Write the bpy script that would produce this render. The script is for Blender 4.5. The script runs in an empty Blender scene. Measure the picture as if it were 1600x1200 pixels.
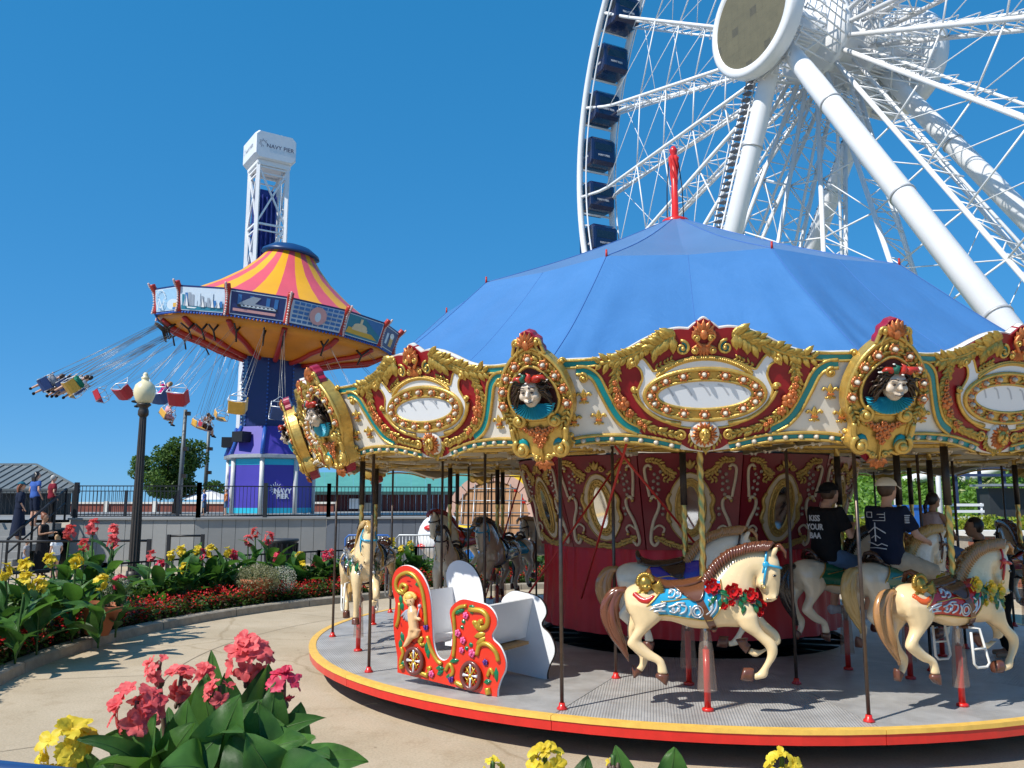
import bpy, bmesh, math, random
from math import sin, cos, pi, radians as rad, sqrt, atan2
from mathutils import Vector, Matrix, noise
RN = random.Random(11)
scene = bpy.context.scene
COL = scene.collection

# ---------------------------------------------------------------- camera, sky, sun, exposure
cd = bpy.data.cameras.new('camera'); cam = bpy.data.objects.new('camera', cd); COL.objects.link(cam)
cd.sensor_width = 36; cd.lens = 29.25; cd.clip_start = 0.05; cd.clip_end = 9000
cam.location = (0, 0, 2.04); cam.rotation_euler = (rad(90 + 8.142), 0, 0)
scene.camera = cam
SUN_EL, SUN_SH = 48.0, 38.0        # elevation; direction the shadows run (deg from +X towards +Y)
w = bpy.data.worlds.new('World'); scene.world = w; w.use_nodes = True
nt = w.node_tree; nt.nodes.clear()
sky = nt.nodes.new('ShaderNodeTexSky'); sky.sky_type = 'NISHITA'; sky.sun_disc = False
sky.sun_elevation = rad(SUN_EL)
sx, sy = -cos(rad(SUN_SH)), -sin(rad(SUN_SH))
sky.sun_rotation = atan2(sx, sy)
sky.altitude = 0; sky.air_density = 0.7; sky.dust_density = 0.0; sky.ozone_density = 10.0
bg = nt.nodes.new('ShaderNodeBackground'); bg.inputs[1].default_value = 0.125
ow = nt.nodes.new('ShaderNodeOutputWorld')
hs = nt.nodes.new('ShaderNodeHueSaturation'); hs.inputs['Saturation'].default_value = 1.2; hs.inputs['Hue'].default_value = 0.493
gm = nt.nodes.new('ShaderNodeGamma'); gm.inputs[1].default_value = 0.385      # even, hazy-summer sky: compress the sky model's range
tn = nt.nodes.new('ShaderNodeVectorMath'); tn.operation = 'MULTIPLY'; tn.inputs[1].default_value = (0.93, 1.9, 2.9)
nt.links.new(sky.outputs[0], hs.inputs['Color']); nt.links.new(hs.outputs[0], gm.inputs[0]); nt.links.new(gm.outputs[0], tn.inputs[0]); nt.links.new(tn.outputs[0], bg.inputs[0])
nt.links.new(bg.outputs[0], ow.inputs[0])
sl = bpy.data.lights.new('sun', 'SUN'); sl.energy = 5.0; sl.angle = rad(0.53); sl.color = (1, 0.955, 0.88)
so = bpy.data.objects.new('sun', sl); COL.objects.link(so)
sdir = Vector((-sx * cos(rad(SUN_EL)), -sy * cos(rad(SUN_EL)), -sin(rad(SUN_EL))))
so.rotation_euler = sdir.to_track_quat('-Z', 'Y').to_euler(); so.location = (-20, -20, 40)
scene.view_settings.view_transform = 'Standard'; scene.view_settings.look = 'None'
scene.view_settings.exposure = 0.12; scene.view_settings.gamma = 1.0

# ---------------------------------------------------------------- pixel helper (1600x1200 photo) -> point at depth Y
TH = math.atan((786 - 600) / 1300.0)
def at(x, y, Y):
    u = (x - 800) / 1300.0; v = -(y - 600) / 1300.0
    d = Vector((u, cos(TH) - v * sin(TH), sin(TH) + v * cos(TH)))
    return Vector((0, 0, 2.04)) + d * (Y / d.y)

# ---------------------------------------------------------------- materials
MATS = {}
def mat(name, col, rough=0.5, metal=0.0, var=0.12, vs=6.0, bump=0.0, bs=60.0, coat=0.0, spec=0.5, trans=0.0, dirt=0.0, sub=0.0, vs2=None):
    if name in MATS: return MATS[name]
    m = bpy.data.materials.new(name); m.use_nodes = True; t = m.node_tree; N = t.nodes; L = t.links
    b = N['Principled BSDF']
    b.inputs['Roughness'].default_value = rough; b.inputs['Metallic'].default_value = metal
    b.inputs['Coat Weight'].default_value = coat; b.inputs['Coat Roughness'].default_value = 0.08
    b.inputs['Specular IOR Level'].default_value = spec
    b.inputs['Transmission Weight'].default_value = trans
    c = (col[0], col[1], col[2], 1); b.inputs['Base Color'].default_value = c
    if var > 0 or bump > 0:
        tc = N.new('ShaderNodeTexCoord')
        nz = N.new('ShaderNodeTexNoise'); nz.inputs['Scale'].default_value = vs; nz.inputs['Detail'].default_value = 5; nz.inputs['Roughness'].default_value = 0.65
        L.new(tc.outputs['Object'], nz.inputs['Vector'])
        rp = N.new('ShaderNodeValToRGB'); e = rp.color_ramp.elements
        e[0].position = 0.3; e[1].position = 0.7
        e[0].color = (col[0]*(1-var), col[1]*(1-var), col[2]*(1-var), 1)
        e[1].color = (min(1, col[0]*(1+var)), min(1, col[1]*(1+var)), min(1, col[2]*(1+var)), 1)
        L.new(nz.outputs['Fac'], rp.inputs['Fac'])
        out = rp.outputs['Color']
        if dirt > 0:
            n2 = N.new('ShaderNodeTexNoise'); n2.inputs['Scale'].default_value = vs * 0.37; n2.inputs['Detail'].default_value = 8; n2.inputs['Roughness'].default_value = 0.75
            L.new(tc.outputs['Object'], n2.inputs['Vector'])
            r2 = N.new('ShaderNodeValToRGB'); r2.color_ramp.elements[0].position = 0.42; r2.color_ramp.elements[1].position = 0.72
            mx = N.new('ShaderNodeMixRGB'); mx.blend_type = 'MULTIPLY'; mx.inputs['Color2'].default_value = (0.52, 0.47, 0.4, 1)
            ml = N.new('ShaderNodeMath'); ml.operation = 'MULTIPLY'; ml.inputs[1].default_value = dirt
            L.new(n2.outputs['Fac'], r2.inputs['Fac']); L.new(r2.outputs['Color'], ml.inputs[0]); L.new(ml.outputs[0], mx.inputs['Fac'])
            L.new(out, mx.inputs['Color1']); out = mx.outputs['Color']
        L.new(out, b.inputs['Base Color'])
        rr = N.new('ShaderNodeMapRange'); rr.inputs['To Min'].default_value = max(0.02, rough - 0.08); rr.inputs['To Max'].default_value = min(1, rough + 0.1)
        L.new(nz.outputs['Fac'], rr.inputs['Value']); L.new(rr.outputs['Result'], b.inputs['Roughness'])
        if bump > 0:
            nb = N.new('ShaderNodeTexNoise'); nb.inputs['Scale'].default_value = bs; nb.inputs['Detail'].default_value = 3
            L.new(tc.outputs['Object'], nb.inputs['Vector'])
            bp = N.new('ShaderNodeBump'); bp.inputs['Strength'].default_value = bump; bp.inputs['Distance'].default_value = 0.02
            L.new(nb.outputs['Fac'], bp.inputs['Height']); L.new(bp.outputs['Normal'], b.inputs['Normal'])
    MATS[name] = m
    return m
def leafmat(name, col, col2, vs=3.0, rough=0.45, tr=0.25):
    if name in MATS: return MATS[name]
    m = mat(name, col, rough, var=0.3, vs=vs, spec=0.35)
    t = m.node_tree; N = t.nodes; L = t.links; b = N['Principled BSDF']; o = N['Material Output']
    for n in N:
        if n.type == 'VALTORGB': n.color_ramp.elements[1].color = (*col2, 1)
    ts = N.new('ShaderNodeBsdfTranslucent'); mx = N.new('ShaderNodeMixShader'); mx.inputs[0].default_value = tr
    ts.inputs[0].default_value = (col2[0]*1.3, col2[1]*1.3, col2[2]*0.8, 1)
    L.new(b.outputs[0], mx.inputs[1]); L.new(ts.outputs[0], mx.inputs[2]); L.new(mx.outputs[0], o.inputs[0])
    return m

# ---------------------------------------------------------------- mesh builder
def frames(P):
    P = [Vector(p) for p in P]; n = len(P); T = []
    for i in range(n):
        t = P[min(i+1, n-1)] - P[max(i-1, 0)]
        if t.length < 1e-9: t = Vector((0, 0, 1))
        T.append(t.normalized())
    up = Vector((0, 0, 1)) if abs(T[0].z) < 0.9 else Vector((1, 0, 0))
    a = T[0].cross(up).normalized(); out = []
    for i in range(n):
        a = a - T[i] * a.dot(T[i])
        if a.length < 1e-6: a = T[i].orthogonal()
        a.normalize(); out.append((P[i], a, T[i].cross(a).normalized(), T[i]))
    return out
def cat(P, k=4, closed=False):
    P = [Vector(p) for p in P]; n = len(P); out = []
    rng = range(n if closed else n - 1)
    for i in rng:
        p0 = P[(i-1) % n] if (closed or i > 0) else P[0]*2 - P[1]
        p1 = P[i]; p2 = P[(i+1) % n]
        p3 = P[(i+2) % n] if (closed or i + 2 < n) else P[-1]*2 - P[-2]
        for j in range(k):
            t = j / k
            out.append(0.5 * ((2*p1) + (p2-p0)*t + (2*p0-5*p1+4*p2-p3)*t*t + (3*p1-p0-3*p2+p3)*t**3))
    if not closed: out.append(P[-1].copy())
    return out
class MB:
    def __init__(s): s.v = []; s.f = []; s.m = []; s.s = []; s.T = None
    def add(s, V, F, mi=0, sm=True):
        o = len(s.v)
        for p in V:
            p = Vector(p); s.v.append(s.T(p) if s.T else p)
        for f in F:
            s.f.append([i + o for i in f]); s.m.append(mi); s.s.append(sm)
        return s
    def box(s, c, d, M=None, mi=0, rz=0):
        c = Vector(c); hx, hy, hz = d[0]/2, d[1]/2, d[2]/2
        V = [Vector((x, y, z)) for z in (-hz, hz) for y in (-hy, hy) for x in (-hx, hx)]
        if rz: Rm = Matrix.Rotation(rz, 3, 'Z'); V = [Rm @ p for p in V]
        if M is not None: V = [M @ p for p in V]
        V = [p + c for p in V]
        return s.add(V, [(0,2,3,1),(4,5,7,6),(0,1,5,4),(2,6,7,3),(0,4,6,2),(1,3,7,5)], mi, False)
    def bar(s, a, b, wd, ht=None, mi=0):
        a = Vector(a); b = Vector(b); ht = ht or wd
        return s.tube([a, b], [wd*0.7071, wd*0.7071], 4, mi=mi, sm=False, rot=pi/4, flat=ht/wd)
    def tube(s, P, r, n=8, mi=0, sm=True, cap=True, rot=0, flat=1.0, closed=False):
        fr = frames(P); k = len(fr)
        if not hasattr(r, '__len__'): r = [r]*k
        V = []; F = []
        for i, (p, a, b, t) in enumerate(fr):
            for j in range(n):
                g = 2*pi*j/n + rot
                V.append(p + a*(cos(g)*r[i]) + b*(sin(g)*r[i]*flat))
        for i in range(k if closed else k-1):
            i2 = (i+1) % k
            for j in range(n):
                F.append((i*n+j, i*n+(j+1) % n, i2*n+(j+1) % n, i2*n+j))
        if cap and not closed:
            F.append(list(range(n))[::-1]); F.append([(k-1)*n+j for j in range(n)])
        return s.add(V, F, mi, sm)
    def lathe(s, prof, n=24, c=(0,0,0), mi=0, sm=True, a0=0, M=None):
        c = Vector(c); V = []; F = []
        for r, z in prof:
            for j in range(n):
                g = a0 + 2*pi*j/n; p = Vector((r*cos(g), r*sin(g), z))
                V.append((M @ p if M is not None else p) + c)
        for i in range(len(prof)-1):
            for j in range(n): F.append((i*n+j, i*n+(j+1) % n, (i+1)*n+(j+1) % n, (i+1)*n+j))
        if prof[0][0] > 1e-4: F.append(list(range(n))[::-1])
        if prof[-1][0] > 1e-4: F.append([(len(prof)-1)*n+j for j in range(n)])
        return s.add(V, F, mi, sm)
    def loft(s, rings, mi=0, sm=True, cap=True, close=True):
        n = len(rings[0]); V = [p for r in rings for p in r]; F = []
        for i in range(len(rings)-1):
            for j in range(n if close else n-1): F.append((i*n+j, i*n+(j+1) % n, (i+1)*n+(j+1) % n, (i+1)*n+j))
        if cap and close:
            F.append(list(range(n))[::-1]); F.append([(len(rings)-1)*n+j for j in range(n)])
        return s.add(V, F, mi, sm)
    def ball(s, c, r, n=8, mi=0, sc=(1,1,1), M=None):
        c = Vector(c); V = []; F = []; k = max(4, n//2+1)
        for i in range(k+1):
            th = pi*i/k
            for j in range(n):
                g = 2*pi*j/n; p = Vector((sin(th)*cos(g)*sc[0], sin(th)*sin(g)*sc[1], cos(th)*sc[2]))*r
                V.append((M @ p if M is not None else p) + c)
        for i in range(k):
            for j in range(n): F.append((i*n+j, (i+1)*n+j, (i+1)*n+(j+1) % n, i*n+(j+1) % n))
        return s.add(V, F, mi, True)
    def prism(s, poly, y0, y1, mi=0, inset=0.0):
        # polygon in the x-z plane, extruded along y (y0 front, y1 back)
        n = len(poly); V = []
        if inset > 0:
            cx = sum(p[0] for p in poly)/n; cz = sum(p[1] for p in poly)/n
            ins = []
            for i in range(n):
                a = Vector(poly[i-1]); b = Vector(poly[i]); c2 = Vector(poly[(i+1) % n])
                t = (c2 - a); nn = Vector((-t.y, t.x))
                if nn.length > 0: nn.normalize()
                ins.append(b + nn*inset)
            V = [(p[0], y0, p[1]) for p in ins] + [(p[0], y0 + inset, p[1]) for p in poly] + [(p[0], y1, p[1]) for p in poly]
            F = [list(range(n))] + [(i, i+n, (i+1) % n + n, (i+1) % n) for i in range(n)] + [(i+n, i+2*n, (i+1) % n + 2*n, (i+1) % n + n) for i in range(n)] + [[i + 2*n for i in range(n)][::-1]]
        else:
            V = [(p[0], y0, p[1]) for p in poly] + [(p[0], y1, p[1]) for p in poly]
            F = [list(range(n)), [i + n for i in range(n)][::-1]] + [(i, i+n, (i+1) % n + n, (i+1) % n) for i in range(n)]
        return s.add(V, F, mi, False)
    def mesh(s, name, mats):
        me = bpy.data.meshes.new(name); me.from_pydata([tuple(p) for p in s.v], [], s.f)
        for m in (mats if isinstance(mats, (list, tuple)) else [mats]): me.materials.append(m)
        me.polygons.foreach_set('material_index', s.m); me.polygons.foreach_set('use_smooth', s.s)
        me.update(); return me
    def build(s, name, mats, parent=None, world=False, fix=False):
        me = s.mesh(name, mats)
        if fix: recalc(me)
        return link(name, me, parent, world)
def recalc(me):
    bm = bmesh.new(); bm.from_mesh(me); bmesh.ops.recalc_face_normals(bm, faces=bm.faces); bm.to_mesh(me); bm.free()
def link(name, me, parent=None, world=False):
    o = bpy.data.objects.new(name, me); COL.objects.link(o)
    if parent is not None:
        o.parent = parent
        if world: o.matrix_parent_inverse = parent.matrix_basis.inverted()
    return o
def tag(o, label=None, cat=None, group=None, kind=None):
    if label: o['label'] = label
    if cat: o['category'] = cat
    if group: o['group'] = group
    if kind: o['kind'] = kind
    return o
def thing(name, label, cat, loc=(0,0,0), rz=0.0, group=None):
    o = bpy.data.objects.new(name, None); COL.objects.link(o); o.empty_display_size = 0.1
    o.location = loc; o.rotation_euler = (0, 0, rz)
    return tag(o, label, cat, group)
KIDS = {}
def kids(o): return [c for c in bpy.data.objects if c.parent == o]
def copy_tree(o, parent=None, keep=True, ch=None):
    c = o.copy(); COL.objects.link(c)
    if parent is not None: c.parent = parent
    for k in list(o.children): copy_tree(k, c)
    return c
def solid(mb, voxel, smooth=6, fac=0.5, name='body', mats=None):
    me = mb.mesh('tmp', bpy.data.materials.new('tmp') if False else [])
    o = bpy.data.objects.new('tmp', me); COL.objects.link(o)
    md = o.modifiers.new('r', 'REMESH'); md.mode = 'VOXEL'; md.voxel_size = voxel; md.use_smooth_shade = True
    if smooth:
        ms = o.modifiers.new('s', 'SMOOTH'); ms.iterations = smooth; ms.factor = fac
    dg = bpy.context.evaluated_depsgraph_get(); ev = o.evaluated_get(dg)
    out = bpy.data.meshes.new_from_object(ev); out.name = name
    bpy.data.objects.remove(o); bpy.data.meshes.remove(me)
    out.materials.clear()
    for m in (mats if isinstance(mats, (list, tuple)) else [mats]): out.materials.append(m)
    out.polygons.foreach_set('use_smooth', [True]*len(out.polygons)); out.update()
    return out
def text_mesh(txt, size, ext=0.0, bold=0.0, spacing=1.0):
    c = bpy.data.curves.new('t', 'FONT'); c.body = txt; c.size = size; c.extrude = ext; c.align_x = 'CENTER'; c.align_y = 'CENTER'
    c.offset = bold; c.space_character = spacing; c.resolution_u = 3
    o = bpy.data.objects.new('t', c); COL.objects.link(o)
    dg = bpy.context.evaluated_depsgraph_get(); me = bpy.data.meshes.new_from_object(o.evaluated_get(dg))
    bpy.data.objects.remove(o); return me
def put_text(txt, size, M, m, parent, name='lettering', ext=0.004, bold=0.0, spacing=1.0):
    me = text_mesh(txt, size, ext, bold, spacing); me.materials.clear(); me.materials.append(m)
    me.transform(M); o = link(name, me, parent, True); return o
def spiral(cx, cz, r0, turns, a0, dirn=1, n=18, rend=0.15):
    out = []
    for i in range(n+1):
        t = i/n; g = a0 + dirn*turns*2*pi*t; r = r0*(1-t) + r0*rend*t
        out.append((cx + r*cos(g), cz + r*sin(g)))
    return out
# ================================================================ palette
GOLD = mat('gold_paint', (0.63, 0.41, 0.1), 0.33, 0.55, 0.22, 14, 0.12, 70)
GOLDL = mat('gold_leaf_paint', (0.52, 0.34, 0.075), 0.33, 0.55, 0.25, 18, 0.15, 90)
BRONZE = mat('copper_paint', (0.6, 0.19, 0.06), 0.33, 0.5, 0.25, 18, 0.15, 90)
TEAL = mat('teal_paint', (0.0, 0.25, 0.26), 0.35, 0, 0.12, 8, coat=0.2)
CREAM = mat('cream_panel_paint', (0.78, 0.74, 0.66), 0.4, 0, 0.05, 3, dirt=0.18)
MAROON = mat('maroon_panel_paint', (0.3, 0.006, 0.014), 0.4, 0, 0.15, 5, dirt=0.25)
REDP = mat('bright_red_paint', (0.62, 0.018, 0.012), 0.32, 0, 0.12, 6, coat=0.3)
REDD = mat('worn_red_paint', (0.5, 0.02, 0.015), 0.5, 0, 0.18, 6, dirt=0.3)
YEL = mat('yellow_edge_paint', (0.85, 0.52, 0.1), 0.45, 0, 0.1, 9, dirt=0.3)
WHITE = mat('white_paint', (0.8, 0.81, 0.82), 0.35, 0, 0.03, 2, dirt=0.06)
STEELW = mat('white_steel_paint', (0.8, 0.8, 0.8), 0.38, 0, 0.04, 0.6)
BULB = mat('lamp_glass', (0.6, 0.53, 0.42), 0.2, 0, 0.03, 20, coat=0.6)
DARK = mat('dark_steel', (0.045, 0.035, 0.03), 0.4, 0.6, 0.2, 10)
BLACK = mat('black_metal', (0.012, 0.012, 0.014), 0.45, 0.1, 0.15, 6)
MIRROR = mat('mirror_glass', (0.86, 0.87, 0.86), 0.04, 1.0, 0.02, 3)
BRASS = mat('brass', (0.62, 0.42, 0.13), 0.3, 0.9, 0.15, 12)
BEIGE = mat('panel_back', (0.42, 0.36, 0.28), 0.6, 0, 0.12, 3, dirt=0.3)
CONC2 = mat('kerb_concrete', (0.36, 0.31, 0.24), 0.85, 0, 0.18, 9, 0.3, 120, dirt=0.35)
SOIL = mat('soil', (0.035, 0.024, 0.016), 0.95, 0, 0.35, 9, 0.6, 40)
CX, CY, ZP = 2.375, 11.63, 0.32

# ================================================================ ground
def concrete():
    m = bpy.data.materials.new('concrete_paving'); m.use_nodes = True; t = m.node_tree; N = t.nodes; L = t.links
    b = N['Principled BSDF']; b.inputs['Roughness'].default_value = 0.85; b.inputs['Specular IOR Level'].default_value = 0.25
    tc = N.new('ShaderNodeTexCoord')
    def nz(sc, det, ro=0.6):
        n = N.new('ShaderNodeTexNoise'); n.inputs['Scale'].default_value = sc; n.inputs['Detail'].default_value = det; n.inputs['Roughness'].default_value = ro
        L.new(tc.outputs['Object'], n.inputs['Vector']); return n
    n1 = nz(0.6, 6); n2 = nz(45, 4, 0.8); n3 = nz(2.6, 8, 0.75)
    r1 = N.new('ShaderNodeValToRGB'); r1.color_ramp.elements[0].color = (0.42, 0.335, 0.225, 1); r1.color_ramp.elements[1].color = (0.56, 0.46, 0.33, 1)
    r1.color_ramp.elements[0].position = 0.3; r1.color_ramp.elements[1].position = 0.7
    L.new(n1.outputs['Fac'], r1.inputs[0])
    r2 = N.new('ShaderNodeValToRGB'); r2.color_ramp.elements[0].color = (0.8, 0.8, 0.8, 1); r2.color_ramp.elements[1].color = (1.06, 1.06, 1.06, 1)
    r2.color_ramp.elements[0].position = 0.35; r2.color_ramp.elements[1].position = 0.6
    L.new(n2.outputs['Fac'], r2.inputs[0])
    mx = N.new('ShaderNodeMixRGB'); mx.blend_type = 'MULTIPLY'; mx.inputs[0].default_value = 1
    L.new(r1.outputs[0], mx.inputs[1]); L.new(r2.outputs[0], mx.inputs[2])
    r3 = N.new('ShaderNodeValToRGB'); r3.color_ramp.elements[0].color = (1, 1, 1, 1); r3.color_ramp.elements[1].color = (0.72, 0.66, 0.58, 1)
    r3.color_ramp.elements[0].position = 0.52; r3.color_ramp.elements[1].position = 0.75
    L.new(n3.outputs['Fac'], r3.inputs[0])
    m2 = N.new('ShaderNodeMixRGB'); m2.blend_type = 'MULTIPLY'; m2.inputs[0].default_value = 0.8
    L.new(mx.outputs[0], m2.inputs[1]); L.new(r3.outputs[0], m2.inputs[2])
    vo = N.new('ShaderNodeTexVoronoi'); vo.inputs['Scale'].default_value = 1.7; L.new(tc.outputs['Object'], vo.inputs['Vector'])      # trodden gum spots
    rv = N.new('ShaderNodeValToRGB'); rv.color_ramp.elements[0].color = (0.5, 0.46, 0.4, 1); rv.color_ramp.elements[1].color = (1, 1, 1, 1); rv.color_ramp.elements[0].position = 0.022; rv.color_ramp.elements[1].position = 0.034; L.new(vo.outputs['Distance'], rv.inputs[0])
    vc = N.new('ShaderNodeTexVoronoi'); vc.feature = 'DISTANCE_TO_EDGE'; vc.inputs['Scale'].default_value = 0.16; nw = nz(1.3, 4); ad = N.new('ShaderNodeMixRGB'); ad.inputs[0].default_value = .25; L.new(tc.outputs['Object'], ad.inputs[1]); L.new(nw.outputs['Color'], ad.inputs[2]); L.new(ad.outputs[0], vc.inputs['Vector'])   # hairline cracks
    rc = N.new('ShaderNodeValToRGB'); rc.color_ramp.elements[0].color = (0.78, 0.75, 0.7, 1); rc.color_ramp.elements[1].color = (1, 1, 1, 1); rc.color_ramp.elements[0].position = 0.0002; rc.color_ramp.elements[1].position = 0.0007; L.new(vc.outputs['Distance'], rc.inputs[0])
    m3 = N.new('ShaderNodeMixRGB'); m3.blend_type = 'MULTIPLY'; m3.inputs[0].default_value = 1; m4 = N.new('ShaderNodeMixRGB'); m4.blend_type = 'MULTIPLY'; m4.inputs[0].default_value = 1
    L.new(m2.outputs[0], m3.inputs[1]); L.new(rv.outputs[0], m3.inputs[2]); L.new(m3.outputs[0], m4.inputs[1]); L.new(rc.outputs[0], m4.inputs[2]); L.new(m4.outputs[0], b.inputs['Base Color'])
    bp = N.new('ShaderNodeBump'); bp.inputs['Strength'].default_value = 0.25; bp.inputs['Distance'].default_value = 0.01
    L.new(n2.outputs['Fac'], bp.inputs['Height']); L.new(bp.outputs[0], b.inputs['Normal'])
    return m
CONC = concrete()
JOINT = mat('joint_seal', (0.27, 0.21, 0.145), 0.9, 0, 0.2, 20)
mb = MB()
mb.add([(-90, -30, 0), (120, -30, 0), (120, 120, 0), (-90, 120, 0)], [(0, 1, 2, 3)], 0, False)
ground = tag(mb.build('ground', CONC), kind='structure')
def ring_strip(r, wd, a0, a1, z, n=160):
    mb = MB(); V = []; F = []
    for i in range(n+1):
        g = rad(a0 + (a1-a0)*i/n)
        V += [(CX + (r-wd/2)*cos(g), CY + (r-wd/2)*sin(g), z), (CX + (r+wd/2)*cos(g), CY + (r+wd/2)*sin(g), z)]
    for i in range(n): F.append((2*i, 2*i+2, 2*i+3, 2*i+1))
    return mb.add(V, F, 0, False)
mb = ring_strip(6.6, 0.012, 0, 360, 0.004)
for k in range(16):
    g = rad(11 + k*22.5); p0 = Vector((CX + 6.62*cos(g), CY + 6.62*sin(g), 0.004)); p1 = Vector((CX + 13*cos(g), CY + 13*sin(g), 0.004)) if rad(260) < g < rad(359) else Vector((CX + 8.1*cos(g), CY + 8.1*sin(g), 0.004))
    t = Vector((-sin(g), cos(g), 0))*0.005
    mb.add([p0 - t, p1 - t, p1 + t, p0 + t], [(0, 1, 2, 3)], 0, False)
j = mb.build('paving_joint', JOINT, ground)
# lake to the horizon
mb = MB(); mb.add([(-6000, 118, -1.6), (6000, 118, -1.6), (6000, 8000, -1.6), (-6000, 8000, -1.6)], [(0,1,2,3)], 0, False)
mb.add([(-6000, -500, -1.6), (-88, -500, -1.6), (-88, 118, -1.6), (-6000, 118, -1.6)], [(0,1,2,3)], 0, False)
LAKE = mat('lake_water', (0.03, 0.1, 0.16), 0.25, 0, 0.2, 0.05, 0.4, 1.5)
tag(mb.build('lake', LAKE), kind='structure')
mb = MB(); mb.box((15, 45, -1.0), (209.9, 149.9, 1.9)); tag(mb.build('pier_side', CONC2), kind='structure')

# ================================================================ planting bed: kerb ring segments and soil
KR = lambda a: 8.35 + (0.35 if a < 150 else 0) * min(1, (150-a)/30.0)   # slightly wider at the back
def kerbr(a): return 8.35 + 0.8*max(0, min(1, (135 - a)/45.0))
kerb = thing('kerb', None, None, (CX, CY, 0)); kerb['kind'] = 'structure'
a = 20.0
while a < 214:
    a2 = a + 12; mb = MB(); rings = []
    for i in range(7):
        d = a + 0.06 + (a2 - a - 0.12)*i/6; r = kerbr(d); g = rad(d); e = Vector((cos(g), sin(g), 0)); c = Vector((CX, CY, 0))
        rings.append([c + e*r + Vector((0,0,-0.02)), c + e*(r+0.01) + Vector((0,0,0.12)), c + e*(r+0.03) + Vector((0,0,0.14)), c + e*(r+0.2) + Vector((0,0,0.14)), c + e*(r+0.2) + Vector((0,0,-0.02))])
    mb.loft(rings, sm=False); mb.build('kerb_stone', CONC2, kerb, True, fix=True); a = a2
V = []; F = []; mb = MB()
for i in range(81):
    d = 20 + 194*i/80; g = rad(d)
    for r in (kerbr(d)+0.19, kerbr(d)+1.2, kerbr(d)+2.4):
        V.append((CX + r*cos(g), CY + r*sin(g), 0.1 + (0.06 if r > 9.3 else 0)))
for i in range(80):
    for q in range(2): F.append((i*3+q, i*3+q+1, (i+1)*3+q+1, (i+1)*3+q))
mb.add(V, F); tag(mb.build('planting_soil', SOIL, fix=True), kind='structure')
# ================================================================ CAROUSEL
A0 = -114.4          # a medallion corner; corners every 30 deg, boards centred 15 deg off
CAR = thing('carousel', 'large carousel with blue canopy and gold carved rounding boards', 'carousel', (CX, CY, 0))
def pol(r, a, z): return Vector((CX + r*cos(rad(a)), CY + r*sin(rad(a)), z))
def place(o, r, a, z, tilt=0.0):
    o.location = (r*cos(rad(a)), r*sin(rad(a)), z); o.rotation_euler = (tilt, 0, rad(a + 90)); return o

# ---- platform
def deckplate():
    m = mat('aluminium_deck', (0.5, 0.49, 0.475), 0.42, 0.2, 0.16, 4, dirt=0.5)
    t = m.node_tree; N = t.nodes; L = t.links; b = N['Principled BSDF']
    tc = N.new('ShaderNodeTexCoord'); wv = N.new('ShaderNodeTexWave'); wv.wave_type = 'BANDS'; wv.bands_direction = 'X'
    wv.inputs['Scale'].default_value = 13; wv.inputs['Distortion'].default_value = 0
    w2 = N.new('ShaderNodeTexWave'); w2.wave_type = 'BANDS'; w2.bands_direction = 'Y'; w2.inputs['Scale'].default_value = 13
    L.new(tc.outputs['Object'], wv.inputs['Vector']); L.new(tc.outputs['Object'], w2.inputs['Vector'])
    ad = N.new('ShaderNodeMath'); ad.operation = 'MULTIPLY_ADD'; ad.inputs[1].default_value = 0.8
    L.new(w2.outputs['Fac'], ad.inputs[0]); L.new(wv.outputs['Fac'], ad.inputs[2])
    bp = N.new('ShaderNodeBump'); bp.inputs['Strength'].default_value = 0.6; bp.inputs['Distance'].default_value = 0.008
    L.new(ad.outputs[0], bp.inputs['Height']); L.new(bp.outputs['Normal'], b.inputs['Normal']); return m
DECK = deckplate()
for k in range(12):
    a1 = A0 + 30*k; n = 8; mid = a1 + 15
    for nm, m, r0, r1, z0, z1, gap in (('deck_plate', DECK, 2.0, 4.898, ZP-0.05, ZP, 0.06), ('edge_strip', YEL, 4.9, 4.985, ZP-0.03, ZP+0.006, 0.03), ('skirt_board', REDP, 4.9, 4.975, ZP-0.11, ZP-0.033, 0.03)):
        mb = MB(); rings = []
        for i in range(n+1):
            g = rad(a1 - mid + gap + (30 - 2*gap)*i/n - 90)
            rings.append([(r0*cos(g), r0*sin(g), z0), (r1*cos(g), r1*sin(g), z0), (r1*cos(g), r1*sin(g), z1), (r0*cos(g), r0*sin(g), z1)])
        mb.loft(rings, sm=False); o = mb.build(nm, m, CAR, fix=True); o.rotation_euler = (0, 0, rad(mid + 90))
mb = MB(); mb.lathe([(1.2, ZP-0.2), (4.6, ZP-0.16), (4.6, ZP-0.1), (1.2, ZP-0.1)], 48); mb.build('understructure', BLACK, CAR)
mb = MB()
for k in range(24):
    g = rad(A0 + 15*k); mb.bar((1.2*cos(g), 1.2*sin(g), ZP-0.09), (4.8*cos(g), 4.8*sin(g), ZP-0.09), 0.06)
mb.build('deck_beam', DARK, CAR)
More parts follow.
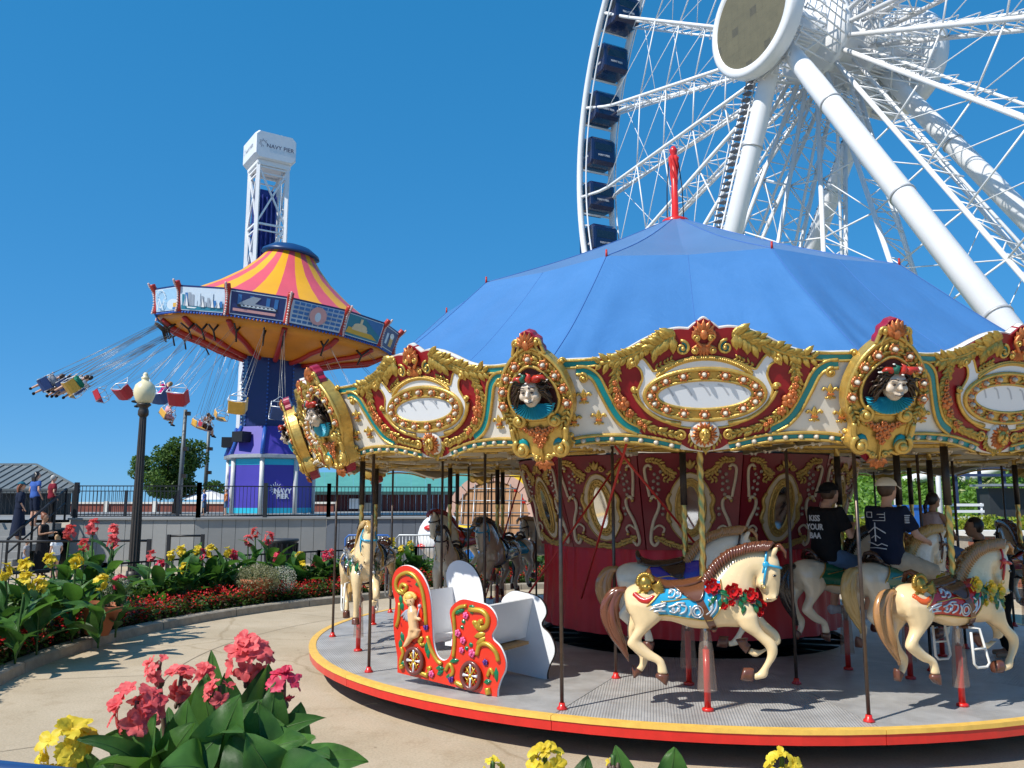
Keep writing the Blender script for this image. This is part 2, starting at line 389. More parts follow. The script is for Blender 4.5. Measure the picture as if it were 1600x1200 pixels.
# ---- canopy: apex, knee ring with poles, eave
canopy_m = mat('blue_canvas', (0.058, 0.185, 0.42), 0.5, 0, 0.06, 1.2, 0.08, 30, spec=0.35)
def WRK(m):
    if m.get('wrk'): return m
    m['wrk'] = 1; t = m.node_tree; N = t.nodes; L = t.links; b = N['Principled BSDF']; tc = N.new('ShaderNodeTexCoord'); nz = N.new('ShaderNodeTexNoise'); nz.inputs['Scale'].default_value = 1.6; nz.inputs['Detail'].default_value = 4; nz.inputs['Distortion'].default_value = 1.5
    bp = N.new('ShaderNodeBump'); bp.inputs['Strength'].default_value = .12; bp.inputs['Distance'].default_value = .12; L.new(tc.outputs['Object'], nz.inputs['Vector']); L.new(nz.outputs['Fac'], bp.inputs['Height'])
    for l in list(L):
        if l.to_socket == b.inputs['Normal']: L.new(l.from_socket, bp.inputs['Normal'])
    L.new(bp.outputs['Normal'], b.inputs['Normal']); return m
def eave_z(a):   # eave dips between the corners
    return 3.12
def canopy_pt(a, t):
    d = (a - A0) % 30; f = abs(d - 15)/15.0   # 1 at corner
    kr = 3.3*cos(rad(15))/cos(rad(d-15)); er = 5.14*cos(rad(15))/cos(rad(d-15))
    if t <= 1: r = 0.12 + (kr-0.12)*t; z = 6.1 - (6.1-4.66)*t - 0.10*sin(pi*t)*(1.2-0.6*f) - 0.03*(1-f)*t
    else:
        q = t-1; r = kr + (er-kr)*q; z = 4.66 - (4.66-3.1)*q - 0.03*(1-f) - 0.10*sin(pi*q)*(1.25 - 0.7*f) 
        wr = 0.012*sin(a*0.9 + q*3)*sin(pi*q)*f + 0.018*noise.noise(Vector((a*0.22, q*2.2, 3)))*sin(pi*min(1, q*1.0+0.02))
        z += wr
        u_ = d if d < 15 else d - 30
        z += 0.022*math.exp(-(u_/5.5)**2)*(q**3)*sin(u_*2.1 + 1.0) + 0.016*noise.noise(Vector((a*0.75, q*1.1, 7)))*(q**1.5)*(1-q*.5) + 0.008*noise.noise(Vector((a*1.9, q*1.6, 2)))*q
        z += 0.02*math.exp(-((q-1)**2)/0.05)*sin(a*1.3)*noise.noise(Vector((a*0.1, 0, 0)))
    return Vector((r*cos(rad(a)), r*sin(rad(a)), z))
for nm, t0, t1, nt_ in (('canopy_crown', 0.0, 1.0, 14), ('canopy_skirt', 1.0, 2.0, 22)):
    canopy_m = mat('faded_blue_canvas', (0.1, 0.2, 0.38), 0.5, 0, 0.06, 1.2, 0.08, 30, spec=0.35, dirt=.1) if t0 < .5 else WRK(mat('blue_canvas', (1, 1, 1)))
    mb = MB(); NA = 720; V = []; F = []
    for j in range(nt_+1):
        for i in range(NA): V.append(canopy_pt(A0 + 360*i/NA, t0 + (t1-t0)*j/nt_))
    for j in range(nt_):
        for i in range(NA): F.append((j*NA+i, (j+1)*NA+i, (j+1)*NA+(i+1) % NA, j*NA+(i+1) % NA))
    mb.add(V, F); o = mb.build(nm, canopy_m, CAR)
seam_m = mat('canvas_seam', (0.06, 0.16, 0.45), 0.6, 0, 0.05)
for k in range(12):
    a = A0 + 30*k
    mb = MB(); mb.tube([canopy_pt(a, 1 + j/16) + Vector((0,0,0.004)) for j in range(17)], 0.003, 5); mb.build('canopy_seam', seam_m, CAR)
    mb = MB(); mb.tube([canopy_pt(a, j/8) + Vector((0,0,0.002)) for j in range(9)], 0.006, 5); mb.build('canopy_seam', seam_m, CAR)
    mb = MB(); mb.tube([canopy_pt(a + 15, 1 + j/16) + Vector((0,0,0.001)) for j in range(17)], 0.002, 4); mb.build('canopy_seam', seam_m, CAR)
    p = canopy_pt(a, 1.0); mb = MB(); mb.tube([p + Vector((0,0,-0.02)), p + Vector((0,0,0.07))], [0.015, 0.011], 6); mb.build('ridge_peg', REDD, CAR)
# flagpole with a furled flag
mb = MB(); mb.lathe([(0.0, 6.02), (0.19, 6.02), (0.19, 6.1), (0.13, 6.13), (0.05, 6.16), (0.045, 7.05), (0.04, 7.1), (0.055, 7.14), (0.06, 7.18), (0.03, 7.23), (0.0, 7.25)], 16); mb.build('flagpole', REDP, CAR)
FLAG = mat('furled_flag', (0.6, 0.02, 0.02), 0.8, 0, 0.3, 8)
mb = MB()
for k in range(5):
    g = k*1.26; P = [(0.042*cos(g+q*0.35)*(1.3 - 0.6*q/9) , 0.042*sin(g+q*0.35)*(1.3-0.6*q/9), 7.08 - q*0.062) for q in range(10)]
    mb.tube(P, [0.026 - 0.0016*q for q in range(10)], 7)
mb.build('furled_flag', FLAG, CAR)
mb = MB()
for s_ in (-1, 1): mb.tube([(s_*0.07, 0.02, 7.0), (s_*0.11, 0, 6.6), (s_*0.12, 0.0, 6.15)], 0.008, 5)
mb.build('halyard', DARK, CAR)

# ---- carved ornaments, drawn in the x-z plane, outward = -y
def tube2(mb, P, r, y=-0.02, n=7, flat=1.0, taper=None, mi=0):
    P3 = [(p[0], y, p[1]) for p in P]
    rr = r if taper is None else [r*(taper[0] + (taper[1]-taper[0])*i/(len(P)-1)) for i in range(len(P))]
    mb.tube(P3, rr, n, mi=mi)
def c2(P, k=5, closed=False): return [(p.x, p.y) for p in cat([Vector((q[0], q[1], 0)) for q in P], k, closed)]
def leaf2(mb, x, z, ln, wd, ang, y=-0.02, lift=0.02, mi=0):
    d = Vector((cos(ang), 0, sin(ang))); s_ = Vector((-sin(ang), 0, cos(ang))); o = Vector((x, y, z)); up = Vector((0, -1, 0))
    V = []; 
    for t, w_, h in ((0, 0.25, 0.3), (0.35, 1.0, 1.0), (0.7, 0.75, 1.1), (1.0, 0.04, 0.35)):
        c = o + d*ln*t
        V += [c + s_*wd*w_*0.5, c + s_*wd*w_*0.2 + up*lift*h*0.8, c + up*lift*h*0.55, c - s_*wd*w_*0.2 + up*lift*h*0.8, c - s_*wd*w_*0.5]
    F = [(r*5+c_, r*5+c_+1, (r+1)*5+c_+1, (r+1)*5+c_) for r in range(3) for c_ in range(4)]
    mb.add(V, F, mi)
def leafrun(mb, P, n, ln, wd, y=-0.02, lift=0.03, seed=1, spread=0.7, core=None):
    rg = random.Random(seed); Q = c2(P, 8); m = len(Q)
    for i in range(n):
        q = i/(n-1)*(m-2); j = int(q); f = q-j; x = Q[j][0]*(1-f)+Q[j+1][0]*f; z = Q[j][1]*(1-f)+Q[j+1][1]*f
        an = atan2(Q[j+1][1]-Q[j][1], Q[j+1][0]-Q[j][0])
        for s_ in (-1, 1): leaf2(mb, x, z, ln*rg.uniform(0.8, 1.2), wd*rg.uniform(0.8, 1.15), an + s_*spread*rg.uniform(0.7, 1.3), y, lift)
    if core: tube2(mb, Q, core, y)
def flower2(mb, x, z, r, y=-0.03, n=5, lift=0.02, a0=0.0):
    for k in range(n): 
        g = a0 + 2*pi*k/n; mb.ball((x + r*0.55*cos(g), y, z + r*0.55*sin(g)), r*0.5, 6, sc=(1, 0.55, 1))
    mb.ball((x, y - lift*0.6, z), r*0.32, 6)
def scroll2(mb, x, z, r, a0, dirn, tub, y=-0.03, turns=1.35):
    P = spiral(x, z, r, turns, a0, dirn, 20); tube2(mb, P, tub, y, taper=(1, 0.75)); mb.ball((P[-1][0], y-0.008, P[-1][1]), tub*1.5, 8)
def ellipse(cx, cz, a, b, n=40, g0=0, g1=2*pi): return [(cx + a*cos(g0 + (g1-g0)*i/n), cz + b*sin(g0 + (g1-g0)*i/n)) for i in range(n+1 if abs(g1-g0) < 6.28 else n)]
def mir(P): return [(-x, z) for x, z in P]
U = lambda X, Y: ((X-875)/716.0, (910-Y)/716.0)
UU = lambda *L_: [U(*p) for p in L_]
LOOP = lambda mb, P, r, y, n=7: mb.tube([(p[0], y, p[1]) for p in P], r, n, closed=True)

# bulb rosettes (shared mesh)
mb = MB()
mb.lathe([(0.04, 0), (0.042, 0.012), (0.03, 0.018), (0.026, 0.012)], 10, M=Matrix.Rotation(pi/2, 3, 'X'))
for k in range(6): mb.ball((0.034*cos(k*pi/3), -0.012, 0.034*sin(k*pi/3)), 0.015, 5, sc=(1, .7, 1))
ROS = mb.mesh('rosette', BRONZE)
mb = MB(); mb.lathe([(0.02, 0.0), (0.021, 0.012), (0.017, 0.02), (0.0185, 0.026), (0.011, 0.036), (0.0, 0.041)], 10, M=Matrix.Rotation(pi/2, 3, 'X')); BLB = mb.mesh('bulb', BULB)
mb = MB(); mb.lathe([(0.022, 0.0), (0.024, 0.008), (0.018, 0.014), (0.02, 0.02), (0.013, 0.03), (0.0, 0.036)], 10, M=Matrix.Rotation(pi/2, 3, 'X')); BLB2 = mb.mesh('bulb', BULB)
# fleur-de-lis (shared mesh)
mb = MB()
leaf2(mb, 0, -0.02, 0.085, 0.045, pi/2, -0.004, 0.022)
for s_ in (-1, 1):
    tube2(mb, c2([(0, -0.02), (s_*0.022, 0.012), (s_*0.045, 0.028), (s_*0.06, 0.01)], 4), 0.0115, -0.01, 6, taper=(0.7, 1.15))
    tube2(mb, c2([(0, -0.025), (s_*0.02, -0.05), (s_*0.04, -0.05)], 4), 0.009, -0.008, 6)
leaf2(mb, 0, -0.02, 0.05, 0.03, -pi/2, -0.004, 0.016)
FDL = mb.mesh('fleur_de_lis', GOLD)
mb = MB(); mb.box((0, -0.012, -0.02), (0.05, 0.024, 0.014)); FDLB = mb.mesh('fleur_band', BRONZE)

# ---- rounding board (one flat board per 30 degrees) with all its carvings, one list of (name, mesh, local offset)
topc = UU((-90, 345), (90, 335), (270, 330), (400, 298), (520, 235), (620, 190), (720, 168), (790, 172))
crest = UU((815, 150), (840, 135), (855, 120), (870, 112))
botc = UU((-90, 850), (70, 862), (160, 832), (330, 826), (500, 838), (620, 866), (720, 892), (800, 903), (875, 915))
half_top = c2(topc, 4) + c2(crest, 2); half_bot = c2(botc, 4)
outline = half_bot[:-1] + mir(half_bot[::-1])
outline = half_bot + mir(half_bot[::-1])[1:] + mir(half_top) + half_top[::-1]
outline = [p for i, p in enumerate(outline) if i == 0 or (abs(p[0]-outline[i-1][0]) + abs(p[1]-outline[i-1][1])) > 1e-4]
mb = MB(); mb.prism(outline, 0.0, 0.05); me_board = mb.mesh('rounding_board', [CREAM]); recalc(me_board)
bm_ = MB(); bm_.prism(outline, 0.0515, 0.058); me_back = bm_.mesh('board_back', BEIGE); recalc(me_back)
Scurve = c2(UU((140, 400), (200, 408), (255, 450), (300, 545), (360, 665), (420, 735), (500, 778)), 6)
def offs(P, d):
    out = []
    for i in range(len(P)):
        a = P[max(0, i-1)]; b = P[min(len(P)-1, i+1)]; t = Vector((b[0]-a[0], b[1]-a[1])); t.normalize(); out.append((P[i][0] - t.y*d, P[i][1] + t.x*d))
    return out
LP = []      # board pieces
# maroon field
low = c2(UU((500, 790), (560, 815), (640, 835), (720, 850), (790, 890), (875, 905)), 4)
fld = [p for p in Scurve] + low[1:]
tl = [(p[0], p[1]-0.012) for p in half_top if p[0] > U(235, 0)[0]]
poly = fld + mir(fld[::-1])[1:] + mir(tl) + tl[::-1]
poly = [p for i, p in enumerate(poly) if i == 0 or (abs(p[0]-poly[i-1][0]) + abs(p[1]-poly[i-1][1])) > 1e-4]
mb = MB(); mb.prism(poly, -0.008, 0.001); me = mb.mesh('maroon_field', MAROON); recalc(me); LP.append(('maroon_field', me))
def strip2(mb, P, wd, y):
    A = offs(P, wd/2); B = offs(P, -wd/2); V = []
    for a, b in zip(A, B): V += [(a[0], y, a[1]), (b[0], y, b[1])]
    mb.add(V, [(2*i, 2*i+1, 2*i+3, 2*i+2) for i in range(len(P)-1)], 0, False)
topband = c2(UU((40, 362), (150, 362), (270, 352)), 5)
botband = c2(UU((110, 840), (200, 826), (330, 820), (500, 828), (620, 850), (735, 878)), 6)
for sg in (0, 1):
    mb = MB()
    f_ = mir if sg else (lambda p: p)
    sp = spiral(*U(753, 285), 0.052, 1.0, pi/2, -1, 16, 0.3)
    for P, wd_, y_ in ((Scurve, 0.058, -0.016), (topband, 0.05, -0.012), (botband, 0.045, -0.012), (sp, 0.03, -0.02)):
        mb = MB(); strip2(mb, f_(P), wd_, y_); me = mb.mesh('teal_band', TEAL); recalc(me); LP.append(('teal_band', me))
    for P, r_, y_ in ((offs(Scurve, .034), .0135, -.016), (offs(Scurve, -.034), .0135, -.016), (offs(topband, .03), .011, -.012), (offs(topband, -.03), .011, -.012), (offs(botband, .031), .015, -.016), (offs(botband, -.03), .013, -.014), ([(p[0], p[1]-0.008) for p in half_top if p[0] < U(280, 0)[0]], .012, -.008)):
        mb = MB(); tube2(mb, f_(P), r_, y_); LP.append(('gold_moulding', mb.mesh('gold_moulding', GOLD)))
    for (X, Y, r, a_, dr) in ((178, 448, 0.042, pi*0.6, -1), (90, 850, 0.035, 0.3, 1), (95, 795, 0.025, -pi/2, -1), (60, 340, 0.028, 0, 1), (752, 285, 0.064, pi*0.55, -1), (738, 805, 0.045, pi*0.7, -1)):
        x, z = U(X, Y)
        if sg: x = -x; a_ = pi - a_; dr = -dr
        mb = MB(); scroll2(mb, x, z, r, a_, dr, 0.0125, -0.024); LP.append(('gold_scroll', mb.mesh('gold_scroll', GOLD)))
    # long gilt brackets of the cartouche
    mb = MB(); P = c2(UU((470, 545), (500, 600), (560, 665), (640, 712), (740, 735)), 5); tube2(mb, f_(P), 0.024, -0.022, taper=(0.6, 0.9)); scroll2(mb, *(f_([U(475, 520)])[0]), 0.028, 0, 1 if sg else -1, 0.013, -0.03)
    LP.append(('gilt_bracket', mb.mesh('gilt_bracket', GOLD)))
    mb = MB()
    mb = MB(); leafrun(mb, f_([(p[0], p[1]) for p in UU((715, 200), (650, 222), (570, 262), (480, 312), (390, 342), (275, 362))]), 15, 0.1, 0.06, -0.014, 0.035, 3, 0.75, 0.02); LP.append(('leaf_garland', mb.mesh('leaf_garland', GOLDL)))
    mb = MB(); leafrun(mb, f_(UU((700, 215), (650, 240), (600, 275))), 5, 0.12, 0.075, -0.03, 0.04, 5, 0.9); LP.append(('leaf_garland', mb.mesh('leaf_garland', GOLDL)))
    mb = MB(); leafrun(mb, f_(UU((378, 365), (370, 430), (362, 520), (395, 610), (470, 700), (580, 765), (705, 800))), 26, 0.075, 0.038, -0.012, 0.03, 7, 0.65, 0.012); LP.append(('leaf_garland', mb.mesh('leaf_garland', GOLDL)))
    mb = MB(); leafrun(mb, f_(UU((600, 400), (650, 370), (690, 352))), 5, 0.045, 0.022, -0.012, 0.02, 8); LP.append(('leaf_garland', mb.mesh('leaf_garland', GOLDL)))
    mb = MB(); leafrun(mb, f_(UU((795, 790), (815, 850), (870, 885))), 6, 0.06, 0.03, -0.014, 0.025, 9); LP.append(('leaf_garland', mb.mesh('leaf_garland', GOLDL)))
    for (X, Y, r) in ((372, 520, 0.03), (385, 560, 0.034), (405, 605, 0.06), (375, 585, 0.03), (445, 665, 0.04), (505, 725, 0.026), (530, 745, 0.022), (365, 480, 0.024)): mb = MB(); flower2(mb, *f_([U(X, Y)])[0], r, -0.035); LP.append(('carved_flower', mb.mesh('carved_flower', BRONZE)))
# cartouche: white shield, horns, gilt oval, plate
cx0, cz0 = U(875, 560)
hc = c2([(0, -.285), (.2, -.268), (.37, -.195), (.49, -.085), (.532, .02), (.512, .085), (.49, .145), (.5, .205), (.53, .245), (.565, .25), (.592, .225)], 3) + c2([(.6, .29), (.545, .33), (.475, .305), (.425, .235), (.385, .2), (.25, .265), (0, .295)], 3)
hc = [(x, cz0 + z) for x, z in hc]; ov = hc + mir(hc[::-1])[1:-1]
mb = MB(); mb.prism(ov, -0.02, 0.0, inset=0.004); me = mb.mesh('cartouche', WHITE); recalc(me); LP.append(('cartouche', me))
mb = MB(); LOOP(mb, ov, 0.011, -0.018); LP.append(('cartouche_trim', mb.mesh('cartouche_trim', GOLD)))
mb = MB(); LOOP(mb, ellipse(cx0, cz0, 0.475, 0.212, 48), 0.019, -0.03); LOOP(mb, ellipse(cx0, cz0, 0.378, 0.122, 48), 0.013, -0.03)
for s_ in (-1, 1): scroll2(mb, s_*0.563, cz0 + 0.275, 0.036, pi/2, -s_, 0.013, -0.032)
V = ellipse(cx0, cz0, 0.475, 0.212, 48); V2 = ellipse(cx0, cz0, 0.378, 0.122, 48)
mb.add([(p[0], -0.026, p[1]) for p in V] + [(p[0], -0.026, p[1]) for p in V2], [(i, (i+1) % 48, 48 + (i+1) % 48, 48 + i) for i in range(48)])
arch = [(x, z) for x, z in ellipse(cx0, cz0 - 0.06, 0.47, 0.36, 26, rad(38), rad(142))]
tube2(mb, offs(arch, 0.014), 0.009, -0.02); tube2(mb, offs(arch, -0.014), 0.009, -0.02)
for p in c2(arch, 2): mb.ball((p[0], -0.026, p[1]), 0.013, 6)
for s_ in (-1, 1): leafrun(mb, [(s_*0.47*cos(0.0)*0.9, cz0)] + ellipse(cx0, cz0, s_*0.43, 0.168, 20, -pi/2, pi/2)[2:-2], 20, 0.055, 0.024, -0.03, 0.018, 4, 0.5)
me = mb.mesh('oval_frame', GOLD); recalc(me); LP.append(('oval_frame', me))
mb = MB(); mb.prism(ellipse(cx0, cz0, 0.372, 0.117, 48), -0.03, -0.01); me = mb.mesh('oval_plate', mat('white_plate', (0.82, 0.84, 0.87), 0.22, 0, 0.02, 2, coat=0.5)); recalc(me); LP.append(('oval_plate', me))
for k in range(5):
    mb = MB(); x = -0.3 + 0.145*k; P = c2([(x-0.03, cz0+0.09 - abs(x)*0.05), (x + 0.01, cz0+0.065), (x+0.055, cz0 - 0.005)], 4); strip2(mb, P, 0.014, -0.0315); me = mb.mesh('painted_stroke', mat('plate_print', (0.5, 0.52, 0.56), 0.3, 0, 0)); recalc(me); LP.append(('painted_stroke', me))
# crest
mb = MB(); x, z = U(875, 215)
for k in range(7):
    g = rad(20 + 23.3*k); leaf2(mb, x, z + 0.0, 0.10 + 0.03*sin(pi*k/6), 0.055, g, -0.02, 0.045)
for k in range(9):
    g = rad(200 + 17.5*k); leaf2(mb, x, z - 0.07, 0.115, 0.035, g, -0.014, 0.03)
for s_ in (-1, 1): tube2(mb, c2([(s_*0.05, z+0.06), (s_*0.085, z+0.0), (s_*0.05, z-0.05), (s_*0.02, z-0.085)], 4), 0.014, -0.04)
mb.ball((x, -0.05, z+0.01), 0.035, 8, sc=(1, .6, 1.2)); me = mb.mesh('crest', BRONZE); LP.append(('crest', me))
mb = MB(); 
for s_ in (-1, 1): scroll2(mb, s_*0.075, z-0.12, 0.03, pi/2, s_, 0.01, -0.03); 
scroll2(mb, -0.055, z-0.02, 0.03, pi, -1, 0.009, -0.05); scroll2(mb, 0.055, z-0.02, 0.03, 0, 1, 0.009, -0.05)
LP.append(('crest_scroll', mb.mesh('crest_scroll', GOLD)))
mb = MB(); tp = [(-0.1, 1.03)] + [(-0.08 + 0.16*i/12, 1.05 + 0.045*sin(pi*i/12) + 0.01*abs(sin(3*pi*i/12))) for i in range(13)] + [(0.1, 1.035)]
mb.prism(tp, -0.012, 0.06); me = mb.mesh('crest_board', MAROON); recalc(me); LP.append(('crest_board', me))
# lion head boss
x, z = U(875, 795); mb = MB(); mb.lathe([(0.118, 0.0), (0.118, 0.03), (0.1, 0.045), (0.0, 0.045)], 24, c=(x, 0, z), M=Matrix.Rotation(pi/2, 3, 'X')); LP.append(('boss_disc', mb.mesh('boss_disc', CREAM)))
mb = MB()
for k in range(18):
    g = 2*pi*k/18; leaf2(mb, x + 0.04*cos(g), z + 0.04*sin(g), 0.062 + 0.012*(k % 2), 0.03, g + 0.25, -0.045, 0.03)
LP.append(('lion_mane', mb.mesh('lion_mane', BRONZE)))
mb = MB(); mb.ball((x, -0.06, z), 0.05, 10, sc=(0.95, 0.75, 1.15)); mb.ball((x, -0.095, z-0.02), 0.024, 8, sc=(1.1, .8, .9)); mb.ball((x, -0.09, z-0.05), 0.018, 8)
for s_ in (-1, 1): mb.ball((x + s_*0.022, -0.088, z+0.022), 0.013, 6); mb.ball((x+s_*0.045, -0.06, z+0.05), 0.016, 6); mb.ball((x+s_*0.02, -0.096, z-0.035), 0.013, 6)
mb.tube([(x, -0.1, z+0.04), (x, -0.115, z-0.01)], [0.01, 0.014], 6)
LP.append(('lion_face', mb.mesh('lion_face', GOLD)))
BP = []      # bulbs: (x, z, with rosette, y)
for k in range(16): g = 2*pi*k/16 + pi/2; BP.append((cx0 + 0.43*cos(g), cz0 + 0.168*sin(g), 1, -0.026))
for (X, Y) in ((165, 832), (250, 823), (335, 822), (420, 825), (505, 832), (595, 846), (685, 866)):
    for s_ in (-1, 1): xx, zz = U(X, Y); BP.append((s_*xx, zz, 0, -0.012))
FP = [(s_*U(X, 0)[0], U(0, Y)[1]) for (X, Y) in ((178, 560), (115, 700), (262, 690)) for s_ in (-1, 1)]
TILT = rad(21)
APB = 4.84       # board apothem at its bottom edge
FRONT = (-159.4, -129.4, -99.4, -69.4, -39.4)
for k in range(12):
    a = A0 + 15 + 30*k
    a = (a + 180) % 360 - 180
    full = any(abs(a - q) < 1 for q in FRONT) or abs(abs(a) - 170.6) < 1
    B = link('rounding_board', me_board, CAR); place(B, APB, a, 2.46, TILT)
    link('board_back', me_back, B)
    for nm, me in LP:
        if full or nm in ('maroon_field', 'gold_moulding', 'leaf_garland', 'crest_board'): link(nm, me, B)
    if full:
        for (x, z, r_, y) in BP:
            o = link('bulb', BLB if r_ else BLB2, B); o.location = (x, y - (0.01 if r_ else 0), z)
            if r_: q = link('rosette', ROS, B); q.location = (x, y, z)
        for (x, z) in FP:
            o = link('fleur_de_lis', FDL, B); o.location = (x, -0.002, z); q = link('fleur_band', FDLB, B); q.location = (x, -0.008, z)

# ---- medallion with a jester head, local x-z plane
J = lambda X, Y: ((X-640)/941.0, (1110-Y)/941.0)
ho = [(0.0, 0.945)] + [J(X, Y) for X, Y in ((520, 262), (420, 360), (340, 500), (300, 640), (305, 740), (345, 830), (392, 885), (392, 960), (378, 1040), (410, 1090), (470, 1105), (530, 1085), (560, 1120))]
ho = c2([(0.0, 0.945), (-0.07, 0.925), (-0.17, 0.86), (-0.27, 0.75), (-0.335, 0.6), (-0.352, 0.48), (-0.33, 0.36), (-0.27, 0.27), (-0.235, 0.2), (-0.255, 0.1), (-0.235, 0.03), (-0.17, 0.005), (-0.11, 0.02), (-0.05, -0.02), (0.0, -0.04)], 3)
ho = [(x*0.9, z) for x, z in ho]
mo = ho + mir(ho[::-1])[1:-1]
MP = []
mb = MB(); mb.prism(mo[::-1], -0.12, 0.01, inset=0.012); me = mb.mesh('medallion', GOLD); recalc(me); ME_MED = me
hole = [(x, 0.55 + (z-0.55)*1.0) for x, z in c2([(0, 0.775), (-0.09, 0.735), (-0.18, 0.63), (-0.21, 0.52), (-0.18, 0.42), (-0.1, 0.36), (0, 0.345), (0.1, 0.36), (0.18, 0.42), (0.21, 0.52), (0.18, 0.63), (0.09, 0.735)], 3, True)]
mb = MB(); mb.prism(hole, -0.136, -0.1); me = mb.mesh('niche', mat('niche_dark', (0.06, 0.006, 0.008), 0.6, 0, 0.2)); recalc(me); MP.append(('niche', me))
mb = MB(); LOOP(mb, [(x*1.06, 0.55 + (z-0.55)*1.05) for x, z in hole], 0.016, -0.14); LOOP(mb, [(x*0.985, 0.46 + (z-0.46)*0.985) for x, z in mo], 0.02, -0.115)
for s_ in (-1, 1):
    scroll2(mb, s_*0.165, 0.33, 0.065, pi*0.5, s_, 0.022, -0.15); scroll2(mb, s_*0.17, 0.085, 0.075, pi*0.35 if s_ > 0 else pi*0.65, -s_, 0.024, -0.145)
    tube2(mb, c2([(s_*0.24, 0.26), (s_*0.235, 0.18), (s_*0.215, 0.14)], 4), 0.022, -0.14); scroll2(mb, s_*0.085, 0.975, 0.04, -pi*0.2 if s_ > 0 else pi*1.2, s_, 0.014, -0.125)
    tube2(mb, c2([(s_*0.11, 0.98), (s_*0.13, 0.92), (s_*0.14, 0.88)], 4), 0.016, -0.12); tube2(mb, c2([(s_*0.07, 0.96), (s_*0.095, 0.9), (s_*0.1, 0.87)], 4), 0.012, -0.125)
    scroll2(mb, s_*0.05, 0.0, 0.03, 0, s_, 0.012, -0.13)
mb.tube([(0, -0.14, 0.16), (0, -0.14, -0.04)], 0.009, 6)
MP.append(('medallion_scroll', mb.mesh('medallion_scroll', GOLD)))
mb = MB()
MBP = [(0.0, 0.845)] + [(s_*x, z) for x, z in ((0.125, 0.79), (0.215, 0.695), (0.268, 0.585), (0.285, 0.46)) for s_ in (-1, 1)]
ring_ = c2([(0.27, 0.4), (0.285, 0.5), (0.255, 0.62), (0.19, 0.73), (0.1, 0.81), (0, 0.845)], 4)
leafrun(mb, ring_, 14, 0.06, 0.03, -0.135, 0.022, 3, 0.6); leafrun(mb, mir(ring_), 14, 0.06, 0.03, -0.135, 0.022, 5, 0.6)
for s_ in (-1, 1): leafrun(mb, [(s_*0.28, 0.4), (s_*0.23, 0.3), (s_*0.13, 0.27)], 6, 0.06, 0.03, -0.14, 0.025, 6)
MP.append(('leaf_wreath', mb.mesh('leaf_wreath', GOLDL)))
mb = MB()
for (x, z, r) in ((0, 0.2, 0.045), (-0.06, 0.23, 0.04), (0.06, 0.23, 0.04), (-0.03, 0.16, 0.035), (0.035, 0.165, 0.035), (-0.115, 0.255, 0.03), (0.115, 0.255, 0.03), (-0.16, 0.27, 0.022), (0.16, 0.27, 0.022), (0, 0.115, 0.03), (0.0, 0.255, 0.03)): mb = MB(); flower2(mb, x, z, r, -0.15); MP.append(('carved_flower', mb.mesh('carved_flower', BRONZE)))
mb = MB()
for k in range(7): leaf2(mb, 0, 0.935, 0.1 + 0.04*sin(pi*k/6), 0.05, rad(35 + 18.3*k), -0.125, 0.05)
mb.ball((0, -0.15, 0.96), 0.035, 8, sc=(1, .7, 1.3)); MP.append(('crest_leaves', mb.mesh('crest_leaves', BRONZE))); mb = MB()
for k in range(5): leaf2(mb, 0, -0.02, 0.1, 0.06, rad(-150 + 30*k), -0.11, 0.05)
for k in range(5): leaf2(mb, 0, -0.09, 0.07, 0.05, rad(30 + 30*k), -0.11, 0.05)
MP.append(('pendant_flower', mb.mesh('pendant_flower', BRONZE)))
mb = MB()
for s_ in (-1, 1): mb.ball((s_*0.165, -0.13, 0.335), 0.045, 8, sc=(1, .4, 1)); mb.ball((s_*0.16, -0.128, 0.1), 0.055, 8, sc=(1, .35, 1.3))
MP.append(('teal_inlay', mb.mesh('teal_inlay', TEAL)))
mb = MB(); tp = c2([(-0.12, 0.86), (-0.128, 0.92), (-0.105, 0.955), (-0.105, 1.0), (-0.07, 1.03), (-0.05, 1.06), (0, 1.08)], 3); mb.prism((tp + mir(tp[::-1])[1:])[::-1], -0.105, -0.02, inset=0.008)
CRIM = mat('finial_crimson', (0.3, 0.008, 0.03), 0.35, 0, 0.12, coat=0.2); me = mb.mesh('finial_board', CRIM); recalc(me); MP.append(('finial_board', me)); mb = MB()
pd = [(-0.085, 0.02), (-0.075, -0.05), (-0.03, -0.09), (0.03, -0.09), (0.075, -0.05), (0.085, 0.02)]; mb.prism(pd, -0.09, 0.02)
me = mb.mesh('pendant_board', CRIM); recalc(me); MP.append(('pendant_board', me))
# ruff
mb = MB(); nR = 19; V = []; F = []
for i in range(nR*2+1):
    g = rad(188 + 164*i/(nR*2)); o_ = 0.0 if i % 2 else 0.03
    V += [(0.05*cos(g), -0.2 - o_*.5, 0.49 + 0.02*sin(g)), (0.185*cos(g), -0.185 - o_, 0.505 + 0.15*sin(g)), (0.196*cos(g), -0.155 - o_, 0.505 + 0.162*sin(g))]
for i in range(nR*2): F += [(3*i, 3*i+1, 3*i+4, 3*i+3), (3*i+1, 3*i+2, 3*i+5, 3*i+4)]
mb.add(V, F, 0, False); MP.append(('ruff', mb.mesh('ruff', mat('ruff_blue', (0.03, 0.36, 0.48), 0.45, 0, 0.15))))
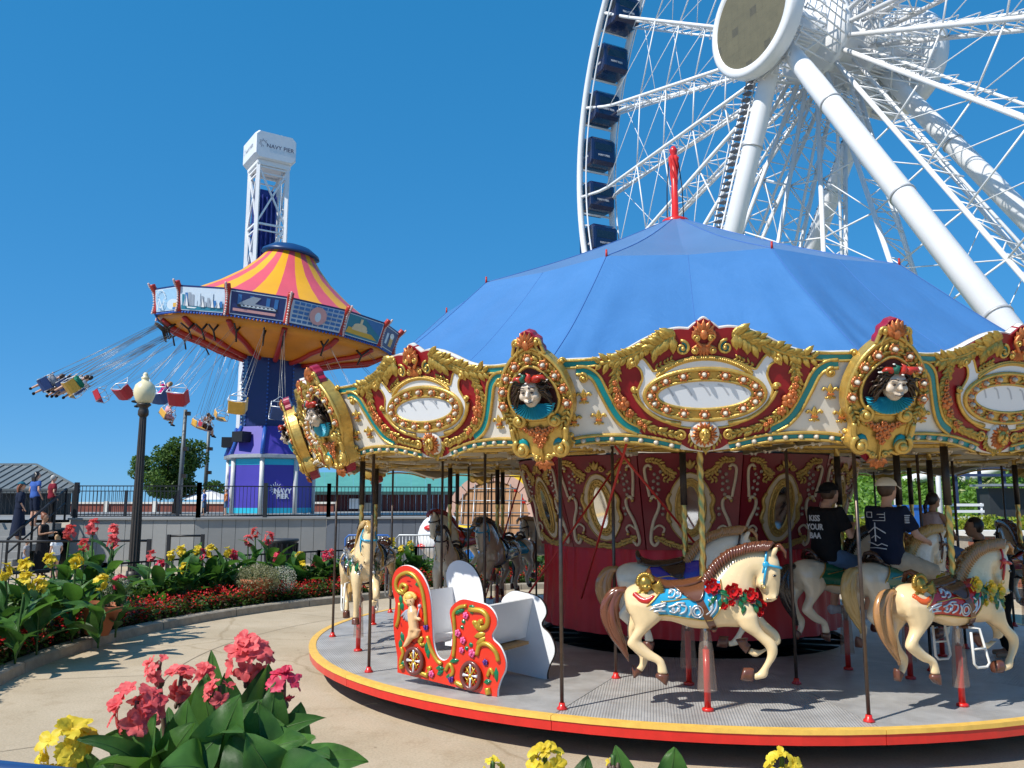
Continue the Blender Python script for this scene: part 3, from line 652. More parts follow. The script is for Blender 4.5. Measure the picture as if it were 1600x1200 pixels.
# face
FS = lambda p: Vector((0.005 + (p.x-0.01)*1.25, -0.14 + (p.y+0.14)*1.15, 0.585 + (p.z-0.54)*1.18))
mb = MB(); mb.T = FS; fz = 0.535; yf = -0.185
mb.ball((0.01, yf, fz), 0.085, 14, sc=(0.86, 0.8, 1.18)); mb.ball((0.012, yf-0.022, fz-0.065), 0.042, 10, sc=(1, 1, 0.85)); mb.ball((0.01, yf-0.03, fz+0.045), 0.055, 10, sc=(1.05, .7, .5))
mb.tube([(0.012, yf-0.065, fz+0.025), (0.013, yf-0.092, fz-0.012), (0.013, yf-0.078, fz-0.022)], [0.009, 0.016, 0.014], 8)
for s_ in (-1, 1): mb.ball((0.01 + s_*0.042, yf-0.042, fz-0.02), 0.03, 8); mb.tube([(0.01+s_*0.014, yf-0.068, fz+0.032), (0.01+s_*0.05, yf-0.06, fz+0.032)], 0.008, 6)
mb.tube([(-0.018, yf-0.07, fz-0.045), (0.012, yf-0.078, fz-0.05), (0.042, yf-0.07, fz-0.045)], 0.008, 6); mb.tube([(-0.012, yf-0.068, fz-0.058), (0.012, yf-0.074, fz-0.064), (0.036, yf-0.068, fz-0.058)], 0.009, 6)
FACE = mat('face_paint', (0.62, 0.5, 0.38), 0.4, 0, 0.1, 12, coat=0.25)
MP.append(('jester_face', solid(mb, 0.0085, 4, 0.5, 'jester_face', FACE)))
mb = MB(); mb.T = FS
for s_ in (-1, 1): mb.ball((0.01 + s_*0.032, yf-0.066, fz+0.012), 0.0095, 6, sc=(1.3, .6, .7)); mb.tube([(0.01+s_*0.012, yf-0.077, fz+0.044), (0.01+s_*0.034, yf-0.077, fz+0.05), (0.01+s_*0.056, yf-0.062, fz+0.044)], 0.004, 5)
mb.tube([(-0.016, yf-0.078, fz-0.052), (0.012, yf-0.084, fz-0.057), (0.04, yf-0.078, fz-0.052)], 0.0028, 5)
MP.append(('face_detail', mb.mesh('face_detail', mat('face_lines', (0.05, 0.03, 0.025), 0.5, 0, 0))))
mb = MB(); rg = random.Random(3)
for i in range(60):
    s_ = -1 if i % 2 else 1; g = rg.uniform(-0.5, 1.35); x0 = 0.01 + s_*0.084*cos(max(0, g)); z0 = fz + 0.06 + 0.085*sin(g)
    P = [(x0, yf-0.02+rg.uniform(-0.03, 0.05), z0)]; dx, dz = s_*rg.uniform(0.012, 0.026), rg.uniform(-0.02, 0.02)
    for q in range(5): x0 += dx*0.8; z0 += dz + 0.012*sin(q*2.2+i); dz -= 0.006; P.append((max(-0.185, min(0.19, x0)), P[0][1] + 0.006*sin(q*1.7+i), z0))
    mb.tube(P, [0.011, 0.012, 0.011, 0.0095, 0.008, 0.004], 6)
MP.append(('jester_hair', mb.mesh('jester_hair', mat('hair_paint', (0.045, 0.025, 0.012), 0.3, 0.2, 0.4, 40))))
CS = lambda p: Vector((p.x*.92, p.y-0.005, fz + 0.15 + (p.z-fz-0.09)*0.55))
mb = MB(); mb.T = CS; mb.tube([(0.075, yf-0.03, fz+0.085), (0.1, yf-0.045, fz+0.135), (0.145, yf-0.05, fz+0.145), (0.19, yf-0.04, fz+0.095)], [0.05, 0.045, 0.03, 0.006], 9); mb.tube([(-0.05, yf-0.03, fz+0.09), (-0.07, yf-0.04, fz+0.125), (-0.1, yf-0.05, fz+0.135), (-0.14, yf-0.04, fz+0.09)], [0.04, 0.04, 0.028, 0.006], 9)
mb.tube([(0.02, yf-0.05, fz+0.08), (0.03, yf-0.07, fz+0.13), (0.035, yf-0.065, fz+0.19), (0.01, yf-0.06, fz+0.215)], [0.032, 0.03, 0.016, 0.004], 9)
MP.append(('jester_cap', mb.mesh('jester_cap', mat('cap_red', (0.45, 0.025, 0.01), 0.35, 0, 0.2, coat=0.3))))
mb = MB(); mb.T = CS; mb.tube([(-0.03, yf-0.045, fz+0.085), (-0.03, yf-0.06, fz+0.14), (-0.015, yf-0.06, fz+0.18), (-0.045, yf-0.055, fz+0.2)], [0.036, 0.032, 0.018, 0.004], 9); mb.tube([(-0.075, yf-0.02, fz+0.08), (-0.1, yf-0.03, fz+0.105), (-0.15, yf-0.035, fz+0.085)], [0.03, 0.028, 0.006], 9)
MP.append(('jester_cap_lobe', mb.mesh('jester_cap_lobe', mat('cap_green', (0.01, 0.1, 0.06), 0.35, 0, 0.2))))
mb = MB(); mb.T = CS
for p in ((0.19, yf-0.04, fz+0.09), (-0.14, yf-0.04, fz+0.085), (0.012, yf-0.095, fz+0.072), (-0.05, yf-0.055, fz+0.203), (-0.155, yf-0.035, fz+0.08)): mb.ball(p, 0.012, 8)
MP.append(('cap_bell', mb.mesh('cap_bell', mat('pearl', (0.75, 0.72, 0.65), 0.25, 0, 0.03))))
for k in range(12):
    a = ((A0 + 30*k) + 180) % 360 - 180
    M_ = link('medallion', ME_MED, CAR); place(M_, 5.0, a, 2.46, TILT)
    if -180 <= a <= -30 or a > 150:
        for nm, me in MP: link(nm, me, M_)
        for (x, z) in MBP:
            o = link('bulb', BLB, M_); o.location = (x, -0.145, z); q = link('rosette', ROS, M_); q.location = (x, -0.135, z)
    else:
        for nm, me in MP[-3:-2]: pass

# ---- ceiling under the canopy
CEIL = mat('ceiling_cream', (0.72, 0.65, 0.5), 0.6, 0, 0.12, 3, dirt=0.4)
for k in range(12):
    a = A0 + 15 + 30*k; mb = MB(); t_ = math.tan(rad(15))
    pts = [(-2.25*t_*1.0, 2.25), (2.25*t_, 2.25), (4.84*t_, 4.84), (-4.84*t_, 4.84)]
    mb.add([(x, -y, 0.0) for x, y in pts] + [(x, -y, 0.03) for x, y in pts], [(0, 1, 2, 3), (7, 6, 5, 4)], 0, False)
    o = mb.build('ceiling_panel', CEIL, CAR); o.location = (0, 0, 2.62); o.rotation_euler = (0, 0, rad(a + 90))
    if k == 0:
        mc = MB()
        for r0, r1 in ((2.55, 3.35), (3.55, 4.35), (4.5, 4.85)):
            for s_ in (1,):
                xw = ((r0+r1)/2)*t_*0.78
                P = [(xw*cos(g), -(r0+r1)/2 + (r1-r0)/2*sin(g), -0.012) for g in [2*pi*i/24 for i in range(24)]]
                mc.tube(P, 0.022, 6, closed=True); P = [(p[0]*0.7, -(r0+r1)/2 + (p[1] + (r0+r1)/2)*0.65, p[2]) for p in P]; mc.tube(P, 0.014, 6, closed=True)
                for q in range(10): mc.ball((xw*0.85*cos(q*0.628), -(r0+r1)/2 + (r1-r0)*0.42*sin(q*0.628), -0.015), 0.022, 6)
                for sx_ in (-1, 1):
                    for sy_ in (-1, 1):
                        yy = -(r0+r1)/2 + sy_*(r1-r0)*0.42
                        mc.tube([Vector((sx_*xw*1.1 + 0.07*cos(g*1.0), yy + 0.07*sin(g), -0.012)) for g in [i*0.5 for i in range(10)]], 0.013, 6)
        MEC = mc.mesh('ceiling_carving', GOLD)
        mr = MB()
        for s_ in (-1, 1): mr.bar((s_*2.25*t_, -2.25, -0.02), (s_*4.82*t_, -4.82, -0.02), 0.05)
        MER = mr.mesh('ceiling_rib', CEIL)
        mk = MB()
        for q in range(7):
            for s_ in (-1, 1): r_ = 2.5 + q*0.36; mk.lathe([(0.02, 0), (0.022, -0.015), (0.012, -0.035), (0, -0.04)], 8, c=(s_*r_*t_*0.97, -r_, -0.03))
        MEK = mk.mesh('ceiling_lamp', BULB)
    link('ceiling_carving', MEC, o); link('ceiling_rib', MER, o); link('ceiling_lamp', MEK, o)['kind'] = 'stuff'
# ---- centre drum: flared panels
DZ0, DZ1, DR0, DR1 = 1.5, 2.6, 1.98, 2.3
DA0, DA1 = DR0*cos(rad(15)), DR1*cos(rad(15)); DT = atan2(DA1-DA0, DZ1-DZ0); DH = sqrt((DA1-DA0)**2 + (DZ1-DZ0)**2)
W0, W1 = DR0*sin(rad(15)) - 0.008, DR1*sin(rad(15)) - 0.008
D_ = lambda X, Y: ((X-545)/1120.0, (1060-Y)/1000.0*DH)
DMAR = mat('drum_maroon', (0.2, 0.006, 0.016), 0.38, 0, 0.15, 4, coat=0.1)
GOLDD = mat('antique_gold', (0.52, 0.34, 0.1), 0.38, 0.6, 0.3, 20, 0.15, 80); CRM2 = mat('drum_cream', (0.66, 0.54, 0.38), 0.45, 0, 0.12, 6, dirt=0.3)
mb = MB(); mb.prism([(-W0, 0), (W0, 0), (W1, DH), (-W1, DH)], 0, 0.03); DM = mb.mesh('drum_panel', DMAR); recalc(DM)
DP = []
ovc = (0.0, 0.50)
car_ = c2([(0, 0.92), (0.1, 0.88), (0.2, 0.74), (0.24, 0.6), (0.215, 0.52), (0.235, 0.36), (0.2, 0.25), (0.1, 0.13), (0, 0.1)], 4); cart = car_ + mir(car_[::-1])[1:-1]
mb = MB(); mb.prism(cart, -0.01, 0.001); me = mb.mesh('drum_cartouche', CRM2); recalc(me); DP.append(('drum_cartouche', me))
mb = MB(); ovo = ellipse(0, 0.51, 0.165, 0.335, 40); ovi = ellipse(0, 0.51, 0.105, 0.262, 40)
LOOP(mb, ovo, 0.014, -0.022); LOOP(mb, ovi, 0.012, -0.025); LOOP(mb, cart, 0.008, -0.012)
mb.add([(p[0], -0.018, p[1]) for p in ovo] + [(p[0], -0.022, p[1]) for p in ovi], [(i, (i+1) % 40, 40 + (i+1) % 40, 40+i) for i in range(40)])
for s_ in (-1, 1):
    tube2(mb, c2([(s_*0.225, 0.68), (s_*0.26, 0.6), (s_*0.235, 0.5), (s_*0.26, 0.4), (s_*0.225, 0.33)], 4), 0.022, -0.015)
    leafrun(mb, [(s_*0.5, 1.07), (s_*0.36, 1.05), (s_*0.27, 0.95), (s_*0.18, 0.9)], 13, 0.06, 0.035, -0.008, 0.025, 3); leafrun(mb, [(s_*0.42, 0.16), (s_*0.28, 0.1), (s_*0.14, 0.05), (0, 0.035)], 15, 0.055, 0.034, -0.008, 0.025, 4)
    scroll2(mb, s_*0.09, 0.985, 0.04, 0 if s_ > 0 else pi, -s_, 0.012, -0.02); leafrun(mb, [(s_*0.3, 0.85), (s_*0.24, 0.83), (s_*0.2, 0.87)], 4, 0.05, 0.03, -0.01, 0.02, 5)
for g in (60, 90, 120): leaf2(mb, 0, 0.96, 0.12, 0.05, rad(g), -0.015, 0.03)
me = mb.mesh('drum_gilding', GOLDD); DP.append(('drum_gilding', me))
mb = MB(); mb.prism(ellipse(0, 0.51, 0.103, 0.26, 40), -0.024, -0.005); me = mb.mesh('oval_mirror', MIRROR); recalc(me); DP.append(('oval_mirror', me))
for s_ in (-1, 1):
    mb = MB(); tube2(mb, c2([(s_*0.43, 0.98), (s_*0.47, 1.01), (s_*0.51, 0.97), (s_*0.5, 0.85), (s_*0.47, 0.7), (s_*0.46, 0.64)], 5), 0.017, -0.012); DP.append(('cream_scroll', mb.mesh('cream_scroll', CRM2)))
    mb = MB(); tube2(mb, c2([(s_*0.45, 0.6), (s_*0.42, 0.64), (s_*0.36, 0.6), (s_*0.36, 0.5), (s_*0.42, 0.35), (s_*0.45, 0.2), (s_*0.45, 0.1), (s_*0.41, 0.06), (s_*0.375, 0.1), (s_*0.395, 0.13)], 5), 0.019, -0.012)
    tube2(mb, c2([(s_*0.43, 0.25), (s_*0.36, 0.3), (s_*0.3, 0.26), (s_*0.32, 0.2)], 4), 0.013, -0.012)
    DP.append(('cream_scroll', mb.mesh('cream_scroll', CRM2)))
mb = MB()
for s_ in (-1, 1):
    for p in ((0.44, 0.965), (0.45, 0.595), (0.385, 0.625), (0.395, 0.12), (0.315, 0.195), (0.3, 0.9)): mb.ball((s_*p[0], -0.022, p[1]), 0.02, 8)
    P = c2([(0.415, 0.86), (0.42, 0.7), (0.40, 0.66)], 3)
for g in range(22): mb.ball((0.135*cos(g*2*pi/22), -0.028, 0.51 + 0.3*sin(g*2*pi/22)), 0.012, 6)
DP.append(('gilt_knob', mb.mesh('gilt_knob', BRASS)))
STUD = [(s_*x, z) for (x, z) in ((0.40, 0.9), (0.36, 0.86), (0.41, 0.82), (0.36, 0.79), (0.42, 0.74), (0.355, 0.72), (0.38, 0.665), (0.31, 0.5), (0.315, 0.43), (0.33, 0.93)) for s_ in (-1, 1)]
mb = MB(); mb.lathe([(0.02, 0), (0.021, 0.008), (0.013, 0.01), (0.011, 0.02), (0.0, 0.026)], 9, M=Matrix.Rotation(pi/2, 3, 'X')); STM = mb.mesh('stud_lamp', mat('lamp_stud', (0.5, 0.42, 0.36), 0.25, 0.3, 0.1))
for k in range(12):
    a = ((A0 + 15 + 30*k) + 180) % 360 - 180
    P_ = link('drum_panel', DM, CAR); P_.location = (DA0*cos(rad(a)), DA0*sin(rad(a)), DZ0); P_.rotation_euler = (DT, 0, rad(a+90))
    for nm, me in DP:
        o = link(nm, me, P_)
        if nm == 'gilt_knob': o['kind'] = 'stuff'
    if -165 < a < -25:
        for (x, z) in STUD: o = link('stud_lamp', STM, P_); o.location = (x, -0.001, z)
# drapery below the drum
def drape():
    mb = MB(); n = 360; rows = 14; V = []; F = []
    for j in range(rows+1):
        t = j/rows; z = 1.52 - t*1.02
        for i in range(n):
            a = 360*i/n; d = ((a - A0) % 30 - 15)/15
            r = 1.93*cos(rad(15))/cos(rad(((a-A0) % 30)-15))*0.3 + 1.9*0.7 + 0.012*sin(a*0.35*2) * (0.4+t) + 0.02*noise.noise(Vector((a*0.12, t*1.5, 0))) + 0.022*math.exp(-t*3.5)*sin(a*0.9 + 3*abs(d)) + 0.05*t
            V.append((r*cos(rad(a)), r*sin(rad(a)), z - 0.0))
    for j in range(rows):
        for i in range(n): F.append((j*n+i, (j+1)*n+i, (j+1)*n+(i+1) % n, j*n+(i+1) % n))
    mb.add(V, F); return mb
drape().build('red_curtain', mat('red_vinyl', (0.55, 0.008, 0.02), 0.38, 0, 0.12, 2, 0.06, 14, spec=0.45), CAR)
mb = MB(); mb.lathe([(1.5, ZP), (1.5, 1.5), (1.2, 1.5), (1.2, ZP)], 24); mb.build('machinery_housing', BLACK, CAR)
mb = MB(); mb.lathe([(0.16, 0), (0.16, 6.0)], 16); mb.build('centre_mast', DARK, CAR)
# ---- hanging rods with red foot knobs
mb = MB(); mb.tube([(0,0,ZP), (0,0,2.66)], 0.0165, 8); RODM = mb.mesh('sweep_rod', mat('rod_steel', (0.12, 0.09, 0.075), 0.35, 0.8, 0.2, 15))
mb = MB(); mb.lathe([(0.045, ZP+0.001), (0.045, ZP+0.012), (0.028, ZP+0.03), (0.024, ZP+0.055), (0.0, ZP+0.055)], 12); KNM = mb.mesh('foot_knob', REDP)
for k in range(12):
    for r in (4.73, 3.33):
        a = A0 + 30*k + (0.6 if r < 4 else 0); o = link('sweep_rod', RODM, CAR); o.location = (r*cos(rad(a)), r*sin(rad(a)), 0); q = link('foot_knob', KNM, o)
STAY = mat('stay_red', (0.5, 0.02, 0.015), 0.4, 0, 0.1)
for a, b in (((2.0, -140, 0.9), (4.3, -108, 2.6)), ((2.05, -92, 1.3), (3.6, -112, 2.6)), ((3.35, -142, 0.4), (2.3, -118, 2.6)), ((3.3, 150, 0.35), (2.3, 165, 2.5))):
    p = pol(*a) - Vector((CX, CY, 0)); q = pol(*b) - Vector((CX, CY, 0)); mb = MB(); mb.tube([p, q], 0.013, 6); mb.build('stay_rod', STAY, CAR)
# ================================================================ HORSES (local: x forward, -y outer side, z from the deck)
hx = lambda X: (X-850)/945.0
hz = lambda Y: 0.225 + (1150-Y)/930.0
def interp(pairs, k=3):
    A = cat([Vector((hx(p[0][0]), 0, hz(p[0][1]))) for p in pairs], k); B = cat([Vector((hx(p[1][0]), 0, hz(p[1][1]))) for p in pairs], k)
    W = [v.x for v in cat([Vector((p[2], 0, 0)) for p in pairs], k)]
    return [(a, b, max(0.004, w_)) for a, b, w_ in zip(A, B, W)]
def loftp(mb, pairs, y=0.0, k=3, n=16, dy=None):
    S = interp(pairs, k); rings = []
    for i, (a, b, w_) in enumerate(S):
        c = (a+b)/2; d = (a-b)/2; yy = y if dy is None else y + dy*i/(len(S)-1)
        rings.append([c + d*cos(2*pi*j/n) + Vector((0, yy + w_*sin(2*pi*j/n), 0)) for j in range(n)])
    mb.loft(rings)
TORSO = [((205,500),(222,560),.03), ((228,440),(232,620),.11), ((310,398),(325,690),.15), ((430,388),(450,688),.158), ((560,400),(585,690),.155), ((700,400),(740,735),.165), ((850,370),(880,738),.168), ((980,330),(1010,722),.16), ((1090,400),(1120,722),.148), ((1190,470),(1192,690),.118), ((1250,535),(1247,640),.06)]
NECK = [((860,380),(1150,680),.135), ((930,300),(1238,575),.118), ((1000,230),(1255,470),.094), ((1090,165),(1246,390),.082), ((1200,125),(1250,345),.072), ((1300,120),(1288,350),.066), ((1390,125),(1330,330),.05)]
HEAD = [((1375,105),(1280,190),.04), ((1432,175),(1258,290),.072), ((1450,265),(1255,385),.08), ((1447,350),(1282,435),.066), ((1436,420),(1305,482),.052), ((1424,475),(1302,520),.052), ((1392,520),(1318,528),.036)]
FORE_N = [((1080,640),(1250,600),.075), ((1120,720),(1265,690),.068), ((1205,775),(1300,745),.05), ((1290,850),(1370,800),.045), ((1310,900),(1393,862),.041), ((1290,960),(1375,930),.034), ((1250,1020),(1320,1010),.031), ((1215,1052),(1300,1075),.036), ((1195,1030),(1205,1100),.034)]
HOOF_FN = [((1205,1010),(1190,1108),.036), ((1165,1008),(1150,1108),.04), ((1128,1010),(1098,1100),.043)]
FORE_F = [((1180,640),(1300,640),.07), ((1260,730),(1350,700),.055), ((1340,800),(1425,765),.043), ((1340,880),(1438,850),.04), ((1290,930),(1350,875),.032), ((1235,960),(1270,905),.03), ((1180,930),(1205,885),.03)]
HOOF_FF = [((1165,935),(1205,868),.034), ((1120,885),(1180,840),.038), ((1090,830),(1190,815),.04)]
HIND_N = [((225,540),(520,560),.085), ((265,660),(520,650),.078), ((290,735),(430,730),.062), ((228,845),(345,815),.046), ((255,895),(365,850),.04), ((375,975),(425,905),.032), ((455,1000),(510,960),.033), ((462,1055),(540,1030),.034), ((460,1080),(548,1080),.036)]
HOOF_HN = [((455,1075),(552,1080),.038), ((448,1105),(552,1108),.042), ((500,1140),(536,1160),.044)]
HIND_F = [((240,560),(430,600),.075), ((240,680),(400,690),.06), ((225,760),(310,770),.05), ((235,860),(310,830),.042), ((270,940),(345,900),.034), ((320,985),(395,960),.034), ((310,1060),(385,1030),.034), ((268,1060),(345,1100),.036)]
HOOF_HF = [((262,1045),(345,1105),.038), ((258,1080),(322,1118),.042), ((268,1142),(290,1142),.04)]
FORE_N2 = [((1080,640),(1250,600),.075), ((1110,720),(1255,690),.066), ((1145,800),(1245,785),.05), ((1165,880),(1240,880),.042), ((1170,960),(1230,955),.034), ((1160,1040),(1220,1030),.032), ((1150,1080),(1225,1075),.036)]
HOOF_FN2 = [((1150,1070),(1228,1072),.037), ((1152,1110),(1245,1108),.043), ((1155,1135),(1258,1135),.045)]
def horse_body(pose):
    mb = MB(); loftp(mb, TORSO, 0, 3, 20); loftp(mb, NECK, 0, 3, 16); loftp(mb, HEAD, 0, 3, 14)
    fn = FORE_N2 if pose == 1 else FORE_N
    loftp(mb, fn, -0.095, 3, 12, -0.005); loftp(mb, FORE_F, 0.09, 3, 12); loftp(mb, HIND_N, -0.09, 3, 12); loftp(mb, HIND_F, 0.085, 3, 12)
    for s_ in (-1, 1):   # ears, brow, nostril ridge, jaw
        mb.tube([(hx(1385), s_*0.035, hz(165)), (hx(1410), s_*0.05, hz(120)), (hx(1438), s_*0.048, hz(95))], [0.028, 0.026, 0.004], 8)
        mb.ball((hx(1388), s_*0.062, hz(305)), 0.026, 8); mb.ball((hx(1395), s_*0.045, hz(490)), 0.02, 8); mb.ball((hx(1305), s_*0.055, hz(385)), 0.05, 8, sc=(1, .6, 1))
        mb.ball((hx(1150), s_*0.105, hz(600)), 0.1, 10, sc=(0.9, 0.55, 1.1)); mb.ball((hx(350), s_*0.10, hz(560)), 0.13, 10, sc=(1, 0.5, 1.05))
    return solid(mb, 0.0125, 5, 0.5, 'body')
BODY = [horse_body(0), horse_body(1)]
def hoof_mesh(p):
    mb = MB(); S = HOOF_FN2 if p == 1 else HOOF_FN
    out = []
    for L_, y in ((S, -0.1), (HOOF_FF, 0.09), (HOOF_HN, -0.09), (HOOF_HF, 0.085)):
        mb = MB(); loftp(mb, L_, y, 2, 14); out.append(mb.mesh('hoof', mat('hoof_brown', (0.13, 0.045, 0.025), 0.3, 0, 0.2, 20, coat=0.3)))
    return out
HOOF = [hoof_mesh(0), hoof_mesh(1)]
TS = interp(TORSO, 4)
def surf(X, Y, side=-1, off=0.008):
    x, z = hx(X), hz(Y)
    best = min(range(len(TS)), key=lambda i: abs((TS[i][0].x + TS[i][1].x)/2 + (TS[i][0].x-TS[i][1].x)/2*max(-1, min(1, (z-(TS[i][0].z+TS[i][1].z)/2)/max(1e-4, (TS[i][0].z-TS[i][1].z)/2))) - x))
    i0 = max(0, best-1); i1 = min(len(TS)-1, best+1)
    a, b, w_ = TS[best]
    # linear blend between the neighbours for smoothness
    xa = (TS[i0][0].x+TS[i0][1].x)/2; xb = (TS[i1][0].x+TS[i1][1].x)/2
    f = 0 if xb == xa else max(0, min(1, (x-xa)/(xb-xa)))
    zt = TS[i0][0].z*(1-f) + TS[i1][0].z*f; zb = TS[i0][1].z*(1-f) + TS[i1][1].z*f; w_ = TS[i0][2]*(1-f) + TS[i1][2]*f
    c = (zt+zb)/2; h = (zt-zb)/2; q = max(-1, min(1, (z-c)/h)); y = w_*sqrt(max(0, 1-q*q))
    n = Vector((0, y/(w_*w_)+1e-6, (z-c)/(h*h))); n.normalize()
    return Vector((x, side*(y + n.y*off), c + q*h + n.z*off))
def patch(mb, cols, nv=8, side=-1, off=0.008):
    # cols: list of (X, Yupper, Ylower)
    V = []; m = len(cols)
    for X, yu, yl in cols:
        for j in range(nv+1): V.append(surf(X, yu + (yl-yu)*j/nv, side, off))
    F = [(i*(nv+1)+j, i*(nv+1)+j+1, (i+1)*(nv+1)+j+1, (i+1)*(nv+1)+j) for i in range(m-1) for j in range(nv)]
    if side > 0: F = [f[::-1] for f in F]
    mb.add(V, F)
def pline(mb, P, r, side=-1, off=0.01, n=6): mb.tube([surf(x, y, side, off) for x, y in c2(P, 4)], r, n)
def lerp_cols(keys, n=20):
    out = []
    for i in range(n+1):
        X = keys[0][0] + (keys[-1][0]-keys[0][0])*i/n
        for a, b in zip(keys[:-1], keys[1:]):
            if a[0] <= X <= b[0]: f = (X-a[0])/(b[0]-a[0]); out.append((X, a[1]*(1-f)+b[1]*f, a[2]*(1-f)+b[2]*f)); break
    return out
BK = [(345, 600, 622), (440, 520, 622), (560, 395, 622), (700, 390, 640), (840, 362, 655), (900, 345, 650), (950, 340, 590), (975, 335, 520)]
SADK = [(430, 372, 384), (500, 372, 392), (600, 385, 420), (690, 380, 480), (760, 362, 515), (820, 350, 505), (845, 346, 440)]
HORSE_PARTS = {}
def hp(name, fn):
    if name not in HORSE_PARTS: mb = MB(); fn(mb); HORSE_PARTS[name] = mb
    return HORSE_PARTS[name]
def f_blanket(mb):
    for s_ in (-1, 1): patch(mb, lerp_cols(BK, 24), 10, s_, 0.007)
def f_trim(mb):
    for s_ in (-1, 1):
        c = lerp_cols(BK, 24); P = [(x, yl) for x, yu, yl in c]; mb.tube([surf(x, y, s_, 0.01) for x, y in P], 0.0075, 6)
        mb.tube([surf(x, yu, s_, 0.01) for x, yu, yl in c[:9]], 0.0075, 6); mb.tube([surf(975, 335 + (520-335)*i/6, s_, 0.01) for i in range(7)], 0.007, 6)
        pline(mb, [(500, 525), (600, 515), (700, 500), (760, 510)], 0.006, s_)
def f_relief(mb):
    for s_ in (-1, 1):
        for (x, y, r) in ((785, 590, 44), (785, 590, 26)): mb.tube([surf(x + r*cos(g), y + r*sin(g), s_, 0.011) for g in [2*pi*i/16 for i in range(16)]], 0.0075, 5, closed=True)
        for P in ([(400, 600), (440, 570), (500, 560), (540, 545)], [(420, 605), (480, 590), (540, 590)], [(440, 560), (480, 545), (520, 535), (545, 530)], [(570, 590), (610, 600), (650, 560), (620, 540)], [(560, 560), (600, 550), (640, 530), (690, 530)], [(650, 610), (690, 590), (700, 555), (660, 545)], [(560, 490), (600, 490), (620, 450), (580, 440), (570, 470)], [(620, 500), (660, 480), (650, 440), (610, 425)], [(850, 610), (890, 580), (900, 530), (870, 500)], [(880, 620), (930, 560), (935, 500)], [(720, 620), (735, 590), (730, 550)]): pline(mb, P, 0.0085, s_, 0.011)
        for (x, y) in ((600, 575), (640, 580), (585, 455), (640, 465), (895, 555), (450, 590), (500, 575)): mb.ball(surf(x, y, s_, 0.006), 0.02, 6, sc=(1, .5, 1))
def f_saddle(mb):
    for s_ in (-1, 1): patch(mb, lerp_cols(SADK, 20), 6, s_, 0.02)
    rings = []
    for i, (x, y, w_, h) in enumerate(((425, 345, .06, .012), (445, 350, .1, .02), (480, 372, .12, .022), (560, 388, .11, .022), (680, 382, .10, .022), (780, 362, .09, .022), (840, 345, .06, .02))):
        c = Vector((hx(x), 0, hz(y)))
        rings.append([c + Vector((0, w_*cos(2*pi*j/12), h*sin(2*pi*j/12) - 0.35*w_*abs(cos(2*pi*j/12))**2)) for j in range(12)])
    mb.loft(rings)
    mb.tube([(hx(432), -0.11, hz(385)), (hx(415), -0.06, hz(315)), (hx(412), 0, hz(300)), (hx(415), 0.06, hz(315)), (hx(432), 0.11, hz(385))], 0.022, 8)
    for s_ in (-1, 1): pline(mb, [(700, 480), (760, 512), (815, 500), (840, 440)], 0.008, s_, 0.024); pline(mb, [(480, 390), (580, 410), (680, 470)], 0.007, s_, 0.022)
def f_girth(mb):
    for s_ in (-1, 1):
        V = []; 
        for i in range(9):
            t = i/8; X = 800 + 115*t; Y = 505 + 222*t
            for d in (-28, 28): V.append(surf(X + d, Y - d*0.3, s_, 0.017))
        F = [(2*i, 2*i+1, 2*i+3, 2*i+2) for i in range(8)]
        mb.add(V, F if s_ < 0 else [f[::-1] for f in F])
    mb.tube([(hx(915), -0.1, hz(735)), (hx(915), 0, hz(748)), (hx(915), 0.1, hz(735))], 0.02, 6)
def head_ring(mb, P, Q, w_, r):   # strap loop round the head between two side-view points
    a = Vector((hx(P[0]), 0, hz(P[1]))); b = Vector((hx(Q[0]), 0, hz(Q[1]))); c = (a+b)/2; d = (a-b)/2
    mb.tube([c + d*cos(g)*1.06 + Vector((0, w_*1.12*sin(g), 0)) for g in [2*pi*i/20 for i in range(20)]], r, 6, closed=True)
def f_bridle(mb):
    head_ring(mb, (1450, 262), (1300, 225), .08, 0.011); head_ring(mb, (1345, 120), (1300, 330), .072, 0.010)
    for s_ in (-1, 1):
        mb.tube([(hx(1335), s_*0.085, hz(230)), (hx(1318), s_*0.09, hz(310)), (hx(1308), s_*0.078, hz(385))], 0.011, 6)
        mb.ball((hx(1330), s_*0.088, hz(235)), 0.03, 8, sc=(1, .4, 1))
def f_ring(mb):
    for s_ in (-1, 1):
        c = Vector((hx(1305), s_*0.075, hz(398))); mb.tube([c + Vector((0.018*cos(g), 0, 0.018*sin(g))) for g in [2*pi*i/12 for i in range(12)]], 0.006, 5, closed=True)
def f_eye(mb):
    for s_ in (-1, 1): mb.ball((hx(1392), s_*0.079, hz(318)), 0.0135, 8, sc=(1.15, .55, .8)); mb.ball((hx(1405), s_*0.058, hz(482)), 0.009, 6); mb.tube([(hx(1365), s_*0.05, hz(505)), (hx(1320), s_*0.048, hz(497))], 0.004, 5)
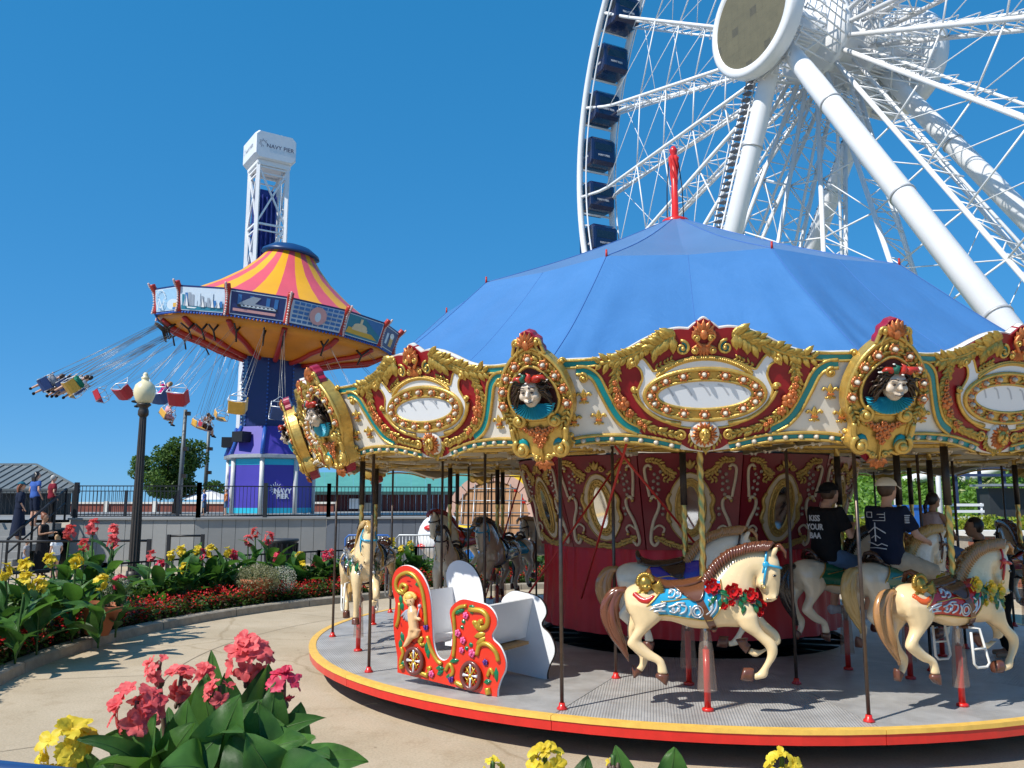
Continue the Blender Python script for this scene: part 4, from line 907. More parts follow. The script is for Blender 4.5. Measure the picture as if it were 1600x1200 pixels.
def f_mane(mb):
    crest_ = c2([(875, 372), (925, 300), (985, 232), (1060, 175), (1140, 138), (1215, 118), (1290, 108), (1350, 105), (1400, 110)], 6); n = 30; rg = random.Random(4)
    for i in range(n):
        q = i/(n-1)*(len(crest_)-2); j = int(q); f = q-j; X = crest_[j][0]*(1-f)+crest_[j+1][0]*f; Y = crest_[j][1]*(1-f)+crest_[j+1][1]*f
        t = Vector((crest_[j+1][0]-crest_[j][0], 0, -(crest_[j+1][1]-crest_[j][1]))).normalized(); nn = Vector((-t.z, 0, t.x)); o = Vector((hx(X), 0, hz(Y)))
        for s_ in (-1, -0.3, 0.5):
            h = 0.05*rg.uniform(.8, 1.15)
            mb.tube([o - nn*0.03, o + nn*h*0.75 + Vector((0, s_*0.012, 0)), o + nn*h*0.8 - t*0.012 + Vector((0, s_*0.05, 0)), o - nn*0.03 - t*0.05 + Vector((0, s_*0.085, 0))], [0.02, 0.024, 0.021, 0.006], 6)
    for i in range(7):
        o = Vector((hx(1405), rg.uniform(-.03, .03), hz(108))); mb.tube([o, o + Vector((0.045, rg.uniform(-.02, .02), 0.02)), o + Vector((0.085, rg.uniform(-.03, .03), -0.03)), o + Vector((0.09, rg.uniform(-.03, .03), -0.085))], [0.02, 0.02, 0.016, 0.004], 6)
def f_tail(mb):
    rg = random.Random(8); base = [(225, 450), (150, 470), (100, 560), (100, 680), (140, 800), (195, 900), (235, 1010)]
    for i in range(15):
        g = 2*pi*i/15; rr = 0.3 + 0.7*((i*7) % 5)/4; P = []
        for k, (X, Y) in enumerate(base):
            sp = 0.045*sin(pi*min(1, (k+0.4)/6.2))*rr; P.append((hx(X) + sp*cos(g)*1.25, sp*sin(g)*0.8 + 0.01*sin(k*1.5+i), hz(Y) + 0.008*sin(k*2+i) + (0.05*rg.random() if k == 6 else 0)))
        P = cat(P, 3); mb.tube(P, [0.03*(0.75 + 0.45*sin(pi*q/(len(P)-1)))*(1 - 0.7*(q/(len(P)-1))**3) for q in range(len(P))], 7)
def one_rose(s_, X, Y, y, r):
    def f(mb):
        c = Vector((hx(X), s_*y, hz(Y))); mb.ball(c, r*0.5, 8, sc=(1, .7, 1))
        for L_ in range(3):
            for k in range(5):
                g = 2*pi*k/5 + L_*0.65; q = r*(0.25 + 0.32*L_); e = Vector((cos(g), 0, sin(g))); t = Vector((-sin(g), 0, cos(g))); V = []
                for u, lift in ((-.2, .0), (.25, .03 - .008*L_), (.5, .034 - .011*L_)):
                    for w_ in (-1, -.4, .4, 1): V.append(c + e*(q + r*u*.8 - abs(w_)*r*.12) + t*w_*r*(.3 + .08*L_) + Vector((0, s_*(lift*r/.05 + (.012 if u > .4 else 0)*(1-abs(w_))), 0)))
                mb.add(V, [(i*4+j, i*4+j+1, (i+1)*4+j+1, (i+1)*4+j) for i in range(2) for j in range(3)])
    f.__name__ = 'f_rose_%d_%d' % (s_, X); return f
ROSES = [one_rose(s_, *q) for s_ in (-1, 1) for q in ((905, 400, .165, .056), (1065, 435, .158, .058), (1195, 465, .125, .053), (990, 545, .172, .026), (1050, 520, .17, .024), (1262, 600, .075, .03), (1285, 540, .055, .034))]
def f_leaves(mb):
    rg = random.Random(2)
    for s_ in (-1, 1):
        for (X, Y, y) in ((960, 430, .165), (985, 450, .168), (940, 470, .17), (920, 500, .17), (1000, 410, .15), (1120, 470, .155), (1140, 440, .145), (1150, 540, .155), (1200, 590, .125), (1225, 530, .115), (1110, 500, .16), (1250, 575, .09), (965, 490, .17), (1010, 480, .168), (1240, 500, .1)):
            o = Vector((hx(X), s_*y, hz(Y))); an = rg.uniform(-2.6, -0.3); d = Vector((cos(an), 0, sin(an))); e = Vector((-sin(an), 0, cos(an))); u = Vector((0, s_*0.02, 0))
            V = []
            for t, w_ in ((0, .2), (.4, 1), (.75, .7), (1, .05)): c = o + d*0.075*t; V += [c + e*0.022*w_, c + u*(0.6+0.4*w_), c - e*0.022*w_]
            mb.add(V, [(r_*3+q, r_*3+q+1, (r_+1)*3+q+1, (r_+1)*3+q) for r_ in range(3) for q in range(2)])
        mb.tube([(hx(900), s_*.17, hz(430)), (hx(1060), s_*.168, hz(480)), (hx(1190), s_*.13, hz(500)), (hx(1255), s_*.075, hz(600))], 0.008, 5)
def f_cherub(mb):
    for s_ in (-1,):
        c = Vector((hx(385), -0.105, hz(395))); mb.ball(c, 0.07, 12, sc=(.9, .75, 1.1)); mb.ball(c + Vector((0.006, -0.03, -0.028)), 0.038, 8); mb.ball(c + Vector((0.008, -0.055, -0.008)), 0.012, 6)
        for q in (-1, 1): mb.ball(c + Vector((0.008 + q*0.026, -0.045, -0.022)), 0.018, 6)
        for k in range(12): g = rad(10 + 17*k); mb.ball(c + Vector((0.062*cos(g), -0.012, 0.02 + 0.062*sin(g))), 0.022, 6)
        for k in range(9):
            o = c + Vector((0.05, -0.01, -0.02)); an = rad(-35 + 9*k); 
            mb.tube([o, o + Vector((0.07*cos(an), -0.015, 0.07*sin(an)-0.02)), o + Vector(((0.12-.004*k)*cos(an), -0.02, (0.12)*sin(an) - 0.01))], [0.014, 0.016, 0.005], 6)
            an = rad(215 + 12*k); o = c + Vector((-0.02, -0.01, -0.05)); mb.tube([o, o + Vector((0.05*cos(an), -0.012, 0.035*sin(an))), o + Vector((0.08*cos(an), -0.012, 0.06*sin(an)))], [0.014, 0.014, 0.005], 6)
def f_frill(mb):
    for i in range(14):
        t = i/13; X = 305 + 135*t; Y = 430 + 75*sin(pi*(0.15 + t*0.6)) + 0; mb.ball(surf(X, Y + 15, -1, 0.004), 0.026, 6, sc=(1, .5, 1))
def f_stirrup(mb):
    for s_ in (-1, 1):
        y = s_*0.2; P = [(hx(790), y, hz(760)), (hx(800), y, hz(1000)), (hx(830), y, hz(1030)), (hx(930), y, hz(1030)), (hx(960), y, hz(1000)), (hx(900), y*0.9, hz(740)), (hx(850), y*0.6, hz(735))]
        mb.tube(P, 0.011, 7); mb.tube([(hx(795), y, hz(890)), (hx(930), y, hz(890))], 0.009, 6)
PARTS = [('hooves', None)]
POLEZ = 2.64
def twisted(mb, z0, z1, r=0.027):
    n = 10; k = int((z1-z0)/0.012); rings = []
    for i in range(k+1):
        z = z0 + (z1-z0)*i/k; rings.append([(r*(1 + 0.16*cos(2*(g + z*26)))*cos(g), r*(1 + 0.16*cos(2*(g + z*26)))*sin(g), z) for g in [2*pi*j/n for j in range(n)]])
    mb.loft(rings)
mb = MB(); twisted(mb, 1.0, 2.66); POLEM = mb.mesh('brass_pole', BRASS)
mb = MB(); mb.tube([(0,0,1.98), (0,0,2.5)], 0.034, 10); SHADE_SLEEVE = mb.mesh('pole_shade_sleeve', DARK)  # dark tube on the upper pole: shade put in as colour, plus a black sleeve
mb = MB(); mb.tube([(0,0,0.0), (0,0,0.5)], 0.028, 12); mb.lathe([(0.05, 0.001), (0.05, 0.02), (0.03, 0.03)], 12); POST = mb.mesh('red_post', REDP)
mb = MB(); mb.tube([(0,0,0.5), (0,0,0.78)], 0.022, 10); POSTU = mb.mesh('steel_post', mat('polished_steel', (0.6, 0.6, 0.6), 0.2, 1.0, 0.05))
mb = MB()
rings = []
for z, r_ in ((0.72, 0.03), (0.5, 0.055), (0.16, 0.075)): rings.append([(r_*1.1*cos(g), r_*0.8*sin(g), z) for g in [2*pi*j/14 for j in range(14)]])
mb.loft(rings, cap=False); GPL = mat('clear_plastic', (0.42, 0.33, 0.27), 0.2, 0, 0.1, 4); t_ = GPL.node_tree; tr_ = t_.nodes.new('ShaderNodeBsdfTransparent'); tr_.inputs[0].default_value = (.95, .9, .86, 1); mx_ = t_.nodes.new('ShaderNodeMixShader'); mx_.inputs[0].default_value = .26
t_.links.new(tr_.outputs[0], mx_.inputs[1]); t_.links.new(t_.nodes['Principled BSDF'].outputs[0], mx_.inputs[2]); t_.links.new(mx_.outputs[0], t_.nodes['Material Output'].inputs[0])
GUARD = mb.mesh('clear_guard', GPL)
HCOL = {}
def paint(nm, c, **k): return mat('horse_' + nm, c, k.pop('rough', 0.24), 0, 0.08, 5, coat=k.pop('coat', 0.5), dirt=k.pop('dirt', 0.12), **k)
CREAMH = paint('cream', (0.84, 0.63, 0.35)); WHITEH = paint('white', (0.8, 0.68, 0.5)); GREYH = paint('grey_white', (0.78, 0.68, 0.52)); DKH = paint('taupe', (0.58, 0.47, 0.34)); PALOH = paint('palomino', (0.66, 0.42, 0.17))
BROWN = paint('mane_brown', (0.14, 0.045, 0.022)); TAN = paint('mane_tan', (0.4, 0.2, 0.075)); BLK = paint('mane_black', (0.03, 0.018, 0.014)); REDM = paint('mane_red', (0.3, 0.02, 0.015)); BLOND = paint('mane_blond', (0.55, 0.36, 0.13))
SADL = paint('saddle_brown', (0.13, 0.045, 0.018)); SADD = paint('saddle_dark', (0.035, 0.012, 0.008))
BLU = paint('blanket_blue', (0.03, 0.36, 0.6)); REDB = paint('blanket_red', (0.55, 0.02, 0.015)); PUR = paint('blanket_purple', (0.04, 0.03, 0.35)); GRN = paint('blanket_green', (0.01, 0.14, 0.07)); NAVY_ = paint('blanket_navy', (0.02, 0.05, 0.16)); ORG = paint('frill_orange', (0.7, 0.1, 0.01))
SILV = mat('silver_paint', (0.6, 0.62, 0.64), 0.3, 0.5, 0.1, 20); ROSE = paint('rose_red', (0.5, 0.01, 0.012)); ROSY = paint('rose_yellow', (0.75, 0.5, 0.02)); LEAFG = paint('leaf_green', (0.01, 0.13, 0.04)); EYE = mat('eye_black', (0.012, 0.008, 0.006), 0.1, 0, 0, coat=1.0)
def horse(label, r, a, dz, pose, body, mane, blanket, saddle, trim='full', bridle=None, stir=False, rose=None, frill=None, tilt=0.0, size=1.0, sleeve=True, post=True):
    H = thing('carousel_horse', label, 'carousel horse', tuple(pol(r, a, ZP)), rad(a + 90), 'carved horses on the carousel')
    def P(nm, me, m, dzz=dz, parent=H):
        me2 = me
        if m is not None:
            key = (me.name, m.name)
            if key not in HCOL: me2 = me.copy(); me2.materials.clear(); me2.materials.append(m); HCOL[key] = me2
            me2 = HCOL[key]
        o = link(nm, me2, parent)
        if parent is H: o.location = (0, 0, dzz)
        return o
    def G(nm, fn, m, parent=H):
        key = 'mesh_' + fn.__name__
        if key not in HCOL: HCOL[key] = hp(fn.__name__, fn).mesh(nm, m)
        return P(nm, HCOL[key], m, dz, parent)
    B = P('body', BODY[pose], body)
    for me in HOOF[pose]: P('hoof', me, None)
    G('mane', f_mane, mane); G('tail', f_tail, mane)
    bl = G('blanket', f_blanket, blanket); G('blanket_trim', f_trim, BRASS, bl)
    if trim == 'full': G('silver_relief', f_relief, SILV, bl)['kind'] = 'stuff'
    G('saddle', f_saddle, saddle); G('girth_strap', f_girth, saddle)
    br = G('bridle', f_bridle, bridle or saddle); G('bit_ring', f_ring, BRASS, br); G('eyes', f_eye, EYE)
    if rose:
        for f in ROSES: G('rose', f, rose)
        G('rose_leaves', f_leaves, LEAFG)
    if frill: G('cherub_carving', f_cherub, mat('old_gold', (0.4, 0.25, 0.05), 0.3, 0.7, 0.25, 20)); G('frill', f_frill, frill)
    if stir: G('stirrup', f_stirrup, mat('stirrup_white', (0.7, 0.68, 0.62), 0.4, 0, 0.08))
    P('brass_pole', POLEM, None, -ZP)
    if sleeve: P('pole_shade_sleeve', SHADE_SLEEVE, None, -ZP + 0.04)
    if post: P('red_post', POST, None, 0.0); P('steel_post', POSTU, None, 0.0); P('clear_guard', GUARD, None, 0.0)
    return H
horse('cream horse with turquoise blanket, red roses and brown mane, front of carousel', 4.42, -99.6, 0.0, 0, CREAMH, BROWN, BLU, SADL, bridle=BLU, rose=ROSE, frill=REDB, sleeve=False)
horse('cream horse with red blanket and yellow roses, at right edge of platform', 4.45, -70.6, 0.0, 0, CREAMH, TAN, REDB, SADL, bridle=REDB, rose=ROSY, frill=ORG, stir=True)
horse('white horse with purple and blue blanket behind the turquoise blanketed horse', 3.42, -101.5, 0.1, 0, GREYH, TAN, PUR, SADD, 'plain')
horse('white horse with dark tail ridden by the person in black', 2.85, -66.5, 0.1, 0, WHITEH, BLK, GRN, SADD, 'plain')
horse('white horse with blond mane ridden by the man in white cap', 3.45, -63.0, 0.1, 0, WHITEH, BLOND, GRN, SADD, 'plain', bridle=SADL)
horse('palomino horse carrying the girl with a braid', 3.12, -36.5, 0.17, 0, PALOH, BLK, REDB, SADD, 'plain')
horse('dark saddled horse in shade right of the girl with a braid', 4.3, -38.0, 0.1, 0, DKH, BLK, NAVY_, SADD, 'plain')
horse('cream horse with silver flowers facing forward at left edge of platform', 4.45, -160.0, 0.12, 1, CREAMH, BLOND, NAVY_, SADD, 'plain', bridle=BLU, rose=SILV, stir=True)
horse('tan horse standing behind the forward-facing cream horse at left', 4.4, 172.0, 0.06, 0, PALOH, BROWN, NAVY_, SADD, 'plain', stir=True)
horse('grey horse with red crested mane and red blanket facing left, rear of carousel', 4.4, 139.0, 0.22, 1, GREYH, REDM, REDB, SADD, 'plain', stir=True)
horse('grey horse with black mane lowered behind the red chariot', 3.3, 172.0, 0.02, 1, GREYH, BLK, NAVY_, SADD, 'plain')
horse('grey horse with blue collar raised behind the white chariot back', 3.3, 140.0, 0.1, 0, GREYH, TAN, BLU, SADD, 'plain', bridle=BLU)
horse('brown horse with black bristled mane beside the drum at rear left', 2.8, 158.0, 0.12, 0, DKH, BLK, NAVY_, SADD, 'plain', bridle=BLU)
horse('taupe horse facing left at far rear of carousel near the drum', 4.4, 112.0, 0.08, 0, DKH, TAN, PUR, SADD, 'plain')
horse('taupe horse farthest right in the rear shade of the carousel', 4.3, -8.0, 0.1, 0, DKH, BROWN, REDB, SADD, 'plain')
horse('grey horse low in the rear shade right of the drum', 3.3, 5.0, -0.05, 0, GREYH, TAN, GRN, SADD, 'plain')

# ================================================================ CHARIOT
CH = thing('chariot', 'red carved carousel chariot with cherub, gilt scrolls and white bench', 'chariot', (-0.437, 8.391, ZP), rad(-32.5))
# side panel local x-z plane; photo zoom coords (5x, origin 590,860): metres = /830
K = lambda X, Y: ((X-555)/674.0, (1110-Y)/905.0)
KK = lambda *L_: [K(*p) for p in L_]
pan = c2(KK((165,1025), (165,900), (140,760), (125,600), (140,440), (112,330), (108,230), (140,150), (200,112), (270,120), (340,170), (395,270), (425,400), (440,600), (450,740), (480,840), (530,885), (580,860), (605,790), (612,640), (598,540), (590,460), (630,400), (690,365), (770,375), (870,400), (925,460), (940,540), (905,620), (915,670), (965,720), (1000,810), (1000,890), (965,980), (945,1060), (945,1110)), 3)
RED_C = mat('chariot_vermilion', (0.7, 0.03, 0.01), 0.3, 0, 0.07, 5, coat=0.4)
CGOLD = mat('chariot_gold', (0.55, 0.34, 0.04), 0.33, 0.45, 0.15, 12); CGREEN = mat('chariot_green', (0.0, 0.16, 0.06), 0.3, 0, 0.15, coat=0.4); CPINK = mat('chariot_pink', (0.75, 0.1, 0.28), 0.35, 0, 0.1); CPUR = mat('chariot_violet', (0.08, 0.02, 0.2), 0.35, 0, 0.1)
def panel(y, mfront):
    mb = MB(); mb.prism(pan, y - 0.02, y + 0.02, inset=0.006); o = mb.build('side_panel', mfront, CH, fix=True)
    mb = MB(); mb.tube([(p[0], y, p[1]) for p in pan], 0.012, 6); mb.build('panel_edge', WHITE if mfront is RED_C else DARK, o); return o
PF = panel(-0.33, RED_C); yy = -0.355
mb = MB()
for P, r in (([(215,335),(235,290),(195,270),(180,310),(215,345),(160,330),(140,270),(165,200),(240,165),(310,205),(360,300),(385,430),(400,600)], 16), ([(175,430),(170,560),(150,640)], 14), ([(410,690),(440,790),(490,880),(530,910)], 16), ([(620,840),(630,700),(625,560),(620,480),(660,430),(720,410)], 15), ([(740,440),(830,440),(880,490),(870,560),(830,580),(815,540),(845,520)], 20), ([(800,800),(820,720),(880,705),(940,760),(960,830)], 18), ([(190,960),(200,900),(215,860),(195,810)], 15), ([(350,1000),(420,1020)], 18), ([(640,1040),(700,1065)], 18), ([(560,960),(590,900),(620,950),(600,1000)], 15), ([(880,1050),(890,1100)], 24), ([(200,960),(210,990)], 24), ([(880,960),(900,900),(925,940)], 14), ([(420,1000),(440,950),(415,960)], 12), ([(345,760),(370,710),(345,730),(360,770),(390,760)], 13)):
    mb = MB(); tube2(mb, c2(KK(*P), 4), r/800.0, yy, 8); mb.build('gilt_scroll', CGOLD, PF)
for (X, Y, ln, an) in ((860, 625, .13, 3.4), (860, 655, .12, 3.75), (850, 600, .13, 2.75), (800, 570, .07, 2.3)):
    mb = MB(); leaf2(mb, *K(X, Y), ln, 0.07, an, yy + 0.01, 0.04); mb.build('gilt_leaf', CGOLD, PF)
mb = MB()
for (X, Y, an, ln) in ((240, 190, 0.1, .1), (255, 180, 2.9, .07), (300, 265, 0.2, .08), (175, 360, -1.3, .1), (190, 420, -1.4, .09), (190, 680, -1.2, .1), (185, 740, -1.5, .1), (410, 730, -1.7, .12), (415, 790, -1.5, .1), (620, 480, 0.3, .09), (650, 460, 0.2, .08), (735, 410, -0.3, .09), (745, 430, -1.0, .06), (590, 880, 0.2, .11), (940, 880, -1.5, .13), (850, 1010, 0.2, .09), (480, 950, 0.1, .1), (490, 1000, 0.5, .09), (560, 1010, 0.2, .1), (205, 920, -1.2, .07), (700, 525, -2.0, .04), (680, 605, 1.2, .04), (715, 740, -1.2, .04), (760, 745, 2, .05)): mb = MB(); leaf2(mb, *K(X, Y), ln, 0.055, an, yy + 0.01, 0.03); mb.build('green_leaf', CGREEN, PF)
mb = MB()
for (X, Y, r) in ((715, 490, .034), (655, 640, .036), (695, 695, .034), (685, 775, .03), (765, 790, .04), (450, 1000, .034)): mb = MB(); flower2(mb, *K(X, Y), r, yy - 0.008); mb.build('pink_flower', CPINK, PF)
mb = MB()
for (X, Y, r) in ((400, 618, .032), (865, 850, .03), (605, 1020, .034)): mb = MB(); flower2(mb, *K(X, Y), r, yy - 0.008, a0=.5); mb.build('violet_flower', CPUR, PF)
DRED = mat('chariot_dark_red', (0.36, 0.006, 0.006), 0.35, 0, 0.1)  # deeper red of the carved plumes
mb = MB()
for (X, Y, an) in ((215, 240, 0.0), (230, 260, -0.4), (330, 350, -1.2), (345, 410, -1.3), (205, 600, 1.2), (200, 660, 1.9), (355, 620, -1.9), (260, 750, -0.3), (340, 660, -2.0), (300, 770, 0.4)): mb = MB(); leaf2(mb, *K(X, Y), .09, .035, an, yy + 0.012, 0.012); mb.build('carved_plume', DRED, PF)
# cherub relief
mb = MB(); k3 = lambda X, Y, d=0.0: (K(X, Y)[0], yy - 0.005 - d, K(X, Y)[1])
mb.ball(k3(280, 400, .02), 0.055, 10, sc=(.95, .6, 1.1)); mb.tube([k3(285, 455, .012), k3(300, 500, .015), k3(305, 580, .018), k3(315, 650, .018)], [.035, .058, .052, .05], 10)
mb.tube([k3(320, 480, .02), k3(335, 540, .03), k3(372, 555, .03)], [.026, .022, .016], 8); mb.tube([k3(285, 490, .02), k3(300, 545, .035), k3(350, 545, .035)], [.026, .022, .016], 8)
mb.tube([k3(300, 640, .012), k3(285, 710, .014), k3(250, 770, .012), k3(225, 800, .01)], [.046, .036, .026, .014], 9); mb.tube([k3(335, 640, .012), k3(330, 690, .016), k3(295, 715, .016)], [.044, .034, .02], 9)
me = solid(mb, 0.009, 4, 0.5, 'cherub', mat('cherub_skin', (0.8, 0.5, 0.25), 0.35, 0, 0.06, coat=0.3)); link('cherub', me, PF)
mb = MB(); rg = random.Random(6)
for i in range(16): g = rad(20 + 16*i); mb.ball(k3(278 + 44*cos(g), 385 - 44*sin(g), .02), 0.022, 6)
mb.ball(k3(275, 370, .03), 0.045, 8, sc=(1.1, .6, .8)); mb.build('cherub_hair', mat('cherub_blond', (0.8, 0.5, 0.12), 0.4, 0, 0.15), PF)
mb = MB()
for s_ in (-1, 1): mb.ball(k3(278 + s_*18, 400, .052), .006, 6); 
mb.tube([k3(266, 428, .05), k3(280, 432, .054), k3(294, 428, .05)], .0035, 5); mb.build('cherub_face', mat('chariot_line', (0.2, 0.06, 0.03), 0.5, 0, 0), PF)
mb = MB()
for q in range(5): leaf2(mb, *K(258, 480 + q*12), .13 - .016*q, .04, 3.75 + .22*q, yy, 0.02)
mb.tube([k3(345, 550, .04), k3(362, 450, .03)], .006, 6); mb.ball(k3(363, 440, .03), .02, 8); mb.build('cherub_wing', mat('wing_grey', (0.42, 0.44, 0.5), 0.4, 0.2, 0.1), PF)
for (X, Y) in ((313, 908), (762, 968)):
    c = Vector((*[K(X, Y)[0]], yy - 0.02, K(X, Y)[1])); mb = MB(); mb.tube([c + Vector((0.1*cos(g)*1.0, 0, 0.115*sin(g))) for g in [2*pi*i/28 for i in range(28)]], 0.02, 8, closed=True)
    w_ = mb.build('wheel', mat('wheel_brown', (0.16, 0.04, 0.03), 0.3, 0, 0.1, coat=0.3), PF)
    mb = MB()
    for q in range(4): g = q*pi/2 + pi/2; mb.tube([c, c + Vector((0.04*cos(g), -.004, 0.06*sin(g))), c + Vector((0.078*cos(g), 0, 0.112*sin(g)))], [.008, .008, .018], 7)
    mb2 = MB()
    for q in range(4): g = q*pi/2 + pi/4; mb2.tube([c, c + Vector((0.07*cos(g), -.002, 0.1*sin(g)))], [.012, .005], 6); mb2.tube([c + Vector((0.06*cos(g-.5), 0, .085*sin(g-.5))), c + Vector((0.045*cos(g), 0, .065*sin(g))), c + Vector((0.06*cos(g+.5), 0, .085*sin(g+.5)))], .006, 5)
    mb2.ball(c, 0.02, 8)
    mb.build('silver_spokes', mat('spoke_silver', (0.75, 0.76, 0.78), 0.3, 0.3, 0.05), PF); mb2.build('gilt_spokes', CGOLD, PF)
PB = panel(0.56, WHITE)
# benches between the side panels
mb = MB()
mb.box((0.14, 0.115, 0.40), (0.36, 0.84, 0.03)); mb.build('seat', WHITE, CH)
mb = MB(); mb.box((0.37, 0.115, 0.58), (0.03, 0.84, 0.40), Matrix.Rotation(0.22, 3, 'Y')); mb.build('seat_back', WHITE, CH)
mb = MB(); mb.box((0.1, 0.115, 0.2), (0.03, 0.84, 0.38)); mb.build('seat_front', WHITE, CH)
mb = MB(); mb.box((-0.42, 0.115, 0.38), (0.28, 0.84, 0.03)); mb.build('seat', WHITE, CH)
mb = MB(); mb.box((-0.56, 0.115, 0.6), (0.03, 0.84, 0.46), Matrix.Rotation(-0.16, 3, 'Y')); mb.build('seat_back', WHITE, CH)
mb = MB(); mb.box((-0.12, 0.115, 0.14), (0.4, 0.82, 0.02)); mb.build('footboard', mat('worn_grey', (0.3, 0.3, 0.3), 0.5, 0.3, 0.2), CH)
mb = MB(); mb.box((0.34, 0.115, 0.355), (0.22, 0.6, 0.03)); mb.build('plywood', mat('plywood', (0.35, 0.2, 0.07), 0.6, 0, 0.2), CH)
# ================================================================ PEOPLE (local: facing +x, y to their left, z up)
SKIN1 = mat('skin_light', (0.6, 0.33, 0.22), 0.5, 0, 0.06, 10); SKIN2 = mat('skin_tan', (0.42, 0.22, 0.13), 0.5, 0, 0.06, 10)
STAND = dict(pel=(0,0,.95), wai=(0,0,1.1), che=(0,0,1.28), nek=(0,0,1.46), hed=(.02,0,1.6), sh=(0,.175,1.4), el=(-.04,.24,1.13), wr=(.08,.22,.93), hip=(0,.09,.92), kn=(.03,.1,.5), an=(-.01,.1,.09))
RIDE = dict(pel=(0,0,.06), wai=(0,0,.22), che=(.02,0,.42), nek=(.03,0,.58), hed=(.06,0,.71), sh=(.02,.18,.53), el=(.12,.25,.28), wr=(.36,.14,.3), hip=(.02,.1,.04), kn=(.38,.22,-.08), an=(.3,.24,-.5))
SWING = dict(pel=(0,0,.06), wai=(-.02,0,.22), che=(-.02,0,.42), nek=(0,0,.58), hed=(.03,0,.72), sh=(-.02,.17,.51), el=(.06,.24,.34), wr=(.12,.24,.5), hip=(.02,.09,.05), kn=(.42,.1,.06), an=(.55,.1,-.32))
def folds(me, amp=.008):
    if len(me.vertices) < 4000: return me
    for v in me.vertices: p = v.co; v.co = p + v.normal*amp*(noise.noise(Vector((p.x*11, p.y*11, p.z*7))) + .6*noise.noise(Vector((p.x*22 + 5, p.y*22, p.z*13))))
    me.update(); return me
def lr(p, s_): return Vector((p[0], p[1]*s_, p[2]))
def person(label, loc, rz, pose, skin, shirt, pants, hair, size=1.0, vox=0.016, sleeve=0.5, leg=1.0, hairstyle='short', cap=None, shoe=None, over=None, skirt=False, group=None, skin_top=False, bald=False, tiltq=None):
    J = dict(pose)
    asym = {}
    for k, v in (over or {}).items():
        if k[-1] in 'LR' and k[:-1] in J: asym[k] = v
        else: J[k] = v
    def jt(k, s_):
        kk = k + ('L' if s_ > 0 else 'R')
        return Vector(asym[kk]) if kk in asym else lr(J[k], s_)
    V3 = lambda k: Vector(J[k])
    T = thing('person', label, 'person', loc, rz, group)
    T.scale = (size,)*3
    if tiltq is not None: T.rotation_mode = 'QUATERNION'; T.rotation_quaternion = tiltq
    def torso(mb, e=0.0, top=True, low=True):
        rows = [(V3('pel') - Vector((0,0,.06)), .10, .15), (V3('pel'), .115, .165), (V3('wai'), .1, .14), (V3('che'), .12, .165), ((V3('sh') + lr(J['sh'], -1))/2 + Vector((0,0,-.01)), .095, .165), (V3('nek') - Vector((0,0,.03)), .06, .07)]
        if not low: rows = rows[1:]
        mb.loft([[c + Vector(((a+e)*cos(g), (b+e)*sin(g), 0)) for g in [2*pi*j/16 for j in range(16)]] for c, a, b in rows])
    def arm(mb, s_, e, f=1.0):
        a, b, c = jt('sh', s_), jt('el', s_), jt('wr', s_)
        if f <= 1: b2 = a.lerp(b, f); mb.tube([a - Vector((0, s_*.06, .03)), a - Vector((0, 0, .012)), a.lerp(b2, .5), b2], [.04+e, .048+e, .048+e, .047+e], 10)
        else: mb.tube([a - Vector((0, s_*.06, .04)), a - Vector((0, 0, .022)), a.lerp(b, .35), b, b.lerp(c, f-1)], [.036+e, .044+e, .05+e, .045+e, .034+e], 10)
    def legs(mb, e, f=2.0):
        for s_ in (-1, 1):
            h, k, a = jt('hip', s_), jt('kn', s_), jt('an', s_)
            if f <= 1: mb.tube([h, h.lerp(k, f*.5), h.lerp(k, f)], [.09+e, .085+e, .072+e], 12)
            else: mb.tube([h, h.lerp(k, .5), k, k.lerp(a, .35*(f-1)), k.lerp(a, f-1)], [.09+e, .08+e, .062+e, .058+e, .045+e], 12)
    mb = MB(); torso(mb, -0.006)
    n0 = V3('nek'); h0 = V3('hed'); mb.tube([n0 - Vector((0,0,.08)), n0, h0 - Vector((.01,0,.06))], [.06, .052, .052], 10)
    mb.ball(h0 + Vector((0,0,.01)), .1, 14, sc=(.92, .74, 1.12)); mb.ball(h0 + Vector((.035, 0, -.055)), .055, 10, sc=(1, .85, .9)); mb.tube([h0 + Vector((.09,0,.02)), h0 + Vector((.112,0,-.02))], [.01, .016], 6)
    for s_ in (-1, 1): mb.ball(h0 + Vector((-.005, s_*.074, -.005)), .024, 6, sc=(.8, .4, 1.2))
    for s_ in (-1, 1):
        arm(mb, s_, -.008, 2.0); w_ = jt('wr', s_); d = (w_ - jt('el', s_)).normalized(); sd = d.cross(Vector((0, 0, 1))); sd = sd.normalized() if sd.length > .1 else Vector((0, 1, 0)); up = sd.cross(d)
        mb.tube([w_, w_ + d*.05, w_ + d*.085], [.028, .038, .034], 8, flat=.6)
        for q in range(4): b_ = w_ + d*.08 + sd*(q-1.5)*.019; L_ = (.06, .07, .066, .05)[q]; mb.tube([b_, b_ + d*L_*.5 - up*.012, b_ + d*L_*.8 - up*.034], [.0105, .01, .008], 6)
        b_ = w_ + d*.03 + sd*(-.03); mb.tube([b_, b_ + d*.025 - sd*.02 - up*.01, b_ + d*.05 - sd*.018 - up*.028], [.012, .011, .009], 6)
        h, k, a = jt('hip', s_), jt('kn', s_), jt('an', s_); mb.tube([h, h.lerp(k, .5), k, k.lerp(a, .35), a], [.085, .075, .056, .055, .038], 12)
        mb.tube([a, a + Vector((.03, 0, -.045)), a + Vector((.16, s_*.015, -.055))], [.04, .042, .03], 8)
    body = link('body', solid(mb, vox, 4, .5, 'body', skin), T)
    if shirt:
        mb = MB(); torso(mb, .02)
        for s_ in (-1, 1): arm(mb, s_, .02, sleeve) if sleeve > 0 else None
        link('shirt', folds(solid(mb, vox, 3, .5, 'shirt', shirt)), T)
